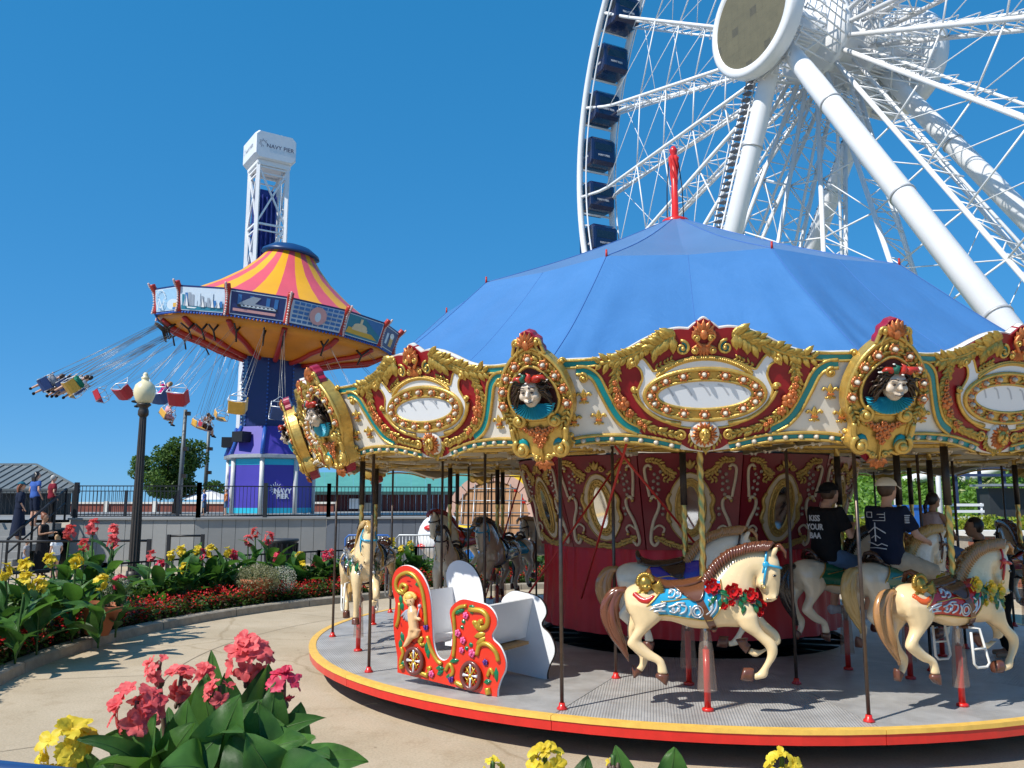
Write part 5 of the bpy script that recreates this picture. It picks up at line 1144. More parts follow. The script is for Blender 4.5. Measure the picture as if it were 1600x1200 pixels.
    if pants:
        mb = MB(); c = V3('pel'); mb.loft([[q + Vector(((a+.014)*cos(g), (b+.014)*sin(g), 0)) for g in [2*pi*j/16 for j in range(16)]] for q, a, b in ((c - Vector((0,0,.09)), .09, .14), (c, .12, .17), (c + Vector((0,0,.07)), .108, .152))])
        if skirt:
            b0 = c + Vector((0,0,-.02)); b1 = Vector((c.x, 0, .12)); mb.loft([[b0.lerp(b1, t) + Vector(((.13 + .09*t)*cos(g), (.17+.09*t)*sin(g), 0)) for g in [2*pi*j/16 for j in range(16)]] for t in (0, .3, .7, 1)])
        else: legs(mb, .012, leg)
        link('trousers' if leg > 1.3 else 'shorts', folds(solid(mb, vox, 3, .5, 'trousers', pants)), T)
    hm = hair
    if not bald:
        mb = MB(); c = h0 + Vector((-.02, 0, .03)); mb.ball(c, .107, 12, sc=(.92, .8, 1.02))
        if hairstyle == 'long':
            for q in range(9): y = -.08 + .02*q; mb.tube([h0 + Vector((-.05, y, .05)), h0 + Vector((-.105, y*1.05, -.06)), h0 + Vector((-.1, y*.9, -.22))], [.035, .035, .015], 7)
        if hairstyle == 'braid':
            P = [h0 + Vector((-.09, .02, .0)), h0 + Vector((-.13, .03, -.08)), h0 + Vector((-.12, .03, -.18)), h0 + Vector((-.1, .03, -.3))]; P = cat(P, 4); mb.tube(P, [.035*(1 + .25*sin(i*1.9))*(1-.5*i/len(P)) for i in range(len(P))], 8)
        if hairstyle == 'bun': mb.ball(h0 + Vector((-.08, 0, .12)), .05, 8)
        # cut the face free
        V = []; keep = mb
        me = solid(mb, vox*.9, 2, .5, 'hair', hm); bm = bmesh.new(); bm.from_mesh(me)
        kill = [v for v in bm.verts if (v.co - h0).x > .015 and (v.co - h0).z < .065]
        bmesh.ops.delete(bm, geom=kill, context='VERTS'); bm.to_mesh(me); bm.free(); link('hair', me, T)
    mb = MB()
    for s_ in (-1, 1): mb.ball(h0 + Vector((.083, s_*.032, .018)), .0115, 6, sc=(.6, 1.2, .8)); mb.tube([h0 + Vector((.085, s_*.015, .04)), h0 + Vector((.08, s_*.05, .04))], .005, 5)
    mb.tube([h0 + Vector((.084, -.022, -.06)), h0 + Vector((.09, 0, -.062)), h0 + Vector((.084, .022, -.06))], .005, 5); mb.build('face_features', mat('face_dark', (.09, .03, .025), .5, 0, 0), T)
    if cap:
        mb = MB(); c = h0 + Vector((-.008, 0, .045)); rings = []
        for t in range(6): g = t/5*pi/2; rings.append([c + Vector((.114*cos(g)*cos(q) - .012, .096*cos(g)*sin(q), .09*sin(g))) for q in [2*pi*j/18 for j in range(18)]])
        mb.loft(rings); fx = -1 if cap[1] == 'back' else 1; V = []
        for i in range(9): q = -1.15 + 2.3*i/8; V += [c + Vector((fx*(.1*cos(q)) , .088*sin(q), .006)), c + Vector((fx*(.1*cos(q) + .085*max(0, cos(q))), .09*sin(q), -.022)), c + Vector((fx*(.1*cos(q) + .082*max(0, cos(q))), .09*sin(q), -.03))]
        mb.add(V, [(3*i+u, 3*i+u+1, 3*i+u+4, 3*i+u+3) for i in range(8) for u in range(2)]); mb.build('cap', cap[0], T)
    if shoe:
        for s_ in (-1, 1):
            a = jt('an', s_); mb = MB(); mb.tube([a + Vector((-.05, 0, -.04)), a + Vector((.02, 0, -.03)), a + Vector((.12, s_*.012, -.05)), a + Vector((.19, s_*.015, -.06))], [.05, .053, .046, .03], 10); mb.build('shoe', shoe, T)
    return T
def cloth(nm, c, **k): return mat('cloth_' + nm, c, .85, 0, .15, 9, .25, 25, spec=.2, **k)
BLKC = cloth('black', (.012, .012, .014)); NAVYC = cloth('navy', (.012, .018, .04)); DENIM = cloth('denim', (.09, .15, .25)); KHAKI = cloth('khaki', (.42, .36, .27)); WHC = cloth('white', (.75, .75, .76)); MARC = cloth('maroon', (.2, .015, .03)); PINKC = cloth('pink', (.65, .35, .38)); HOTP = cloth('hot_pink', (.6, .03, .2)); TEALC = cloth('teal', (.02, .12, .17)); FLOR = cloth('floral', (.5, .4, .42)); BLUEC = cloth('blue', (.05, .12, .4)); GREYC = cloth('grey', (.3, .3, .32))
HBLK = mat('hair_black', (.012, .009, .008), .4, 0, .3, 40); HBRN = mat('hair_brown', (.07, .035, .018), .45, 0, .3, 40); HGRY = mat('hair_grey', (.45, .43, .4), .5, 0, .2, 40); HBLD = mat('hair_blond', (.35, .2, .08), .5, 0, .3, 40); HRED = mat('hair_auburn', (.2, .06, .02), .5, 0, .3, 40)
def seat(r, a, dz, back=-0.22): # saddle seat on a horse: local x behind the pole
    g = rad(a + 90); p = pol(r, a, ZP + 1.02 + dz); return p + Vector((cos(g), sin(g), 0))*back
WMN = person('seated rider in black shirt, black cap and denim shorts looking at phone', tuple(seat(2.85, -66.5, .1)), rad(-66.5 + 90), RIDE, SKIN1, BLKC, DENIM, HBRN, 1.0, .014, .75, .62, cap=(BLKC, 'back'), shoe=cloth('sneaker', (.5, .52, .58)), over=dict(hed=(.1, 0, .69), el=(.1, .25, .26), wr=(.33, .06, .36)))
MAN = person('seated man in white cap, navy printed shirt and khaki shorts on horse', tuple(seat(3.45, -63.0, .1)), rad(-63.0 + 90), RIDE, SKIN1, NAVYC, KHAKI, HBRN, 1.02, .014, .8, 1.0, cap=(mat('cap_cream', (.72, .66, .55), .8, 0, .1, 10), 'front'), shoe=BLKC, over=dict(wr=(.42, .12, .22)))
mb = MB(); mb.box((.36, -.0, .4), (.085, .012, .15)); 
ph = mb.build('phone', BLACK); ph.matrix_world = Matrix.Translation(seat(2.85, -66.5, .1)) @ Matrix.Rotation(rad(-66.5+90), 4, 'Z'); tag(ph, 'dark phone held by the rider in the black cap', 'phone')
GIRL = person('girl with dark braid and floral top riding a palomino horse', tuple(seat(3.12, -36.5, .17, -.1)), rad(-36.5 + 90 - 40), RIDE, SKIN2, FLOR, DENIM, HBLK, .78, .014, .0, .9, 'braid', over=dict(wr=(.3, .1, .2)))
person('person in black standing beside the girl with the braid', tuple(pol(3.75, -31, ZP)), rad(160), STAND, SKIN2, BLKC, BLKC, HBLK, .98, .016, 1.4, 2.0, over=dict(che=(.1, 0, 1.22), nek=(.2, 0, 1.36), hed=(.26, 0, 1.46), sh=(.14, .17, 1.28), el=(.2, .22, 1.0), wr=(.35, .1, .95)))
person('child with black hair tied back in pale top, right edge of carousel', tuple(seat(4.3, -38.0, .1, -.05)), rad(80), RIDE, SKIN2, cloth('lilac', (.55, .5, .55)), DENIM, HBLK, .8, .014, .5, .9, 'braid')
# print on the man's shirt back and sleeve, lettering on the other rider's back
PRN = mat('shirt_print', (.6, .62, .66), .8, 0, .1)
def shirt_print(T, items, x):
    mb = MB()
    for P, r in items: mb.tube([(x - .0 - .02*(1 - (p[0]/.17)**2)*1.0 + (.05*(p[0]/.17)**2), p[0], p[1]) for p in P], r, 4)
    return mb.build('back_print', PRN, T)
shirt_print(MAN, [([(-.1, .5), (-.1, .42), (.02, .42)], .004), ([(.03, .5), (.11, .5), (.11, .45), (.03, .45), (.03, .5)], .004), ([(-.1, .48), (-.03, .48)], .004), ([(-.1, .45), (-.05, .45)], .003), ([(-.1, .3), (0, .36), (.1, .3)], .006), ([(0, .4), (0, .22)], .007), ([(-.05, .25), (0, .28), (.05, .25)], .005), ([(-.11, .18), (-.06, .2), (-.02, .18), (.04, .2), (.11, .21)], .005), ([(-.1, .15), (0, .16), (.08, .155)], .005)], -.134)
def back_text(T, rows, x):
    for t, z, sz in rows:
        M = Matrix.Translation((x, 0, z)) @ Matrix(((0, 0, -1, 0), (-1, 0, 0, 0), (0, 1, 0, 0), (0, 0, 0, 1))); me = text_mesh(t, sz, .002, .002); me.materials.clear(); me.materials.append(PRN); me.transform(M); link('back_lettering', me, T)
back_text(WMN, [('KISS', .44, .085), ('YOUR', .35, .085), ('BAA', .26, .085)], -.137)
mb = MB()
for q in range(5): mb.box((-.0 + .0, -.2505, .47 - .017*q), (.07, .012, .008), Matrix.Rotation(-.1, 3, 'X'))
mb.build('sleeve_flag', PRN, MAN)
# ================================================================ FERRIS WHEEL
HC = Vector((18.97, 46.26, 29.2)); WN = Vector((-0.8988, -0.4384, 0)); WW = Vector((0.4384, -0.8988, 0)); ZU = Vector((0, 0, 1)); WR = 26.5
FW = thing('ferris_wheel', 'giant white ferris wheel with tubular legs and lattice spokes behind carousel', 'ferris wheel', (HC.x, HC.y, 0))
def wp(r, g, d=0.0): return HC + (WW*cos(g) + ZU*sin(g))*r + WN*d
def projpx(p):
    q = p - Vector((0, 0, 2.04)); y = q.y*cos(TH) + q.z*sin(TH); z = -q.y*sin(TH) + q.z*cos(TH)
    return (800 + 1300*q.x/y, 600 - 1300*z/y) if y > 0.1 else (-9999, 0)
GSTEP = 2*pi/42; G00 = rad(0.6)
for sd in (1.6, -1.6):
    mb = MB(); mb.tube([wp(WR, 2*pi*i/168, sd) for i in range(168)], 0.27, 8, closed=True); mb.tube([wp(WR - 0.9, 2*pi*i/168, sd*0.94) for i in range(168)], 0.07, 5, closed=True)
    mb.build('rim_rail', STEELW, FW, True)
for k in range(42):
    mb = MB(); g = G00 + (k+0.5)*GSTEP; mb.tube([wp(WR, g, 1.6), wp(WR, g, -1.6)], 0.1, 6); mb.build('rim_tie', STEELW, FW, True)
for k in range(21):
    g = G00 + (2*k + 1.15)*GSTEP
    if g > 2*pi: g -= 2*pi
    mb = MB(); N = 17; ch = {}
    for sd in (1, -1):
        P = [wp(2.4, g, sd*1.15), wp(WR-3.0, g, sd*0.62), wp(WR-1.9, g, sd*0.8), wp(WR-0.1, g, sd*1.55)]; mb.tube(P, 0.135, 7); ch[sd] = lambda t, sd=sd: wp(2.4 + (WR-5.4)*t, g, sd*(1.15 - 0.53*t))
    mb.tube([wp(2.4, g + 0.16, 0), wp(9, g + .05, 0), wp(WR-3.0, g+0.028, 0)], 0.09, 6); m3 = lambda t: wp(2.4 + (WR-5.4)*t, g + 0.16*(1-t)**2 + 0.028*t, 0)
    for i in range(N):
        t0, t1 = i/N, (i+1)/N; mb.tube([ch[1 if i % 2 else -1](t0), ch[-1 if i % 2 else 1](t1)], 0.045, 5); mb.tube([ch[1](t0), ch[-1](t0)], 0.035, 5); mb.tube([ch[1](t0), m3(t1)], 0.032, 5); mb.tube([ch[-1](t0), m3(t1)], 0.032, 5)
    mb.build('spoke_truss', STEELW, FW, True)
    g2 = g + 2*GSTEP; mb = MB()
    for r in (8.5, 12, 15.5, 19): mb.tube([wp(r, g, 0.8), wp(r, g2, 0.8)], 0.055, 5)
    for r0, r1 in ((8.5, 12), (12, 15.5), (15.5, 19), (19, 23.5)):
        mb.tube([wp(r0, g, .8), wp(r1, g2, .8)], 0.035, 4)
        if r0 > 12: mb.tube([wp(r1, g, -.8), wp(r0, g2, -.8)], 0.03, 4)
    mb.build('tie_rod', STEELW, FW, True)
WM = Matrix((WW, ZU, WN)).transposed()       # local x=WW, y=up, z=axis
mb = MB(); mb.lathe([(1.25, -5.2), (1.25, 5.2)], 28, M=WM, c=HC); mb.lathe([(1.25, -1.6), (2.6, -1.5), (2.6, -1.0), (1.6, -.9), (1.6, .9), (2.6, 1.0), (2.6, 1.5), (1.25, 1.6)], 32, M=WM, c=HC); mb.build('hub_axle', STEELW, FW, True)
OLIVE = mat('olive_screen', (0.135, 0.12, 0.07), 0.55, 0, 0.1, 1.5); OLV2 = mat('olive_screen_dark', (0.095, 0.085, 0.055), 0.5, 0, 0.08)
for sd in (1, -1):
    mb = MB(); mb.lathe([(2.4, sd*5.2), (3.15, sd*5.2), (3.35, sd*5.45), (3.35, sd*6.1), (3.2, sd*6.22), (2.84, sd*6.22), (2.8, sd*6.08)], 56, M=WM, c=HC); d_ = mb.build('hub_disc', STEELW, FW, True, fix=True)
    mb = MB(); q = 0.5
    for i in range(-7, 7):
        for j_ in range(-7, 7):
            cs = [(i*q, j_*q), (i*q+q-.003, j_*q), (i*q+q-.003, j_*q+q-.003), (i*q, j_*q+q-.003)]
            cl = []
            for x, y in cs:
                l = sqrt(x*x+y*y); f = min(1, 2.82/l) if l > 0 else 1; cl.append((x*f, y*f))
            if min(sqrt(x*x+y*y) for x, y in cs) < 2.79: mb.add([HC + WM @ Vector((x, y, sd*6.15)) for x, y in cl], [(0, 1, 2, 3)], 1 if (i*7 + j_*13) % 17 == 0 else 0, False)
    mb.build('screen_tiles', [OLIVE, OLV2], FW, True)
    # maintenance cage
    mb = MB(); c0 = HC + WN*sd*3.9 + ZU*0.2
    def cg(x, y, z): return c0 + WW*x + WN*sd*y + ZU*z
    for z in (-1.5, -0.9, -0.3, 0.4):
        P = [cg(-1.9, -1.3, z), cg(2.2, -1.3, z), cg(2.2, 1.2, z), cg(-1.9, 1.2, z)]
        for i in range(4): mb.bar(P[i], P[(i+1) % 4], 0.07)
    for x in (-1.9, -0.9, 0.1, 1.1, 2.2):
        for y in (-1.3, 1.2): mb.bar(cg(x, y, -1.5), cg(x, y, 0.6), 0.07)
    for i in range(14): mb.bar(cg(-1.9 + i*.3, -1.3, -1.5), cg(-1.9 + i*.3, 1.2, -1.5), 0.12, 0.03)
    for x in (-1.9, 2.2): mb.bar(cg(x, -1.3, -1.5), cg(x*.4, 0, -2.6), 0.1)
    mb.build('maintenance_cage', STEELW, FW, True)
    mb = MB()
    for i in range(30):
        g = 2*pi*i/30; mb.tube([HC + WM @ Vector((2.7*cos(g), 2.7*sin(g), sd*1.6)), HC + WM @ Vector((3.3*cos(g+.2), 3.3*sin(g+.2), sd*5.1))], 0.05, 5); mb.tube([HC + WM @ Vector((3.3*cos(g), 3.3*sin(g), sd*5.1)), HC + WM @ Vector((2.0*cos(g+.2), 2.0*sin(g+.2), sd*4.0))], 0.045, 5)
    mb.build('hub_bracing', STEELW, FW, True)
def leg(a, b, sd, stair=False):
    top = HC + WN*sd*4.1 - ZU*0.6; foot = Vector((HC.x, HC.y, 0)) + WN*sd*a + WW*b
    mb = MB(); mb.tube([top, top.lerp(foot, .08), top.lerp(foot, .16), foot], [0.4, 0.5, 0.55, 0.55], 24); lg = mb.build('leg', STEELW, FW, True)
    d = (foot-top).normalized()
    for t in (.22, .45, .68, .88):
        c = top.lerp(foot, t); mb = MB(); q = d.to_track_quat('Z', 'Y').to_matrix(); mb.lathe([(0.53, -.05), (.6, -.05), (.6, .05), (0.53, .05)], 28, M=q, c=c); mb.build('flange', mat('flange_grey', (.5, .5, .5), .5, .3, .1), lg, True)
    if stair:
        o = WW*-1.05 + WN*.4*sd; mb = MB(); n = 70
        for i in range(n): p = top.lerp(foot, .05 + .9*i/n) + o; mb.box(p, (.5, .5, .05), rz=.5)
        mb.build('stair_tread', mat('stair_grey', (.12, .14, .18), .5, 0, .1), lg, True)
        mb = MB()
        for e in (-.45, .45): mb.tube([top.lerp(foot, .05) + o + WW*e*.9, top.lerp(foot, .95) + o + WW*e*.9], .05, 5)
        mb.build('stair_rail', STEELW, lg, True)
leg(8, 19.5, 1); leg(8, -7.0, 1, True); leg(8, 17.5, -1); leg(6, -20, -1, True)
NVY = mat('gondola_navy', (0.008, 0.018, 0.07), 0.25, 0, 0.1, 1, coat=0.5); GLS = mat('gondola_glass', (0.012, 0.018, 0.03), 0.06, 0, 0.05, 1, spec=0.9); TXW = mat('white_lettering', (.5, .5, .53), .5, 0, 0)
ORD = ['topmost', 'second', 'third', 'fourth', 'fifth', 'sixth', 'seventh', 'eighth', 'ninth', 'tenth']
vis = []
for k in range(42):
    g = G00 + k*GSTEP; c = wp(WR, g) - ZU*0.5; x, y = projpx(c)
    if 880 < x < 1000 and -25 < y < 450: vis.append((y, c))
vis.sort(key=lambda t: t[0])
gm = None
def rbox(mb, sx_, sy_, sz_, bv, M, mi=0):
    pts = [(-sx_+bv, -sz_), (sx_-bv, -sz_), (sx_, -sz_+bv), (sx_, sz_-bv), (sx_-bv, sz_), (-sx_+bv, sz_), (-sx_, sz_-bv), (-sx_, -sz_+bv)]
    V = [M @ Vector((x*f, y, z*f)) for y, f in ((-sy_, .93), (-sy_+bv*.6, 1), (sy_-bv*.6, 1), (sy_, .93)) for x, z in pts]; n = 8
    mb.add(V, [(i*n+j, i*n+(j+1) % n, (i+1)*n+(j+1) % n, (i+1)*n+j) for i in range(3) for j in range(n)] + [list(range(8))[::-1], [24+j for j in range(8)]], mi, False)
GM3 = Matrix((WW, WN*-1, ZU)).transposed()    # local x=WW, y=-axis(front = -y), z up
for i, (y, c) in enumerate(vis):
    T = thing('gondola', 'navy enclosed gondola on left rim of ferris wheel, %s in view counting down' % ORD[min(i, 9)], 'gondola', tuple(c), 0, 'ferris wheel gondolas')
    if gm is None:
        mb = MB(); rbox(mb, 1.22, 1.2, 1.25, .3, GM3); b = mb.mesh('cabin', NVY); recalc(b)
        mb = MB(); rbox(mb, 1.08, 1.215, .45, .14, Matrix.Translation(ZU*.32) @ GM3.to_4x4()); rbox(mb, 1.235, .95, .45, .14, Matrix.Translation(ZU*.32) @ GM3.to_4x4()); wd = mb.mesh('window', GLS); recalc(wd)
        mb = MB()
        for e in (-.9, 0, .9): mb.tube([WN*e + ZU*1.14 - WW*.5, WN*e*.9 + ZU*1.3, WN*e + ZU*1.14 + WW*.5], .06, 6)
        mb.tube([WN*-1.5 + ZU*1.3, WN*1.5 + ZU*1.3], .09, 6); hg = mb.mesh('hanger', STEELW)
        tx = text_mesh('NAVY PIER', .24, .01, .01); tx.materials.clear(); tx.materials.append(TXW)
        tx2 = tx.copy(); tx.transform(Matrix.Translation(ZU*-.45 + WN*1.22) @ (Matrix((WW, ZU, WN)).transposed()).to_4x4()); tx2.transform(Matrix.Translation(ZU*-.45 + WW*1.24) @ (Matrix((WN*-1, ZU, WW)).transposed()).to_4x4())
        gm = (b, wd, hg, tx, tx2)
    for nm, me in zip(('cabin', 'window', 'hanger', 'lettering', 'lettering'), gm): link(nm, me, T)

# ================================================================ SWING RIDE
SB = Vector((-10.95, 38, 1.55)); SW = thing('swing_ride', 'wave swinger ride with striped yellow and pink cone roof on navy column', 'swing ride', tuple(SB))
PURP = mat('ride_purple', (0.06, 0.045, 0.36), 0.42, 0, 0.08, 1, dirt=.1); NAVC = mat('ride_navy', (0.008, 0.02, 0.12), 0.4, 0, 0.12, 1); CYAN = mat('ride_cyan', (0.02, 0.45, 0.62), .45, 0, .05); RIDB = mat('ride_rib_blue', (0.02, 0.1, 0.42), .4, 0, .1)
def octa(r, z, a0=rad(22.5), n=8, c=SB): return [c + Vector((r*cos(a0 + 2*pi*i/n), r*sin(a0+2*pi*i/n), z)) for i in range(n)]
OA = rad(-67.5 - 18)
for i in range(8):
    g0, g1 = OA + 2*pi*i/8, OA + 2*pi*(i+1)/8
    def fc(mb, r0, z0, r1, z1, sh=0.0):
        P = [SB + Vector((r*cos(g), r*sin(g), z)) for r, g, z in ((r0, g0, z0), (r0, g1, z0), (r1, g1, z1), (r1, g0, z1))]; mb.add(P, [(0, 1, 2, 3)], 0, False)
    for nm, m, a in (('booth_panel', PURP, (1.88, .28, 1.88, 2.14)), ('cyan_band', CYAN, (1.89, .05, 1.89, .28)), ('cyan_band', CYAN, (1.89, 2.14, 1.89, 2.4)), ('skirt_panel', PURP, (2.02, 2.6, 1.58, 3.85)), ('column_panel', NAVC, (1.42, 3.8, 1.42, 9.2))):
        mb = MB(); fc(mb, *a); mb.build(nm, m, SW, True)
    p = SB + Vector((1.91*cos(g0), 1.91*sin(g0), 0)); mb = MB(); mb.tube([p, p + ZU*2.45], .1, 6); mb.build('corner_post', mat('ride_white', (.6, .6, .58), .4, 0, .05), SW, True)
    mb = MB(); mb.tube([SB + Vector((2.04*cos(g0), 2.04*sin(g0), 2.6)), SB + Vector((1.6*cos(g0), 1.6*sin(g0), 3.85))], .09, 6)
    for q in range(12): mb.ball(SB + Vector(((2.08 - .45*q/11)*cos(g0), (2.08-.45*q/11)*sin(g0), 2.62 + 1.22*q/11)), .055, 5)
    mb.build('skirt_rib', RIDB, SW, True)
    mb = MB()
    for q in range(30): mb.ball(SB + Vector((1.45*cos(g0), 1.45*sin(g0), 3.95 + .17*q)), .045, 5)
    mb.build('column_lamp', RIDB, SW, True)['kind'] = 'stuff'
mb = MB(); mb.lathe([(1.94, 2.41), (2.13, 2.45), (2.13, 2.58), (1.98, 2.62)], 8, c=SB, a0=OA, sm=False); mb.build('cornice', mat('ride_grey', (.4, .41, .42), .4, .3, .1), SW, True)
mb = MB(); mb.lathe([(1.5, 9.1), (1.75, 9.15), (1.75, 8.6), (1.52, 8.5)], 16, c=SB); mb.build('column_collar', NAVC, SW, True)
# loudspeakers
for a_, z in ((-117, 3.35), (-170, 3.2)):
    p = SB + Vector((1.9*cos(rad(a_)), 1.9*sin(rad(a_)), z)); mb = MB(); mb.box(p, (.55, .6, .45), rz=rad(a_)); mb.build('loudspeaker', BLACK, SW, True)
# logos on the booth
LOGO = mat('logo_white', (.8, .8, .85), .5, 0, 0)
def logo(parent, c, ex, ez, s, m, one=False):
    n_ = ex.cross(ez)
    Mx = Matrix((ex, ez, n_)).transposed().to_4x4()
    if one: put_text('NAVY PIER', s*.8, Matrix.Translation(c + ex*s*.35 - ez*s*.1) @ Mx, m, parent, bold=.0)
    else:
        put_text('NAVY', s*.62, Matrix.Translation(c - ez*s*.1 + ex*s*.4) @ Mx, m, parent, bold=.03*s); put_text('PIER', s*.62, Matrix.Translation(c - ez*s*.6 + ex*s*.4) @ Mx, m, parent, bold=.03*s)
    mb = MB(); o = c + (ez*s*.12 - ex*s*(2.0 if one else .25))
    for q in range(11):
        g = rad(20 + 25*q); d = ex*cos(g) + ez*sin(g); e = n_*.005; sd = (ex*-sin(g) + ez*cos(g))*s*.035
        a, b = o + d*s*.25 + e, o + d*s*(.62 if q % 2 else .5) + e; mb.add([a - sd*.4, b - sd, b + sd, a + sd*.4], [(0, 1, 2, 3)], 0, False)
    mb.build('logo_burst', m, parent, True)
for i in (6, 7, 0):
    g = OA + 2*pi*(i+.5)/8
    nn = Vector((cos(g), sin(g), 0)); ex = ZU.cross(nn)
    if i != 7: logo(SW, SB + nn*(1.88*cos(pi/8) + .02) + ZU*1.05, ex, ZU, .46, LOGO)
# tilted crown
CT = Vector((-10.85, 38, 10.25)); CM = Matrix.Rotation(rad(7.5), 3, 'Y') @ Matrix.Rotation(rad(2), 3, 'X')
def cp(r, g, z): return CT + CM @ Vector((r*cos(g), r*sin(g), z))
NP = 14; GP = rad(-90 + 7)
YST = mat('roof_yellow', (0.85, 0.4, 0.01), .4, 0, .06, 1, dirt=.08); PST = mat('roof_pink', (0.72, 0.1, 0.13), .4, 0, .06, 1, dirt=.08); ORU = mat('soffit_orange', (0.75, 0.26, 0.015), .45, 0, .12, .7, dirt=.2); RRB = mat('rib_red', (0.42, .025, .015), .4, 0, .12, 2)
prof = [(5.3, .22), (4.0, .82), (3.0, 1.45), (2.1, 2.15), (1.45, 2.85), (1.05, 3.4)]
NS = 28
for i in range(NS):
    g0, g1 = 2*pi*i/NS, 2*pi*(i+1)/NS; mb = MB(); V = []
    for r, z in prof: V += [cp(r, g0, z), cp(r, (g0+g1)/2, z), cp(r, g1, z)]
    mb.add(V, [(k*3+u, k*3+u+1, (k+1)*3+u+1, (k+1)*3+u) for k in range(len(prof)-1) for u in range(2)]); mb.build('roof_stripe', YST if i % 2 else PST, SW, True)
mb = MB(); mb.lathe([(1.35, 3.32), (1.3, 3.45), (.9, 3.72), (.4, 3.85), (0, 3.88)], 24, M=CM, c=CT); mb.lathe([(1.0, 3.2), (1.05, 3.4), (1.35, 3.32)], 24, M=CM, c=CT); mb.build('roof_cap', mat('cap_blue', (.01, .05, .16), .35, 0, .1), SW, True)
mb = MB(); mb.lathe([(5.2, -.62), (4.6, -.95), (4.0, -1.15), (3.2, -1.32), (2.5, -1.55), (1.9, -1.68), (1.55, -1.72)], 56, M=CM, c=CT); mb.build('soffit', ORU, SW, True)
for i in range(NP):
    g = GP + 2*pi*(i+.5)/NP; mb = MB(); P = [cp(r, g + .0, z) for r, z in ((5.05, -.78), (4.6, -1.06), (4.0, -1.22), (3.2, -1.39), (2.5, -1.62), (1.9, -1.75), (1.6, -1.8))]; mb.tube(P, .12, 6)
    mb.build('soffit_rib', RRB, SW, True); 
    mb = MB(); P = [cp(r, g, z) for r, z in ((5.68, .6), (5.6, .46), (5.43, .25), (5.36, 0), (5.32, -.35), (5.34, -.62))]; mb.tube(cat(P, 2), .13, 7); dv = mb.build('panel_divider', RRB, SW, True)
    mb = MB()
    for q in cat(P, 3): mb.ball(q + (CM @ Vector((cos(g), sin(g), 0)))*.14, .05, 5)
    mb.build('divider_lamps', mat('lamp_warm', (.7, .5, .45), .3, 0, .1), dv, True)['kind'] = 'stuff'
PCOL = {k: mat('mural_' + k, c, .45, 0, .05) for k, c in dict(navy=(.01, .03, .14), sky=(.3, .5, .68), blue=(.03, .16, .42), white=(.75, .76, .76), cream=(.7, .55, .35), gold=(.65, .38, .05), pink=(.65, .33, .32), teal=(.02, .2, .3), grey=(.3, .35, .42), black=(.02, .02, .03), pale=(.55, .65, .75)).items()}
PK = list(PCOL)
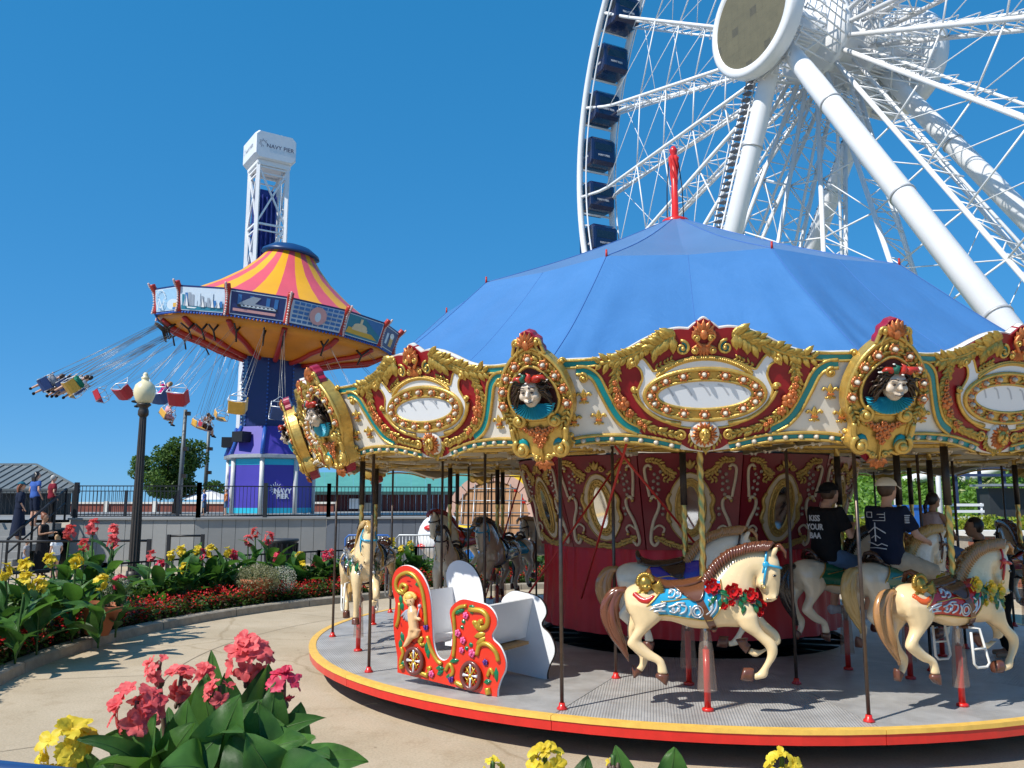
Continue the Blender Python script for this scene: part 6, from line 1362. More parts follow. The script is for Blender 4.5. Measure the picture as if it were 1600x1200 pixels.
def mural(kind):   # rectangles / polygons in unit coords x -1..1, y -1..1
    R_ = lambda c, x0, y0, x1, y1: (c, [(x0, y0), (x1, y0), (x1, y1), (x0, y1)])
    O_ = lambda c, x, y, rx, ry, n=18: (c, [(x + rx*cos(2*pi*i/n), y + ry*sin(2*pi*i/n)) for i in range(n)])
    if kind == 0: return [R_('sky', -1, -1, 1, 1), R_('white', -1, -1, 1, -.75), R_('cream', -1, -1, -.6, 1), R_('gold', .1, -1, .9, .1), O_('gold', .5, .1, .38, .5), R_('cream', .25, -.8, .4, -.1), R_('cream', .6, -.8, .75, -.1)]
    if kind == 1:
        L_ = [R_('sky', -1, -1, 1, 1), O_('pale', .6, -.5, .55, .5), R_('gold', .65, -.8, 1, -.4), R_('blue', .6, -1, 1, -.8)]
        for i in range(14): g = 2*pi*i/14; L_.append(('white', [(-.4 + .1*cos(g), .1 + .2*sin(g)), (-.4 + .44*cos(g-.03), .1 + .88*sin(g-.03)), (-.4 + .44*cos(g+.03), .1+.88*sin(g+.03))]))
        for i in range(20): g = 2*pi*i/20; h = 2*pi*(i+.75)/20; L_.append(('white', [(-.4 + .46*cos(g), .1+.9*sin(g)), (-.4+.42*cos(g), .1+.8*sin(g)), (-.4+.42*cos(h), .1+.8*sin(h)), (-.4+.46*cos(h), .1+.9*sin(h))]))
        return L_ + [('white', [(-.42, .1), (-.38, .1), (-.1, -1), (-.18, -1)]), ('white', [(-.42, .1), (-.38, .1), (-.62, -1), (-.7, -1)])]
    if kind == 2:
        L_ = [R_('pale', -1, -1, 1, 1), R_('teal', -1, -1, 1, -.6)]; rg = random.Random(5)
        for i in range(13): x = -.95 + i*.15; h = rg.uniform(-.2, .75); L_.append(R_(rg.choice(['blue', 'grey', 'teal', 'pale']), x, -.65, x + .12, h))
        for x, s in ((.0, .8), (.45, .9), (.75, .6), (-.75, 1.1)): L_ += [('white', [(x, -.7), (x + .13, -.7), (x + .05, -.7 + s)]), ('grey', [(x - .02, -.7), (x - .12, -.7), (x + .0, -.7 + s*.8)])]
        return L_ + [('white', [(-.7, -.75), (-.2, -.78), (-.3, -.88), (-.65, -.88)])]
    if kind == 3:
        L_ = [R_('navy', -1, -1, 1, 1)]
        for x in (-.75, -.3, .3, .6): L_.append(R_('blue', x, -.2, x + .14, .8))
        L_ += [('grey', [(-.7, .0), (-.2, .75), (.1, .7), (-.1, .1), (.6, .0), (.6, -.2), (-.7, -.25)]), R_('black', -.75, -.35, .75, -.1), R_('pink', -.9, -.75, .7, -.5), R_('pale', -.6, -.28, .7, -.2)]
        for i in range(9): L_.append(R_('white', -.62 + .15*i, -.2, -.54 + .15*i, -.12))
        return L_
    if kind == 4:
        L_ = [R_('pale', -1, -1, 1, 1)]
        for j_ in range(5):
            for i in range(9): L_.append(R_('blue', -.97 + .22*i, -.92 + .4*j_, -.79 + .22*i, -.66 + .4*j_))
        return L_ + [O_('pink', 0, 0, .34, .85), O_('pale', 0, -.1, .12, .45)]
    if kind == 5: return [R_('teal', -1, -1, 1, 1), ('blue', [(-.1, 1), (1, 1), (1, -.3), (.5, .2)]), ('gold', [(-1, -.8), (.9, -.85), (.5, -.4), (-.9, -.2)]), O_('cream', -.25, .0, .4, .35), R_('cream', -.32, .2, -.18, .8), R_('cream', -.7, -.4, .2, -.1)]
    return [R_('navy', -1, -1, 1, 1), R_('pale', -.6, -.6, -.3, .5), R_('gold', 0, -.7, .5, .3), O_('white', .2, .4, .3, .3)]
for i in range(NP):
    g0, g1 = GP + 2*pi*(i-.5)/NP, GP + 2*pi*(i+.5)/NP; nn = Vector((cos((g0+g1)/2), sin((g0+g1)/2), 0))
    B = [(5.33, -.62), (5.55, .46)]
    def pp(x, y, off=0.0):     # bilinear on the panel, x,y in -1..1
        a = cp(B[0][0], g0, B[0][1]); b = cp(B[0][0], g1, B[0][1]); c = cp(B[1][0], g0, B[1][1]); d = cp(B[1][0], g1, B[1][1])
        u, v = (x+1)/2, (y+1)/2; return a*(1-u)*(1-v) + b*u*(1-v) + c*(1-u)*v + d*u*v + (CM @ nn)*off
    mb = MB(); mb.add([pp(-1, -1), pp(1, -1), pp(1, 1), pp(-1, 1), pp(-1, -1, -.1), pp(1, -1, -.1), pp(1, 1, -.1), pp(-1, 1, -.1)], [(0, 1, 2, 3), (7, 6, 5, 4), (0, 4, 5, 1), (2, 6, 7, 3)], 0, False); fr = mb.build('picture_panel', PCOL['navy'], SW, True)
    kind = {0: 3, 1: 4, 2: 5, 13: 2, 12: 1, 11: 0}.get(i, 6)
    mb = MB(); mb.add([pp(x*.92, y*.86, .015) for x, y in ((-1, -1), (1, -1), (1, 1), (-1, 1))], [(0, 1, 2, 3)], PK.index('pale'), False)
    for q, (c, poly) in enumerate(mural(kind)): mb.add([pp(x*.88, y*.8, .02 + .003*q) for x, y in poly], [list(range(len(poly)))], PK.index(c), False)
    mb.build('picture', [PCOL[k] for k in PK], fr, True)
    mb = MB()
    for q in range(16): mb.ball(pp(-.95 + 1.9*q/15, -1.02, .02), .05, 5)
    mb.build('panel_lamps', RIDB, fr, True)['kind'] = 'stuff'
# chairs
CHC = {'yellow': mat('chair_yellow', (.7, .38, .05), .4, 0, .1), 'red': mat('chair_red', (.45, .02, .03), .4, 0, .1), 'blue': mat('chair_blue', (.02, .06, .2), .4, 0, .1)}
CABL = mat('cable_steel', (.3, .29, .28), .4, .7, .1)
chairs = []
def swing(phi, col, where, rc=9.3, zc=-4.4, ra=4.6, rider=None):
    g = rad(phi); a = cp(ra, g, -.95); c = cp(rc, g, zc); T = thing('swing_chair', '%s swing chair %s' % (col, where), 'swing chair', tuple(c), 0, 'flying swing chairs')
    up = (a - c).normalized(); fw = (CM @ Vector((-sin(g), cos(g), 0)))*-1
    fw = (fw - up*fw.dot(up)).normalized(); sd = up.cross(fw)
    L3 = lambda x, y, z: c + (fw*x + sd*y + up*z)*0.95
    mb = MB(); rings = []
    for x, z in ((.28, .02), (.0, 0), (-.22, .04), (-.3, .14), (-.34, .42)): rings.append([L3(x, -.27, z), L3(x, .27, z), L3(x, .27, z - .03) + fw*-.03, L3(x, -.27, z - .03) + fw*-.03])
    mb.loft(rings, sm=False); mb.build('seat', CHC[col], T, True, fix=True)
    mb = MB()
    for s_ in (-1, 1):
        mb.tube([L3(.3, s_*.29, .02), L3(.3, s_*.29, .35), L3(-.3, s_*.29, .45), L3(-.34, s_*.29, .05), L3(.3, s_*.29, .02)], .018, 5); mb.tube([L3(.25, s_*.29, .35), L3(0, s_*.29, .75), L3(-.3, s_*.29, .45)], .014, 5)
    mb.tube([L3(.3, -.29, .36), L3(.3, .29, .36)], .016, 5); mb.build('seat_frame', mat('chair_frame', (.65, .66, .68), .35, .4, .05), T, True)
    mb = MB(); aw = sd*.28
    for s_ in (-1, 1): mb.tube([L3(0, s_*.29, .75), a + aw*s_*1.2 - up*.5], .009, 4); mb.tube([L3(-.2, s_*.29, .48), a + aw*s_*.9 - up*.5], .007, 4)
    mb.build('cable', CABL, T, True)
    mb = MB(); mb.tube([a + aw*-1.5 - up*.5, a - up*.38, a + aw*1.5 - up*.5], .04, 5); mb.tube([a - up*.4, a + up*.15], .05, 5); mb.build('spreader', DARK, T, True)
    if rider:
        lab, shirt, pants, hair, sk, size = rider
        Mq = Matrix((fw, sd, up)).transposed(); person(lab, tuple(L3(-.08, 0, .04)), 0, SWING, sk, shirt, pants, hair, size, .026, .6, 1.0, 'long' if size < .95 else 'short', shoe=BLKC, tiltq=Mq.to_quaternion(), group='riders on the swing chairs')
swing(193, 'yellow', 'flying out farthest to the left'); swing(166, 'red', 'behind the second yellow chair from left', rc=9.2)
swing(178, 'yellow', 'second from the left edge of the ride', rc=9.3)
swing(203, 'blue', 'with capped rider left of the lamp globe', rider=('swing rider in navy cap and jeans left of lamp globe', NAVYC, DENIM, HBLK, SKIN1, 1.15), rc=8.7)
swing(211, 'blue', 'with dark-haired rider left of the lamp globe', rider=('swing rider with dark hair and black shirt left of lamp globe', BLKC, DENIM, HBLK, SKIN2, 1.15), rc=8.4)
swing(207, 'blue', 'with rider in grey beside the capped rider', rider=('swing rider in grey shirt beside the capped swing rider', GREYC, BLKC, HBRN, SKIN1, 1.15), rc=9.1)
swing(215, 'blue', 'with rider in white left of the lamp globe', rider=('swing rider in white shirt left of lamp globe', WHC, DENIM, HBLK, SKIN2, 1.1), rc=8.0)
swing(220, 'yellow', 'just left below the lamp globe', rider=('swing rider in green shirt just below left of lamp globe', cloth('green', (.02, .2, .12)), BLKC, HBRN, SKIN1, 1.1), rc=8.3)
swing(150, 'yellow', 'with child in pale pink right of the lamp globe', rider=('child in pale pink top on swing right of lamp globe', PINKC, PINKC, HBRN, SKIN1, 1.0), rc=6.9, zc=-4.9)
swing(240, 'red', 'low over the thin grey light pole', rc=7.4); swing(140, 'yellow', 'behind the red chair over the grey light pole', rc=5.6, zc=-5.2)
swing(249, 'yellow', 'left of the navy column, lower of two', rc=7.3); swing(128, 'yellow', 'left of the navy column, upper of two', rc=6.0, zc=-4.6)
swing(134, 'red', 'with child in brown left of the yellow pair', rider=('child in brown clothing on swing between red and yellow chairs', cloth('brown', (.12, .06, .04)), cloth('brown2', (.1, .05, .04)), HBRN, SKIN1, 1.0), rc=6.2, zc=-5.2)
swing(256, 'blue', 'with rider in hot pink in front of the navy column', rider=('swing rider in hot pink top beside navy column', HOTP, DENIM, HBLD, SKIN1, 1.1), rc=7.6)
swing(268, 'red', 'hanging in front of the navy column'); swing(281, 'yellow', 'hidden behind the gold carousel board'); swing(290, 'blue', 'on the right side of the swing ride'); swing(310, 'red', 'right side of the ride over the carousel roof'); swing(335, 'yellow', 'far right side of the swing ride')

# ================================================================ DROP TOWER
DT0 = Vector((-19.0, 62, 0)); DTW = thing('drop_tower', 'tall white lattice drop tower with navy core behind swing ride', 'drop tower', tuple(DT0)); RZ = rad(34); hw = 1.12
Rm = Matrix.Rotation(RZ, 3, 'Z')
def dp(x, y, z): return DT0 + Rm @ Vector((x, y, z))
for sx_ in (-1, 1):
    for sy_ in (-1, 1): mb = MB(); mb.bar(dp(sx_*hw, sy_*hw, 0), dp(sx_*hw, sy_*hw, 27.8), .27); mb.build('tower_post', STEELW, DTW, True)
mb = MB(); zs = [1, 6, 11, 15.2, 19.0, 23.0, 27.5]
for a, b in zip(zs[:-1], zs[1:]):
    for (p, q) in (((-hw, -hw), (hw, -hw)), ((-hw, -hw), (-hw, hw)), ((hw, -hw), (hw, hw)), ((-hw, hw), (hw, hw))):
        mb.bar(dp(*p, b), dp(*q, b), .14); mb.bar(dp(*p, b-.5), dp(*q, b-.5), .1); mb.bar(dp(*p, a), dp(*q, b), .13)
        if b > 25 or p[0] == q[0]: mb.bar(dp(*q, a), dp(*p, b), .13)
mb.build('tower_brace', STEELW, DTW, True)
mb = MB(); mb.box(dp(-.2, .2, 13), (1.5, 1.1, 26), rz=RZ)
for i in range(5): mb.bar(dp(-.9 + .35*i, -.55, 1), dp(-.9 + .35*i, -.55, 25.5), .12)
mb.build('tower_core', mat('core_blue', (.01, .025, .2), .35, 0, .25, .6), DTW, True)
mb = MB()
for e in (.72, 1.15): mb.tube([dp(e, -1.0, 1), dp(e, -1.0, 28)], .035, 4)
for i in range(60): mb.tube([dp(.72, -1.0, 1 + .45*i), dp(1.15, -1.0, 1 + .45*i)], .025, 4)
mb.build('ladder', STEELW, DTW, True)
mb = MB(); rbox(mb, 1.62, 1.62, 1.1, .3, Matrix.Translation(dp(0, 0, 29.1)) @ Rm.to_4x4()); hd = mb.build('tower_head', mat('head_white', (.74, .76, .78), .4, 0, .03), DTW, True, fix=True)
mb = MB(); rbox(mb, 1.3, 1.3, .2, .08, Matrix.Translation(dp(0, 0, 27.8)) @ Rm.to_4x4()); mb.build('head_skirt', STEELW, DTW, True, fix=True)
logo(DTW, dp(0.12, -1.64, 29.1), Rm @ Vector((1, 0, 0)), ZU, .56, mat('logo_navy', (.03, .05, .12), .5, 0, 0), True)
logo(DTW, dp(-1.64, 0, 29.1), Rm @ Vector((0, -1, 0)), ZU, .5, mat('logo_grey', (.35, .38, .42), .5, 0, 0), True)
# ================================================================ foliage helpers
def leaves(mb, c, rad3, n, size, seed, shell=0.55, up=0.3, mi=0):
    rg = random.Random(seed); c = Vector(c)
    for i in range(n):
        while True:
            p = Vector((rg.uniform(-1, 1), rg.uniform(-1, 1), rg.uniform(-1, 1)))
            if shell < p.length < 1: break
        p = Vector((p.x*rad3[0], p.y*rad3[1], p.z*rad3[2])); d = Vector((rg.uniform(-1, 1), rg.uniform(-1, 1), rg.uniform(-.6, 1) + up)).normalized(); t = d.orthogonal().normalized(); t = (Matrix.Rotation(rg.uniform(0, 6.28), 3, d) @ t); s = size*rg.uniform(.6, 1.3); b = d.cross(t)
        o = c + p
        mb.add([o - t*s*.5, o + b*s*.28 - d*s*.08, o + t*s*.5, o - b*s*.28 - d*s*.08], [(0, 1, 2), (0, 2, 3)], mi, False)
# ================================================================ DECK with boarded front
DG = mat('deck_grey_paint', (.27, .27, .26), .6, 0, .08, 1, dirt=.2); DG2 = mat('deck_blue_grey', (.12, .135, .16), .6, 0, .08, 1, dirt=.2)  # second tone is a darker, bluer grey for the right-hand wall
def deck_wall(label, a, b, m, z1=1.5, n=None):
    T = thing('deck_wall', label, 'wall', (a[0], a[1], 0)); a = Vector((*a, 0)); b = Vector((*b, 0)); L_ = (b-a).length; n = n or int(L_/.42); d = (b-a)/n; nn = Vector((d.y, -d.x, 0)).normalized(); an = atan2(d.y, d.x)
    rg = random.Random(n); mb = MB(); mb.box((a+b)/2 + ZU*z1/2 - nn*.06, (L_, .08, z1), rz=an); mb.build('backing', BLACK, T, True)
    for i in range(n): mb = MB(); mb.box(a + d*(i+.5) + ZU*(z1/2) + nn*rg.uniform(0, .006), (d.length - .012, .04, z1), rz=an); mb.build('board', m, T, True)
    mb = MB(); mb.box((a+b)/2 + ZU*(z1+.03) - nn*.05, (L_ + .1, .3, .06), rz=an); mb.build('coping', DG, T, True)
W1, W2, W3 = (-14.4, 27.5), (-10.4, 27.65), (-6.4, 29.1)
deck_wall('grey boarded deck wall left of the lamp post', W1, W2, DG); deck_wall('grey boarded deck wall behind the flower bed', W2, W3, DG); deck_wall('dark grey boarded wall behind the barricades', W3, (4.0, 30.2), DG2)
mb = MB(); V = [(-70, 27.8), W1, W2, W3, (4.0, 30.2), (14, 30.5), (14, 70), (-70, 70)]; mb.add([(x, y + .03, 1.5) for x, y in V], [list(range(8))], 0, False); tag(mb.build('deck', DG), kind='structure')
def rail_fence(label, P, step, h, post, z0, pk=.11, pw=.016, group=None, tall=1.0, m=BLACK):
    T = thing('iron_fence', label, 'fence', (P[0][0], P[0][1], z0), 0, group); P = [Vector((p[0], p[1], z0 if len(p) < 3 else p[2])) for p in P]
    for a, b in zip(P[:-1], P[1:]):
        L_ = (b-a).length; n = max(1, round(L_/step)); d = (b-a)/n
        for i in range(n+1):
            mb = MB(); q = a + d*i; mb.box(q + ZU*h*.5*tall, (post, post, h*tall)); mb.build('post', m, T, True)
        mb = MB()
        for z in (.08, h-.03): mb.bar(a + ZU*z, b + ZU*z, .035)
        mb.build('rail', m, T, True)
        mb = MB(); k = int(L_/pk)
        for i in range(k): q = a + (b-a)*(i+.5)/k; mb.bar(q + ZU*.08, q + ZU*(h-.03), pw)
        o = mb.build('pickets', m, T, True); o['kind'] = 'stuff'
rail_fence('tall black picket railing on the grey deck edge', [(W1[0], W1[1]+.25), (W2[0], W2[1]+.25), (W3[0], W3[1]+.25), (4.0, 30.45)], 1.9, 1.1, .12, 1.53, .12, .014, tall=1.08)
rail_fence('black picket railing on the far side of the deck', [(-22, 34), (-13.5, 34)], 2.4, 1.05, .1, 1.5, .16, .016)
# ---- iron fence behind the flower bed
rail_fence('low black iron fence behind the flower bed', [(CX + (kerbr(d)+2.3)*cos(rad(d)), CY + (kerbr(d)+2.3)*sin(rad(d))) for d in range(200, 60, -14)], 2.2, .85, .07, .1, .14, .014)
# ---- stairs and queue rails at far left
ST = thing('deck_stairs', 'grey deck stairs with black handrails at far left', 'stairs', (-14.6, 26, 0))
for i in range(7): mb = MB(); mb.box((-15.6, 24.6 + .42*i, .1 + .2*i), (2.0, .44, .2 + .0*i)); mb.build('step', DG, ST, True)
for x in (-14.55, -16.7):
    mb = MB(); mb.bar((x, 24.4, 1.0), (x, 27.4, 2.5), .06); mb.bar((x, 24.4, .6), (x, 27.4, 2.05), .04)
    for i in range(6): y = 24.4 + .6*i; mb.bar((x, y, .05 + .28*i), (x, y, 1.0 + .3*i), .05)
    mb.build('handrail', BLACK, ST, True)
mb = MB(); mb.box((-15.2, 22.6, .55), (3.2, .06, 1.0)); mb.build('cheek_board', DG, ST, True)
def qrail(label, pts, h):
    T = thing('queue_rail', label, 'rail', tuple(pts[0])); mb = MB()
    for a, b in zip(pts[:-1], pts[1:]): mb.tube([Vector(a) + ZU*h, Vector(b) + ZU*h], .035, 6)
    mb.build('top_rail', BLACK, T, True)
    for p in pts: mb = MB(); mb.box(Vector(p) + ZU*(h+.04)/2, (.09, .09, h+.04)); mb.build('post', BLACK, T, True)
qrail('black queue rail in front of the deck stairs', [(-13.2, 21.3, 0), (-10.9, 21.6, 0), (-9.35, 21.8, 0)], 1.08); qrail('black queue post and cord in front of the grey deck wall', [(-9.0, 24.6, 0), (-9.9, 24.4, 0)], 1.1)
# ---- visitors by the stairs
person('visitor in teal cap and long navy dress on the deck stairs', (-14.75, 25.2, .95), rad(40), STAND, SKIN1, NAVYC, NAVYC, HRED, 1.0, .022, 1.2, 2.0, 'long', cap=(TEALC, 'front'), skirt=True)
person('dark-haired visitor behind the one in teal cap', (-15.0, 26.4, 1.3), rad(60), STAND, SKIN1, BLUEC, NAVYC, HBLK, 1.0, .022, .5, 1.0, 'long')
person('grey-haired visitor in maroon shirt leaning on deck rail', (-14.85, 27.1, 1.35), rad(50), STAND, SKIN1, MARC, BLKC, HGRY, .92, .022, .6, 2.0)
person('woman in black dress with hair bun holding a phone below the deck', (-13.1, 23.6, 0), rad(0), STAND, SKIN2, BLKC, BLKC, HRED, 1.02, .02, 0.0, 2.0, 'bun', skirt=True, over=dict(el=(.02, .22, 1.15), wr=(.24, .12, 1.2)))
person('small child in white top and denim shorts beside woman in black', (-12.65, 23.5, 0), rad(150), STAND, SKIN1, WHC, DENIM, HBLD, .68, .02, .5, .6, 'long')
person('child in pale shirt sheltering behind woman in black', (-13.3, 23.2, 0), rad(20), STAND, SKIN2, GREYC, BLUEC, HBRN, .62, .022, .5, 1.0)
person('man in white t-shirt cut off by the left edge', (-9.75, 15.2, .0), rad(-30), STAND, SKIN2, WHC, BLKC, HBLK, .98, .016, .7, 2.0)
# ---- pavilion with standing seam roof
PV = thing('pavilion', 'low pavilion with grey standing seam metal roof at far left', 'building', (-24, 40, 1.5)); RG = mat('roof_metal', (.2, .22, .22), .45, .3, .08, 1)
e0, e1 = at(-60, 763, 38), at(124, 763, 38); r0, r1 = at(-60, 727, 41), at(56, 727, 41); eb = e1 + Vector((-3.4, 6, 0))
n = 12
for i in range(n):
    t0, t1 = i/n, (i+1)/n; A, B = e0.lerp(e1, t0), e0.lerp(e1, t1 - .012)
    def up_(p, t): # top of a seam running up the slope, clipped by the hip
        q = Vector((p.x, r0.y, r0.z)); 
        if q.x > r1.x: f = (e1.x - p.x)/(e1.x - r1.x); q = Vector((p.x, e0.y + (r0.y-e0.y)*f, e0.z + (r0.z-e0.z)*f))
        return q
    C, D = up_(B, t1), up_(A, t0); mb = MB(); dz = Vector((0, 0, -.05)); mb.add([A, B, C, D, A+dz, B+dz, C+dz, D+dz], [(0, 1, 2, 3), (7, 6, 5, 4), (0, 4, 5, 1), (1, 5, 6, 2), (2, 6, 7, 3), (3, 7, 4, 0)], 0, False); mb.build('roof_sheet', RG, PV, True)
    mb = MB(); mb.bar(A + ZU*.03, D + ZU*.03, .06); mb.build('seam', RG, PV, True)
mb = MB(); mb.add([e1, eb, r1], [(0, 1, 2)], 0, False); mb.build('roof_hip', RG, PV, True); mb = MB(); mb.bar(r1 + ZU*.05, e1 + ZU*.03, .09); mb.bar(r0 + ZU*.05, r1 + ZU*.05, .09); mb.build('ridge_cap', RG, PV, True); mb = MB(); mb.bar(e0 - ZU*.12, e1 - ZU*.12, .2); mb.build('fascia', mat('fascia_dark', (.08, .09, .09), .5, 0, .1), PV, True)
mb = MB(); mb.box(((e0.x+e1.x)/2 - .8, 40.5, 1.9), (e1.x-e0.x - 3.0, 2.5, 1.6)); mb.build('wall', BLACK, PV, True)
# ---- far brick wall, teal roofed building
BR = mat('dark_red_siding', (.11, .015, .015), .6, 0, .15, 1); BR2 = mat('brick_red', (.22, .06, .04), .8, 0, .25, 2)
T = thing('brick_wall', 'long low red brick wall with pale coping behind the deck railing', 'wall', (-24, 52, 1.5)); mb = MB(); mb.box((-24, 52, 1.75), (26, .3, .5)); mb.build('brickwork', BR2, T, True); mb = MB(); mb.box((-24, 52, 2.05), (26.2, .45, .12)); mb.build('coping', CREAM, T, True)
for x in range(-34, -12, 3): mb = MB(); mb.box((x, 51.8, 1.8), (.25, .2, .7)); mb.build('pilaster', CREAM, T, True)
TB = thing('ticket_building', 'dark red low building with teal standing seam roof behind carousel', 'building', (-6, 44, 1.5)); TR = mat('teal_roof', (.1, .33, .28), .5, .1, .08, 1)
a0, a1 = at(440, 768, 54), at(800, 768, 54); b0, b1 = at(440, 738, 58.5), at(800, 738, 58.5)
for i in range(16):
    t0, t1 = i/16, (i+.985)/16; mb = MB(); dz = Vector((0, 0, -.06)); Q = [a0.lerp(a1, t0), a0.lerp(a1, t1), b0.lerp(b1, t1), b0.lerp(b1, t0)]; mb.add(Q + [q + dz for q in Q], [(0, 1, 2, 3), (7, 6, 5, 4), (0, 4, 5, 1), (1, 5, 6, 2), (3, 7, 4, 0)], 0, False); mb.build('roof_sheet', TR, TB, True)
mb = MB(); mb.bar(a0 - ZU*.1, a1 - ZU*.1, .2); mb.build('gutter', mat('gutter_dark', (.03, .08, .07), .5, 0, .1), TB, True); 
n = 40
for i in range(n): x = a0.x + (a1.x-a0.x)*(i+.5)/n; mb = MB(); mb.box((x, 55, 1.5 + .6), ((a1.x-a0.x)/n - .02, .1, 1.4)); mb.build('siding_board', BR, TB, True)
for x in (-13.6, -10.1): mb = MB(); mb.box((x, 54.5, 2.0), (.9, .03, .65)); mb.build('notice', WHITE, TB, True)
mb = MB(); mb.box((-9.4, 54.6, 1.75), (1.1, .05, .6)); mb.build('doorway', mat('door_cream', (.4, .36, .3), .6, 0, .1), TB, True)
# ---- light poles and white parasol
for (px, y0, Y, lab) in ((290, 640, 40, 'taller thin grey light pole in front of the tree'), (328, 648, 46, 'farther thin grey light pole right of the tree')):
    t = at(px, y0, Y); T = thing('light_pole', lab, 'light pole', (t.x, Y, 1.5), 0, 'grey light poles'); mb = MB(); mb.tube([(t.x - .06, Y, 1.5), t], [.12, .085], 10); mb.build('pole', mat('pole_grey', (.13, .15, .16), .5, .3, .1), T, True)
    for q, z in enumerate((.2, 1.9, 3.2)): mb = MB(); mb.box(t + Vector((.14, -.05, -z)), (.22, .2, .18)); mb.tube([t + Vector((.0, 0, -z)), t + Vector((.14, -.05, -z))], .03, 5); mb.build('floodlight', DARK, T, True)
p = at(325, 806, 41); T = thing('parasol', 'white market parasol beside the tree on the deck', 'parasol', (p.x, 41, 1.5)); mb = MB(); mb.lathe([(1.35, .95), (.7, 1.2), (.06, 1.42), (0, 1.42)], 8, c=(p.x, 41, 1.25), sm=False); mb.build('canopy', WHITE, T, True); mb = MB(); mb.tube([(p.x, 41, 1.5), (p.x, 41, 2.65)], .03, 6); mb.build('pole', DARK, T, True)
for (px, sh, lab) in ((318, SKIN2, 'tiny seated visitor under the white parasol'), (352, SKIN1, 'tiny visitor in orange beside the purple booth')): q = at(px, 806, 36.5); person(lab, (q.x, 36.5, 1.5), rad(200), STAND, sh, BLUEC if px < 330 else cloth('orange', (.5, .16, .05)), DENIM, HBRN, .66, .035, .5, 1.0)
# ---- tree
LG = leafmat('tree_leaf', (.04, .095, .018), (.11, .2, .04), 1.2)
TC = at(276, 752, 44); TR_ = thing('tree', 'rounded green tree behind the black deck railing', 'tree', (TC.x, 44, 1.5)); mb = MB()
base = Vector((TC.x, 44, 1.45)); mb.tube([base, base + Vector((.05, 0, .8)), base + Vector((0, .1, 1.5))], [.2, .15, .12], 8)
rg = random.Random(9); clumps = []
for i in range(26):
    g = rg.uniform(0, 6.28); rr = rg.uniform(.5, 2.0); z = rg.uniform(1.0, 3.9); rr *= 1.0 if z < 2.9 else (4.6-z)/1.8
    c = base + Vector((rr*cos(g), rr*sin(g), z)); clumps.append(c); mb.tube([base + Vector((0, 0, .6 + .3*z*.5)), base.lerp(c, .55) + Vector((0, 0, .35)), c], [.06, .04, .015], 5)
mb.build('trunk', mat('bark', (.06, .04, .03), .9, 0, .3, 5), TR_, True)
mb = MB()
for i, c in enumerate(clumps): leaves(mb, c, (rg.uniform(.5, .85), rg.uniform(.5, .85), rg.uniform(.4, .65)), 420, .19, 100+i, .3)
mb.build('crown', LG, TR_, True)
# ---- barricades, banner, ball, barrel wheel
GALV = mat('galvanised', (.4, .42, .43), .4, .6, .1, 6); BBL = mat('barricade_blue', (.02, .12, .42), .4, 0, .1)
def barricade(label, x, y, rz, m, L_=2.2):
    T = thing('barricade', label, 'barricade', (x, y, 0), rz, 'crowd barricades'); mb = MB(); pts = [(-L_/2, 0, .2), (-L_/2, 0, 1.0), (-L_/2 + .1, 0, 1.1), (L_/2 - .1, 0, 1.1), (L_/2, 0, 1.0), (L_/2, 0, .2)]; mb.tube(pts + [pts[0]], .025, 6); mb.build('frame', m, T)
    for i in range(14): mb = MB(); xx = -L_/2 + L_*(i+1)/15; mb.tube([(xx, 0, .2), (xx, 0, 1.08)], .011, 5); mb.build('bar', GALV, T)
    for s_ in (-1, 1): mb = MB(); mb.tube([(s_*L_*.4, -.3, .0), (s_*L_*.4, 0, .2), (s_*L_*.4, .3, .0)], .02, 5); mb.build('foot', m, T)
bp_ = [(535, 655, BBL, 'blue'), (655, 745, GALV, 'grey'), (745, 830, BBL, 'blue banner'), (830, 930, GALV, 'far grey')]
for i, (x0, x1, m, nm) in enumerate([(538, 612, BBL, 'blue framed barricade left of the striped ball'), (617, 700, GALV, 'galvanised barricade behind the rear horses'), (705, 765, BBL, 'blue framed barricade in front of the yellow slide'), (770, 850, GALV, 'galvanised barricade below the barrel wheel'), (852, 930, BBL, 'blue framed barricade nearest the carousel drum')]):
    a, b = at(x0, 850, 25), at(x1, 850, 25); barricade(nm, (a.x+b.x)/2, 25, rad(2*i - 3), m, (b.x-a.x)*.97)
a = at(728, 838, 24.9); T = thing('banner', 'blue barricade banner with white lettering', 'banner', (a.x, 24.9, .3)); mb = MB(); mb.box((a.x, 24.9, .75), (1.5, .02, .75)); mb.build('cloth', mat('banner_blue', (.02, .16, .5), .7, 0, .08), T, True); logo(T, Vector((a.x + .25, 24.88, .75)), Vector((1, 0, 0)), ZU, .34, LOGO, True)
a = at(690, 838, 26.5); T = thing('striped_ball', 'large white ball with red petal markings behind the barricade', 'ball', (a.x, 26.5, 0)); mb = MB(); mb.ball((a.x, 26.5, 1.0), .75, 20); mb.build('shell', WHITE, T, True)
for q in range(5): mb = MB(); g = rad(-150 + 30*q); mb.ball((a.x + .66*cos(g)*.9, 26.5 + .66*sin(g)*.9, 1.0 + .28*(1 if q % 2 else -1)), .22, 8, sc=(1, 1, .45)); mb.build('red_marking', REDP, T, True)
a, b = at(700, 835, 26), at(790, 845, 26); T = thing('slide', 'yellow and red slide tube behind the barricade', 'slide', (a.x, 26, 0)); mb = MB(); mb.tube([(a.x, 26, 1.25), (a.x + .7, 26, 1.2), (b.x, 26, .95)], [.16, .14, .14], 10); mb.build('tube', mat('slide_yellow', (.8, .5, .02), .35, 0, .05), T, True); mb = MB(); mb.box(((a.x+b.x)/2, 26.2, .6), (1.8, .3, .7)); mb.build('base', REDP, T, True)
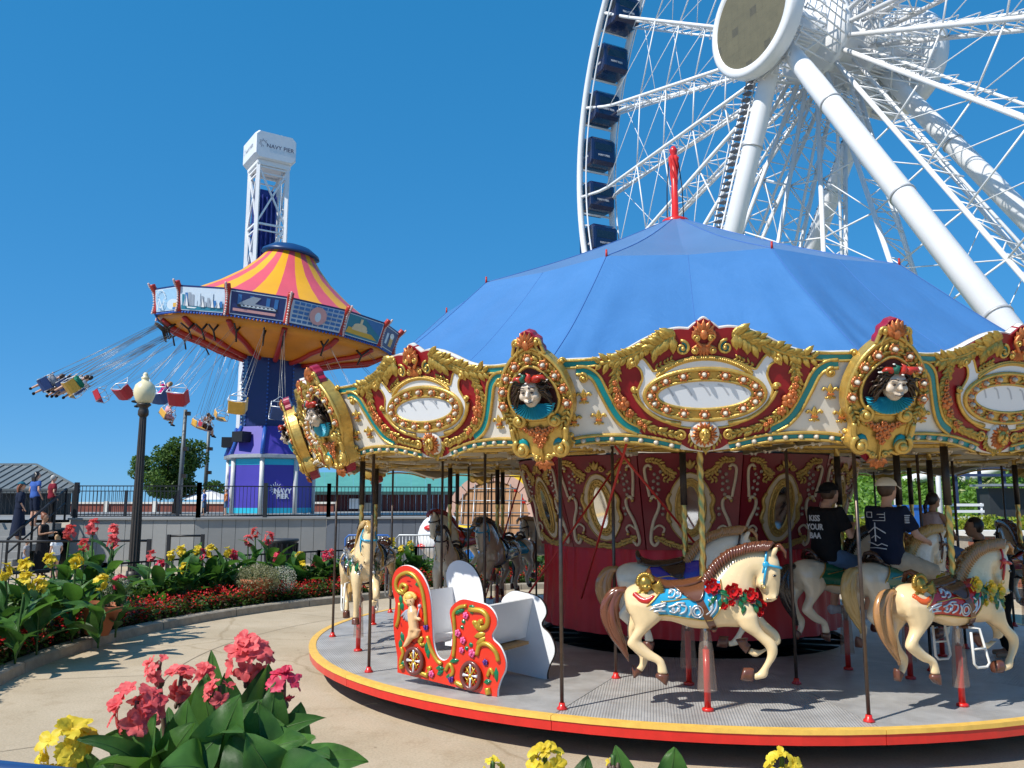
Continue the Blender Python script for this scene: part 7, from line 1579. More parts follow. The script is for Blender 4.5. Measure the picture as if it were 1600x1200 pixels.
# barrel wheel
c = at(768, 812, 27.5); BW = thing('barrel_wheel', 'huge tilted wooden barrel end with metal grid behind carousel', 'barrel', (c.x, 27.5, 0)); Rb = 1.55
WD = mat('barrel_wood', (.4, .2, .08), .6, 0, .2, 3, dirt=.2); WDP = mat('barrel_rim', (.5, .3, .22), .6, 0, .12, 3)
Mt = Matrix.Translation(c) @ Matrix.Rotation(rad(-14), 4, 'Z') @ Matrix.Rotation(rad(-12), 4, 'X')
for i in range(9):
    x = -1.25 + i*.28; h = sqrt(max(.02, 1.25**2 - (x+.14)**2)) if abs(x+.14) < 1.25 else .1; mb = MB(); mb.box((0, 0, 0), (.265, .08, 2*h)); me = mb.mesh('plank', WD); me.transform(Mt @ Matrix.Translation((x+.14, 0, 0))); link('plank', me, BW, True)
for i in range(16):
    g0, g1 = 2*pi*i/16, 2*pi*(i+.94)/16; mb = MB(); rings = []
    for k in range(5): g = g0 + (g1-g0)*k/4; rings.append([Mt @ Vector((r*cos(g), y, r*sin(g))) for r, y in ((1.26, -.1), (Rb, -.14), (Rb, .4), (1.26, .4))])
    mb.loft(rings, sm=False); mb.build('rim_block', WDP, BW, True, fix=True)
mb = MB()
for i in range(6): x = -1.0 + .4*i; h = sqrt(1.3**2 - x*x) if abs(x) < 1.3 else 0; mb.tube([Mt @ Vector((x, -.12, -h)), Mt @ Vector((x, -.12, h))], .02, 5); mb.tube([Mt @ Vector((-h, -.13, x)), Mt @ Vector((h, -.13, x))], .02, 5)
mb.build('metal_grid', GALV, BW, True)
c = at(808, 790, 29); T = thing('yellow_climber', 'yellow rounded play panel behind the barrel end', 'play panel', (c.x, 29, 0)); mb = MB(); mb.lathe([(1.75, -.15), (1.75, .15)], 32, c=c, M=Matrix.Rotation(pi/2, 3, 'X')); mb.build('panel', mat('play_yellow', (.8, .5, .01), .4, 0, .05), T, True, fix=True); mb = MB(); mb.lathe([(.35, -.2), (.45, -.2), (.45, .2), (.35, .2)], 20, c=c + Vector((.1, 0, .2)), M=Matrix.Rotation(pi/2, 3, 'X')); mb.build('porthole', REDP, T, True, fix=True); mb = MB(); mb.box((c.x, 29.0, .45), (2.6, .4, .9)); mb.build('base', mat('play_yellow', (.8, .5, .01)), T, True)
# ---- right side: planted slope, hedge, wall, brick pier
GR = leafmat('slope_green', (.07, .17, .02), (.2, .36, .05), .8); GRP = leafmat('slope_pale', (.25, .3, .1), (.5, .5, .25), .8); HG = leafmat('hedge_lime', (.16, .22, .015), (.4, .44, .04), 2)
mb = MB(); V = []; NX = 40
for j in range(8):
    for i in range(NX+1): x = 9 + 40*i/NX; y = 31 + 2.2*j; V.append((x, y, .9 + .42*j + .25*noise.noise(Vector((x*.3, y*.3, 0)))))
mb.add(V, [(j*(NX+1)+i, j*(NX+1)+i+1, (j+1)*(NX+1)+i+1, (j+1)*(NX+1)+i) for j in range(7) for i in range(NX)]); tag(mb.build('slope', GR), kind='structure')
mb = MB(); rg = random.Random(21)
for i in range(520):
    x = rg.uniform(11, 32); y = rg.uniform(31, 46); z = .9 + .42*(y-31)/2.2; leaves(mb, (x, y, z + .15), (.5, .5, .35), 46, .26, 500+i, .2, .6, 1 if noise.noise(Vector((x*.25, y*.25, 4))) > .25 and rg.random() < .6 else 0)
tag(mb.build('slope_planting', [GR, GRP]), 'green and pale flowering ground cover on the slope', 'ground cover', kind='stuff')
for i in range(9):
    x = 11.2 + 1.9*i; T = thing('shrub', '%s lime green shrub from the drum along the right-hand wall' % ('first', 'second', 'third', 'fourth', 'fifth', 'sixth', 'seventh', 'eighth', 'ninth')[i], 'shrub', (x, 27.6, .75), 0, 'lime shrubs along the wall'); mb = MB(); 
    for q in range(5): leaves(mb, (rg.uniform(-.7, .7), rg.uniform(-.2, .3), .4 + rg.uniform(-.1, .2)), (.55, .5, .42), 330, .12, 900+i*7+q, .35, .5)
    mb.build('foliage', HG, T); mb = MB(); mb.tube([(0, 0, 0), (.05, 0, .4)], [.04, .02], 5); mb.build('stem', MATS['bark'], T)
deck_wall('grey retaining wall below the lime shrubs', (9.5, 26.6), (30, 26.9), DG, .8, 20)
for (px, Y, lab) in ((1405, 28.5, 'white steel post nearest the drum on the right'), (1473, 28.5, 'white steel post in the middle of the planted slope')):
    a = at(px, 850, Y); T = thing('steel_post', lab, 'post', (a.x, Y, 0), 0, 'white steel posts'); mb = MB(); mb.tube([(a.x, Y, 0), (a.x, Y, 6)], .085, 10); mb.build('shaft', STEELW, T, True); mb = MB(); mb.box((a.x, Y, .1), (.4, .4, .2)); mb.build('footing', CONC2, T, True)
a = at(1578, 785, 30); T = thing('equipment_box', 'dark slatted equipment box on the slope at far right', 'box', (a.x, 30, 1.2)); mb = MB(); mb.box((a.x, 30, a.z), (1.9, .8, 1.0)); mb.build('case', mat('box_grey', (.04, .045, .05), .5, .2, .1), T, True); mb = MB(); mb.box((a.x, 29.8, a.z + .6), (2.3, 1.3, .08)); mb.build('lid', GALV, T, True)
mb = MB()
for i in range(4): mb.box((a.x + .0, 31 , a.z + 1.0 + .28*i), (4.5, .1, .1))
for i in range(6): mb.box((a.x - 2.2 + .9*i, 31.1, a.z + 1.0), (.1, .1, 2.6))
mb.build('guard_rail', mat('rail_navy', (.03, .05, .12), .5, 0, .1), T, True)
a = at(1508, 800, 29); T = thing('metal_bench', 'white metal bench on the planted slope', 'bench', (a.x, 29, .8)); 
for q in range(3): mb = MB(); mb.box((a.x, 29 + .02*q, a.z - .2 + .22*q), (1.3, .12, .09)); mb.build('slat', STEELW, T, True)
for s_ in (-1, 1): mb = MB(); mb.tube([(a.x + s_*.6, 29.05, .7), (a.x + s_*.6, 29.05, a.z + .3)], .04, 6); mb.build('leg', STEELW, T, True)
a = at(1555, 852, 21); T = thing('brick_pier', 'red brick pier with stone cap behind the rightmost horse', 'pier', (a.x, 21, 0)); BRK = mat('pier_brick', (.32, .11, .06), .8, 0, .25, 3); rg = random.Random(3)
mb = MB(); mb.box((a.x, 21.1, .62), (1.56, .75, 1.24)); mb.build('mortar', CONC2, T, True)
for r_ in range(12):
    for i in range(7):
        x = a.x - .82 + .235*i + (.118 if r_ % 2 else 0); x0 = max(a.x-.8, x); x1 = min(a.x+.8, x+.225)
        if x1 - x0 > .04: mb = MB(); mb.box(((x0+x1)/2, 20.73, .06 + .1*r_), (x1-x0, .05, .088)); mb.build('brick', BRK, T, True)
mb = MB(); mb.box((a.x, 21.1, 1.3), (1.75, .95, .12)); mb.build('cap', CREAM, T, True)
a = at(1405, 790, 26); T = thing('blue_bin', 'blue panel bin behind the man in white cap', 'bin', (a.x, 26, 0)); mb = MB(); mb.box((a.x + .3, 26, .95), (1.1, .6, 1.9)); mb.build('body', BBL, T, True); mb = MB(); mb.box((a.x + .3, 26, 1.94), (1.2, .7, .08)); mb.build('lid', BBL, T, True)
# ---- lamp post
lp = at(226, 612, 17.0); LPT = thing('street_lamp', 'fluted dark lamp post with cream acorn globe', 'street lamp', (lp.x, 17, .1)); LBZ = mat('lamp_bronze', (.055, .045, .038), .45, .35, .15, 5)
mb = MB(); rings = []
for z, r in ((.1, .1), (1.5, .095), (lp.z - .4, .062)): rings.append([(lp.x + r*(1 + .08*(1 if j % 2 else -1))*cos(2*pi*j/24), 17 + r*(1 + .08*(1 if j % 2 else -1))*sin(2*pi*j/24), z) for j in range(24)])
mb.loft(rings, sm=False); mb.build('post', LBZ, LPT, True)
mb = MB(); mb.lathe([(.17, .1), (.18, .3), (.16, .5), (.14, .62), (.13, .7)], 20, c=(lp.x, 17, 0)); mb.build('base', LBZ, LPT, True); mb = MB(); mb.lathe([(r_*.75, z_*.8) for r_, z_ in [(.1, -.65), (.14, -.6), (.14, -.5), (.11, -.42), (.15, -.38), (.19, -.35), (.19, -.32), (.0, -.32)]], 20, c=lp); mb.build('collar', LBZ, LPT, True)
mb = MB(); mb.lathe([(r_*.68, z_*.8) for r_, z_ in [(.16, -.32), (.24, -.24), (.31, -.08), (.315, .04), (.27, .17), (.17, .25), (.11, .28), (.1, .32), (.12, .34), (.12, .37), (.07, .4), (.08, .44), (.05, .49), (0, .51)]], 28, c=lp); mb.build('globe', mat('globe_cream', (.78, .68, .42), .3, 0, .03, 3, coat=.2), LPT, True)
# litter bin behind the bed
a = at(440, 845, 20); T = thing('litter_bin', 'dark slatted litter bin behind the pink cannas', 'bin', (a.x, 20, 0)); mb = MB(); mb.lathe([(.0, .1), (.3, .1), (.34, 1.1), (.4, 1.15), (.4, 1.2), (.3, 1.2)], 20, c=(a.x, 20, 0)); mb.build('body', mat('bin_grey', (.05, .055, .06), .5, .2, .1), T, True)
for i in range(20): g = 2*pi*i/20; mb = MB(); mb.bar((a.x + .33*cos(g), 20 + .33*sin(g), .1), (a.x + .38*cos(g), 20 + .38*sin(g), 1.1), .03); mb.build('slat', BLACK, T, True)
# ================================================================ CANNAS AND BEDDING
CL1 = leafmat('canna_leaf', (.045, .13, .024), (.12, .28, .055), 9, .34, .26); CL2 = leafmat('canna_leaf_dark', (.028, .09, .02), (.075, .19, .04), 7, .36, .2)
STEM = mat('canna_stem', (.1, .06, .035), .5, 0, .25, 20); STEMG = mat('canna_stem_green', (.05, .11, .02), .5, 0, .2, 20)
for m_ in (CL1, CL2):   # fine parallel veins
    t = m_.node_tree; N = t.nodes; L = t.links; uv = N.new('ShaderNodeUVMap'); wv = N.new('ShaderNodeTexWave'); wv.inputs['Scale'].default_value = 9; wv.inputs['Distortion'].default_value = .6; wv.bands_direction = 'DIAGONAL'
    bp = N.new('ShaderNodeBump'); bp.inputs['Strength'].default_value = .5; bp.inputs['Distance'].default_value = .004; L.new(uv.outputs[0], wv.inputs[0]); L.new(wv.outputs['Fac'], bp.inputs['Height']); L.new(bp.outputs[0], N['Principled BSDF'].inputs['Normal'])
PETM = {'pink': leafmat('petal_coral', (.8, .055, .075), (.96, .2, .19), 30, .5, .3), 'red': leafmat('petal_red', (.7, .03, .09), (.9, .1, .18), 18, .5, .3), 'yellow': leafmat('petal_yellow', (.85, .55, .01), (.95, .78, .08), 18, .5, .3)}
for m_ in PETM.values():
    for n_ in m_.node_tree.nodes:
        if n_.type == 'BSDF_TRANSLUCENT': c_ = n_.inputs[0].default_value; n_.inputs[0].default_value = (min(1, c_[0]*.8), c_[1]*.8, c_[2]*1.2, 1)
def leaf_rings(base, tip, wd, bend, nrm, fold=.25, nu=10, nv=6, seed=0, wave=.02):
    base, tip = Vector(base), Vector(tip); d = tip - base; L_ = d.length; d.normalize(); nrm = Vector(nrm); nrm = (nrm - d*nrm.dot(d)).normalized(); sd = d.cross(nrm); rows = []; ctr = []
    rg = random.Random(seed); ph = rg.uniform(0, 6)
    for i in range(nu+1):
        t = i/nu; c = base + d*L_*t + nrm*bend*L_*(4*t*(1-t))*.5 + nrm*bend*L_*(-.25*t*t); w_ = wd*.5*(sin(pi*min(1, (t*.93+.035)**.82)))**.9 if 0 < t < 1 else wd*.02
        if t < .12: w_ = max(wd*.05, w_*.6)
        row = []
        for j in range(nv+1):
            q = -1 + 2*j/nv; row.append(c + sd*w_*q + nrm*(fold*w_*abs(q)**1.3 + wave*wd*sin(9*t + ph + 2*q)*abs(q)))
        rows.append(row)
    return rows
def add_leaf(mb, rows):
    nv = len(rows[0]); V = [p for r in rows for p in r]; mb.add(V, [(i*nv+j, i*nv+j+1, (i+1)*nv+j+1, (i+1)*nv+j) for i in range(len(rows)-1) for j in range(nv-1)]); return (len(rows), nv)
def leaf_mesh(name, rows, m):
    mb = MB(); nu, nv = add_leaf(mb, rows); me = mb.mesh(name, m); uvl = me.uv_layers.new(); 
    for l in me.loops: v = l.vertex_index; uvl.data[l.index].uv = (v // nv/(nu-1)*3, abs((v % nv)/(nv-1) - .5)*2)
    return me
def petal(mb, o, d, nrm, ln, wd, rg):
    d = Vector(d).normalized(); nrm = Vector(nrm); nrm = (nrm - d*nrm.dot(d)).normalized(); sd = d.cross(nrm); V = []; ph = rg.uniform(0, 6); cu = rg.uniform(.1, .55)
    for i in range(5):
        t = i/4; w_ = wd*.5*(.22 + .95*sin(pi*min(1, t*.86)))
        if i == 4: w_ *= .7
        for j in range(5): q = -1 + .5*j; V.append(Vector(o) + d*ln*t - nrm*cu*ln*t*t + sd*w_*q + nrm*(.18*wd*q*q*(1-t) + .14*wd*sin(ph + 3.1*q + 4*t)*t))
    mb.add(V, [(i*5+j, i*5+j+1, (i+1)*5+j+1, (i+1)*5+j) for i in range(4) for j in range(4)])
def floret(mb, o, axis, s, rg):
    axis = Vector(axis).normalized(); a = axis.orthogonal().normalized(); b = axis.cross(a); k = rg.choice((4, 5, 5)); g0 = rg.uniform(0, 6)
    for i in range(k): g = g0 + 2*pi*i/k + rg.uniform(-.3, .3); r_ = a*cos(g) + b*sin(g); petal(mb, o, r_*rg.uniform(.7, 1.2) + axis*rg.uniform(.3, .9), axis, s*rg.uniform(.75, 1.15), s*rg.uniform(.6, .85), rg)
def head_mesh(col, n, s, spread, seed):
    rg = random.Random(seed); mb = MB()
    for i in range(n):
        g = rg.uniform(0, 6.28); z = rg.uniform(-1, 1)*spread; r = spread*.75*sqrt(max(.05, 1 - (z/spread/1.1)**2))*rg.uniform(.3, 1); d = Vector((cos(g)*r, sin(g)*r, z)); floret(mb, d, d + Vector((0, 0, spread*.4)), s, rg)
    return mb.mesh('flower_head', PETM[col])
HEADS = {c: [head_mesh(c, 9, .068, .075, 10*i + len(c)) for i in range(3)] for c in PETM}
LEAFV = []
rg = random.Random(5)
for i in range(8):
    L_ = rg.uniform(.42, .62); el = rg.uniform(.35, 1.2); tip = Vector((L_*cos(el), rg.uniform(-.08, .08), L_*sin(el))); LEAFV.append(leaf_mesh('leaf', leaf_rings((0, 0, 0), tip, L_*.38, rg.uniform(.1, .35), (-sin(el), rg.uniform(-.3, .3), cos(el)), seed=i), CL1 if i % 3 else CL2))
def canna(label, p, h, col, rz, nl=9, spread=1.0, seed=0, group='cannas in the curved flower bed'):
    rg = random.Random(seed); T = thing('canna_plant', label, 'canna', tuple(p), 0, group)
    mb = MB(); P = [Vector((0, 0, 0)), Vector((rg.uniform(-.03, .03), rg.uniform(-.03, .03), h*.5)), Vector((rg.uniform(-.05, .05), rg.uniform(-.05, .05), h - .06))]; mb.tube(cat(P, 4), .014, 6); mb.build('stem', STEMG, T)
    for i in range(nl):
        o = link('leaf', rg.choice(LEAFV), T); t = .08 + .62*i/nl; o.location = P[0].lerp(P[2], t); o.rotation_euler = (rg.uniform(-.15, .15), rg.uniform(-.3, .15), rz + i*2.4 + rg.uniform(-.4, .4)); s = rg.uniform(.8, 1.15)*spread; o.scale = (s, s, s)
    if col:
        o = link('flower_head', rg.choice(HEADS[col]), T); o.location = P[2] + Vector((0, 0, .03)); o.rotation_euler = (rg.uniform(-.3, .3), rg.uniform(-.3, .3), rg.uniform(0, 6)); s = rg.uniform(.85, 1.2); o.scale = (s, s, s*1.1)
    return T
WHERE = {'yellow': 'yellow flowered canna', 'pink': 'coral pink flowered canna', 'red': 'crimson flowered canna'}
PL = [('yellow', 12, 888, 10.6, 'at the left edge of the bed'), ('yellow', 42, 880, 11.6, 'second from the left edge'), ('yellow', 88, 870, 12.2, 'left of the tall coral clump'), ('yellow', 66, 908, 10.9, 'low in front near the left edge'), ('yellow', 122, 872, 11.9, 'just in front of the tall coral clump'), ('yellow', 34, 905, 10.3, 'lowest at the left edge'), ('yellow', 160, 905, 11.5, 'small one left of the terracotta pot'),
 ('pink', 110, 828, 13.0, 'left in the tall clump behind the pot'), ('pink', 148, 820, 13.3, 'tallest behind the terracotta pot'), ('pink', 180, 826, 13.3, 'right in the tall clump behind the pot'), ('pink', 132, 848, 12.6, 'shorter in the tall clump behind the pot'), ('pink', 172, 842, 12.8, 'shorter right in the tall clump'), ('red', 186, 905, 12.4, 'low right of the terracotta pot'),
 ('pink', 234, 866, 15.2, 'right of the lamp post, taller'), ('red', 248, 878, 15.0, 'right of the lamp post, lower'), ('yellow', 268, 864, 15.8, 'first of the yellow row right of the lamp post'), ('yellow', 286, 858, 16.2, 'second of the yellow row right of the lamp post'), ('yellow', 305, 856, 16.2, 'middle of the yellow row'), ('red', 318, 862, 16.4, 'between yellow ones in the row'), ('yellow', 330, 858, 16.6, 'fourth of the yellow row'), ('yellow', 352, 860, 16.8, 'right end of the yellow row'), ('red', 364, 866, 17.0, 'just right of the yellow row'), ('yellow', 290, 884, 15.6, 'low under the yellow row'),
 ('pink', 386, 842, 17.6, 'left in the clump before the litter bin'), ('pink', 400, 830, 17.8, 'tallest in the clump before the litter bin'), ('pink', 418, 838, 17.8, 'right in the clump before the litter bin'), ('red', 436, 868, 17.6, 'low right of the fluffy pot plant'), ('yellow', 466, 866, 18.2, 'slender one left of the forward-facing horse'), ('yellow', 474, 880, 18.0, 'low one left of the forward-facing horse'), ('red', 506, 866, 18.6, 'beside the forward-facing horse'), ('pink', 520, 864, 18.8, 'behind the forward-facing horse'), ('red', 495, 880, 18.3, 'low beside the forward-facing horse'),
 ('yellow', 612, 846, 20.0, 'behind the carousel rod right of the forward-facing horse'), ('yellow', 625, 856, 19.8, 'low right of the forward-facing horse'), ('yellow', 640, 850, 20.2, 'left of the red-maned horse'), ('red', 690, 870, 20.6, 'behind the red-maned horse'), ('yellow', 780, 850, 21.0, 'seen between the rear horses'), ('pink', 1508, 846, 21.5, 'left one behind the rider with black braid'), ('pink', 1524, 822, 21.8, 'tallest one in front of the brick pier'), ('pink', 1540, 850, 21.2, 'right one in front of the brick pier')]
for i, (c, x, y, Y, wh) in enumerate(PL):
    t = at(x, y, Y); canna(WHERE[c] + ' ' + wh, (t.x, Y, .12), t.z - .12, c, i*1.3, 8, 1.0, i, 'cannas in the curved flower bed' if x < 1000 else 'cannas by the brick pier')
rg = random.Random(77)
FILL = []   # leafy fillers without bloom
for i in range(34):
    d = (207 - i*1.6 if i < 14 else 190 - (i-14)*6) + rg.uniform(-1.5, 1.5); r = kerbr(d) + rg.uniform(.85, 2.0); h = rg.uniform(.6, .95); FILL.append((d, r, h, i))
for k, (d, r, h, i) in enumerate(sorted(FILL, reverse=True)):
    n_ = '%d%s' % (k+1, 'th' if 10 < (k+1) % 100 < 14 else {1: 'st', 2: 'nd', 3: 'rd'}.get((k+1) % 10, 'th'))
    canna('leafy canna without blooms, %s along the bed from its left end' % n_, (CX + r*cos(rad(d)), CY + r*sin(rad(d)), .12), h, None, i, 8, .95, 300+i, 'unflowered cannas filling the bed')
# bedding: begonia edge, salvia and ground leaves
BGL = leafmat('begonia_leaf', (.035, .08, .014), (.09, .17, .03), 8); BGD = leafmat('begonia_bronze', (.05, .02, .012), (.1, .035, .02), 8); BGF = leafmat('begonia_flower', (.6, .01, .015), (.8, .03, .03), 12, .5, .2); SLV = leafmat('salvia_flower', (.06, .03, .2), (.14, .08, .35), 10)
def scatter(name, label, cat_, d0, d1, o0, o1, z0, z1, n, size, mats, seed, cl=7):
    rg = random.Random(seed); mb = MB()
    for i in range(n):
        d = rg.uniform(d0, d1); o = rg.uniform(o0, o1); r = kerbr(d) + o; z = rg.uniform(z0, z1)*(.7 + .6*noise.noise(Vector((d*.5, o*2, seed)))**2 + .25) ; c = Vector((CX + r*cos(rad(d)), CY + r*sin(rad(d)), .1 + z)); mi = 0
        if len(mats) > 1: u = rg.random(); mi = 1 if u < .33 else 0
        for q in range(cl): leaves(mb, c + Vector((rg.uniform(-.07, .07), rg.uniform(-.07, .07), rg.uniform(-.06, .06))), (.05, .05, .04), 1, size, seed*1000 + i*9 + q, 0, .7, mi)
    return tag(mb.build(name, mats), label, cat_, kind='stuff')
scatter('begonia_foliage', 'bronze green begonia foliage along the kerb', 'bedding', 62, 206, .22, 1.0, .02, .26, 6500, .075, [BGL, BGD], 31)
scatter('begonia_flowers', 'small red begonia flowers along the kerb', 'bedding', 62, 206, .2, .95, .14, .36, 2300, .05, [BGF], 32, 6)
scatter('bed_ground_leaves', 'dark green low leaves between the cannas', 'bedding', 62, 208, .8, 2.25, .05, .5, 5200, .12, [BGL], 33)
scatter('bed_edge_leaves', 'mid green leafy bedding at the left end of the bed', 'bedding', 180, 208, .5, 1.6, .1, .75, 2600, .1, [BGL], 36)
scatter('salvia_spikes', 'blue violet salvia at the left end of the bed', 'bedding', 188, 207, .5, 1.3, .3, .62, 420, .045, [SLV], 34, 5)
# pots
TER = mat('terracotta', (.42, .14, .06), .75, 0, .12, 6, dirt=.2)
def pot(label, p, s, tilt, fl):
    T = thing('flower_pot', label, 'pot', tuple(p)); T.rotation_euler = (0, tilt, 0)
    mb = MB(); mb.lathe([(0, 0), (.17*s, 0), (.25*s, .36*s), (.28*s, .36*s), (.29*s, .44*s), (.26*s, .44*s), (.25*s, .38*s), (0, .38*s)], 24); mb.build('clay_pot', TER, T); mb = MB(); mb.lathe([(0, .39*s), (.25*s, .39*s)], 16); mb.build('soil', SOIL, T)
    return T
p = at(152, 975, 12.2); pot('tilted terracotta pot left of the lamp post', (p.x, 12.2, .2), .95, rad(8), None)
p = at(400, 930, 16.6); pot('terracotta pot overflowing with fine pale foliage', (p.x, 16.6, .1), 1.1, 0, None)
FLF = leafmat('fine_pale_leaf', (.16, .17, .08), (.36, .35, .2), 10); EUP = leafmat('fine_white_bloom', (.45, .45, .38), (.7, .7, .62), 10)
def mound(label, p, r3, n, m, seed, sz=.035):
    T = thing('trailing_plant', label, 'plant', tuple(p)); mb = MB(); leaves(mb, (0, 0, 0), r3, n, sz, seed, .45, .3); o = mb.build('foliage', m, T); mb = MB(); 
    for i in range(14): g = i*.45; mb.tube([(0, 0, -r3[2]*.5), (r3[0]*.5*cos(g), r3[1]*.5*sin(g), r3[2]*.3), (r3[0]*.8*cos(g), r3[1]*.8*sin(g), -r3[2]*.1)], .004, 4)
    mb.build('stem', STEMG, T)
p = at(402, 905, 16.6); mound('pale fluffy mound plant spilling over the right-hand pot', p, (.45, .42, .3), 4200, FLF, 1)
p = at(440, 905, 16.9); mound('fine white flowering plant right of the fluffy mound', p, (.3, .3, .28), 1500, EUP, 2, .025)
p = at(180, 925, 12.5); mound('fine white flowering plant beside the tilted pot', p, (.2, .2, .3), 1300, EUP, 3, .02)
# ---- foreground canna clump, each leaf and floret cluster by hand
PLB = thing('planter', 'raised concrete planter holding the foreground cannas', 'planter', (-.9, 2.7, 0)); mb = MB(); mb.box((-.55, 2.55, .36), (2.9, 1.0, .72)); mb.build('trough', CONC2, PLB, True); mb = MB(); mb.box((-.55, 2.55, .735), (2.7, .8, .02)); mb.build('soil', SOIL, PLB, True)
PLC = thing('planter', 'raised concrete planter below the bottom edge blooms', 'planter', (.9, 2.2, 0)); mb = MB(); mb.box((1.1, 2.2, .36), (1.0, .6, .72)); mb.build('trough', CONC2, PLC, True); mb = MB(); mb.box((1.1, 2.2, .735), (.9, .5, .02)); mb.build('soil', SOIL, PLC, True)
def fleaf(T, bpx, tpx, wpx, bend, Y0, Y1, roll, m, seed=0, fold=.22):
    b = at(bpx[0], bpx[1], Y0); t = at(tpx[0], tpx[1], Y1); me = leaf_mesh('leaf', leaf_rings(b, t, wpx*2.7/1300, bend, Vector((sin(roll)*.8, -cos(roll)*.6, .75)), fold, 14, 8, seed, .07), m); link('leaf', me, T, True)
    mb = MB(); r = leaf_rings(b, t, wpx*2.7/1300, bend, Vector((sin(roll)*.8, -cos(roll)*.6, .75)), fold, 14, 8, seed, .07); mb.tube([row[4] for row in r], [.0045*(1 - .85*i/14) for i in range(15)], 5); mb.build('midrib', STEMG, T, True)
def fplant(label, col, px, Y, rpx, base, leafs, n=9, stem=STEM, seed=0):
    c = at(px[0], px[1], Y); b = at(base[0], base[1], Y); b.z = .74; T = thing('canna_plant', label, 'canna', (b.x, Y, .74), 0, 'cannas in the foreground planter')
    mb = MB(); mb.tube(cat([b, b.lerp(c, .6) + Vector((.01, 0, 0)), c - ZU*.04, c + ZU*.02], 4), [.011 - .0004*i for i in range(13)], 7); mb.build('stem', stem, T, True)
    rg = random.Random(seed); R_ = rpx*.92*Y/1300
    for i in range(int(n*1.5)):
        g = rg.uniform(0, 6.28); u = rg.uniform(-1, 1); d = Vector((cos(g)*sqrt(1-u*u), sin(g)*sqrt(1-u*u) - .25, u*1.05))*R_*.62; mb = MB(); floret(mb, c + d, d + Vector((0, -.01, R_*.35)), R_*rg.uniform(.36, .52), rg); mb.build('floret', PETM[col], T, True)
    mb = MB()
    for i in range(12): g = rg.uniform(0, 6.28); q = c + Vector((cos(g)*.012, sin(g)*.012, -R_*.4 - rg.random()*R_*.7)); mb.ball(q, .007, 6, sc=(1, 1, 1.6))
    mb.build('bud', STEM, T, True)
    for q, L_ in enumerate(leafs): fleaf(T, *L_, seed=seed*10 + q)
    return T
A, B = CL1, CL2
fplant('coral canna in the foreground, lowest bloom at left of clump', 'pink', (214, 1106), 2.65, 47, (250, 1240), [((235, 1215), (128, 1150), 40, .25, 2.65, 2.5, -.2, B), ((240, 1200), (165, 1148), 75, .3, 2.65, 2.6, -.3, A), ((250, 1230), (300, 1130), 60, .15, 2.6, 2.5, .4, A), ((230, 1225), (150, 1190), 55, .2, 2.6, 2.4, -.4, A)], 11, seed=1)
fplant('coral canna in the foreground, small loose bloom at upper left', 'pink', (250, 1043), 2.9, 27, (275, 1240), [((280, 1200), (262, 1105), 40, .12, 2.9, 2.95, -.3, B)], 6, seed=2)
fplant('coral canna in the foreground, drooping bloom left of centre', 'pink', (283, 1066), 2.8, 33, (290, 1240), [((295, 1180), (325, 1055), 66, .1, 2.8, 2.75, .5, A), ((300, 1215), (262, 1130), 50, .2, 2.75, 2.7, -.2, B)], 7, seed=3)
fplant('coral canna in the foreground, half spent bloom at centre', 'pink', (320, 1056), 2.95, 26, (330, 1240), [((345, 1200), (330, 1016), 42, .06, 3.0, 3.05, .1, A), ((340, 1190), (440, 1130), 70, .35, 2.8, 2.65, .3, A)], 6, seed=4)
fplant('coral canna in the foreground, faded lower bloom at centre', 'pink', (343, 1082), 2.7, 27, (335, 1240), [((330, 1210), (405, 1095), 80, .25, 2.65, 2.6, .5, A), ((340, 1230), (255, 1195), 90, .3, 2.5, 2.35, -.2, A)], 7, seed=5)
fplant('coral canna in the foreground, tallest and largest bloom', 'pink', (391, 1024), 2.85, 43, (375, 1240), [((375, 1180), (412, 1045), 56, .1, 2.85, 2.8, .4, B), ((385, 1200), (498, 1116), 50, .35, 2.8, 2.7, .2, B), ((380, 1220), (470, 1150), 85, .3, 2.6, 2.5, .3, A)], 11, seed=6)
fplant('crimson pink canna in the foreground, right of the tallest bloom', 'red', (444, 1070), 2.75, 32, (430, 1240), [((430, 1225), (466, 1112), 56, .1, 2.75, 2.75, .5, A), ((440, 1230), (567, 1182), 62, .35, 2.6, 2.5, .2, A), ((425, 1240), (520, 1200), 70, .3, 2.45, 2.35, .2, B), ((410, 1230), (360, 1150), 80, .25, 2.5, 2.5, -.3, B), ((440, 1215), (488, 1150), 60, .2, 2.7, 2.6, .5, A)], 8, seed=7)
fplant('yellow canna in the foreground at bottom left', 'yellow', (104, 1160), 2.6, 50, (130, 1250), [((150, 1240), (128, 1170), 36, .1, 2.6, 2.6, .3, A), ((145, 1250), (182, 1180), 44, .15, 2.55, 2.5, .3, A)], 13, STEMG, 8)
fplant('pale yellow canna tip at bottom edge left of centre', 'yellow', (770, 1200), 2.3, 20, (775, 1290), [], 5, STEMG, 9)
fplant('pale yellow canna bloom at bottom edge near centre', 'yellow', (852, 1186), 2.3, 34, (855, 1290), [((900, 1260), (918, 1180), 34, .05, 2.3, 2.3, .2, B)], 9, STEMG, 10)
fplant('yellow canna bud with leaf tips at bottom edge of centre', 'yellow', (958, 1192), 2.25, 12, (960, 1290), [((990, 1270), (962, 1165), 34, .08, 2.25, 2.25, -.2, A), ((1030, 1270), (1056, 1170), 56, .1, 2.25, 2.2, .3, A)], 3, STEMG, 11)
fplant('yellow canna bloom at bottom edge right of centre', 'yellow', (1222, 1194), 2.25, 30, (1225, 1290), [], 8, STEMG, 12)
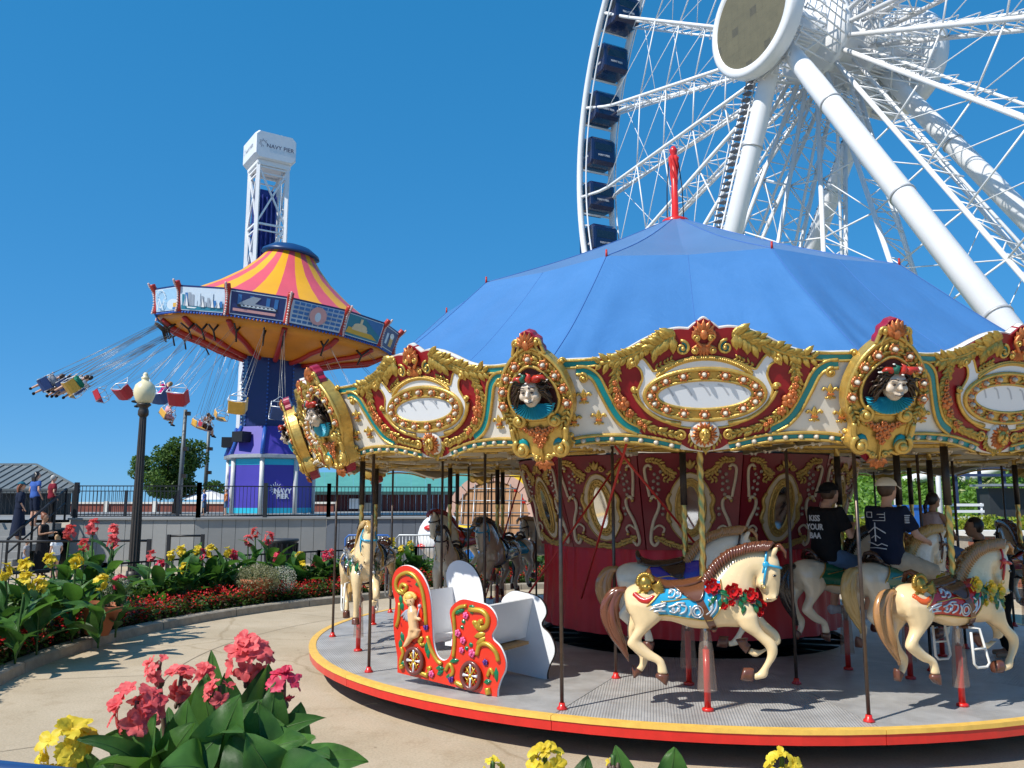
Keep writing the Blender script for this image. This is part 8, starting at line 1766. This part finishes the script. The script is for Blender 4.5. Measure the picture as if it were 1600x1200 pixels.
FU = thing('canna_plant', 'broad upright leaves at the heart of the foreground clump', 'canna', (-.85, 2.8, .74), 0, 'cannas in the foreground planter'); mb = MB(); mb.tube([(-.85, 2.8, .72), (-.85, 2.8, 1.25)], .012, 6); mb.build('stem', STEMG, FU, True)
for i, L_ in enumerate((((392, 1190), (420, 1038), 62, .08, 2.8, 2.78, .6, A), ((350, 1200), (315, 1062), 70, .12, 2.75, 2.7, -.3, A), ((370, 1205), (352, 1052), 60, .08, 2.9, 2.9, .2, B), ((405, 1210), (432, 1066), 58, .1, 2.72, 2.7, .5, A), ((300, 1215), (292, 1092), 62, .15, 2.7, 2.65, -.2, A), ((330, 1215), (372, 1092), 84, .2, 2.6, 2.5, .4, A), ((420, 1220), (402, 1098), 78, .2, 2.6, 2.55, -.1, B), ((440, 1215), (470, 1098), 60, .12, 2.8, 2.8, .5, A), ((270, 1215), (238, 1118), 60, .2, 2.6, 2.5, -.5, A))): fleaf(FU, *L_, seed=90+i)
# extra lower leaves of the clump
FE = thing('canna_plant', 'leafy base shoot of the foreground canna clump', 'canna', (-.9, 2.5, .74), 0, 'cannas in the foreground planter'); rg = random.Random(40)
mb = MB(); mb.tube([(-.9, 2.5, .72), (-.9, 2.5, 1.2)], .012, 6); mb.build('stem', STEMG, FE, True)
for i in range(22):
    bx = rg.uniform(215, 455); an = rg.uniform(-1.1, 1.1); ln = rg.uniform(70, 115); fleaf(FE, (bx, 1235), (bx + ln*sin(an)*1.2, 1235 - ln*cos(an)), rg.uniform(50, 80), rg.uniform(.1, .3), rg.uniform(2.5, 2.95), rg.uniform(2.4, 3.0), an*.6, rg.choice((A, B, B)), seed=i+60)
# blue rail at the bottom left corner
T = thing('blue_rail', 'blue painted rail cutting the bottom left corner', 'rail', tuple(at(0, 1230, 1.5))); mb = MB(); a, b = at(-60, 1210, 1.4), at(260, 1242, 1.5); mb.tube([a, b], .026, 10); mb.build('top_bar', mat('rail_deep_blue', (.012, .05, .16), .4, 0, .1), T, True)
for q in (0.1, .9): p = a.lerp(b, q); mb = MB(); mb.tube([(p.x, p.y, 0), p], .02, 8); mb.build('leg', BBL, T, True)
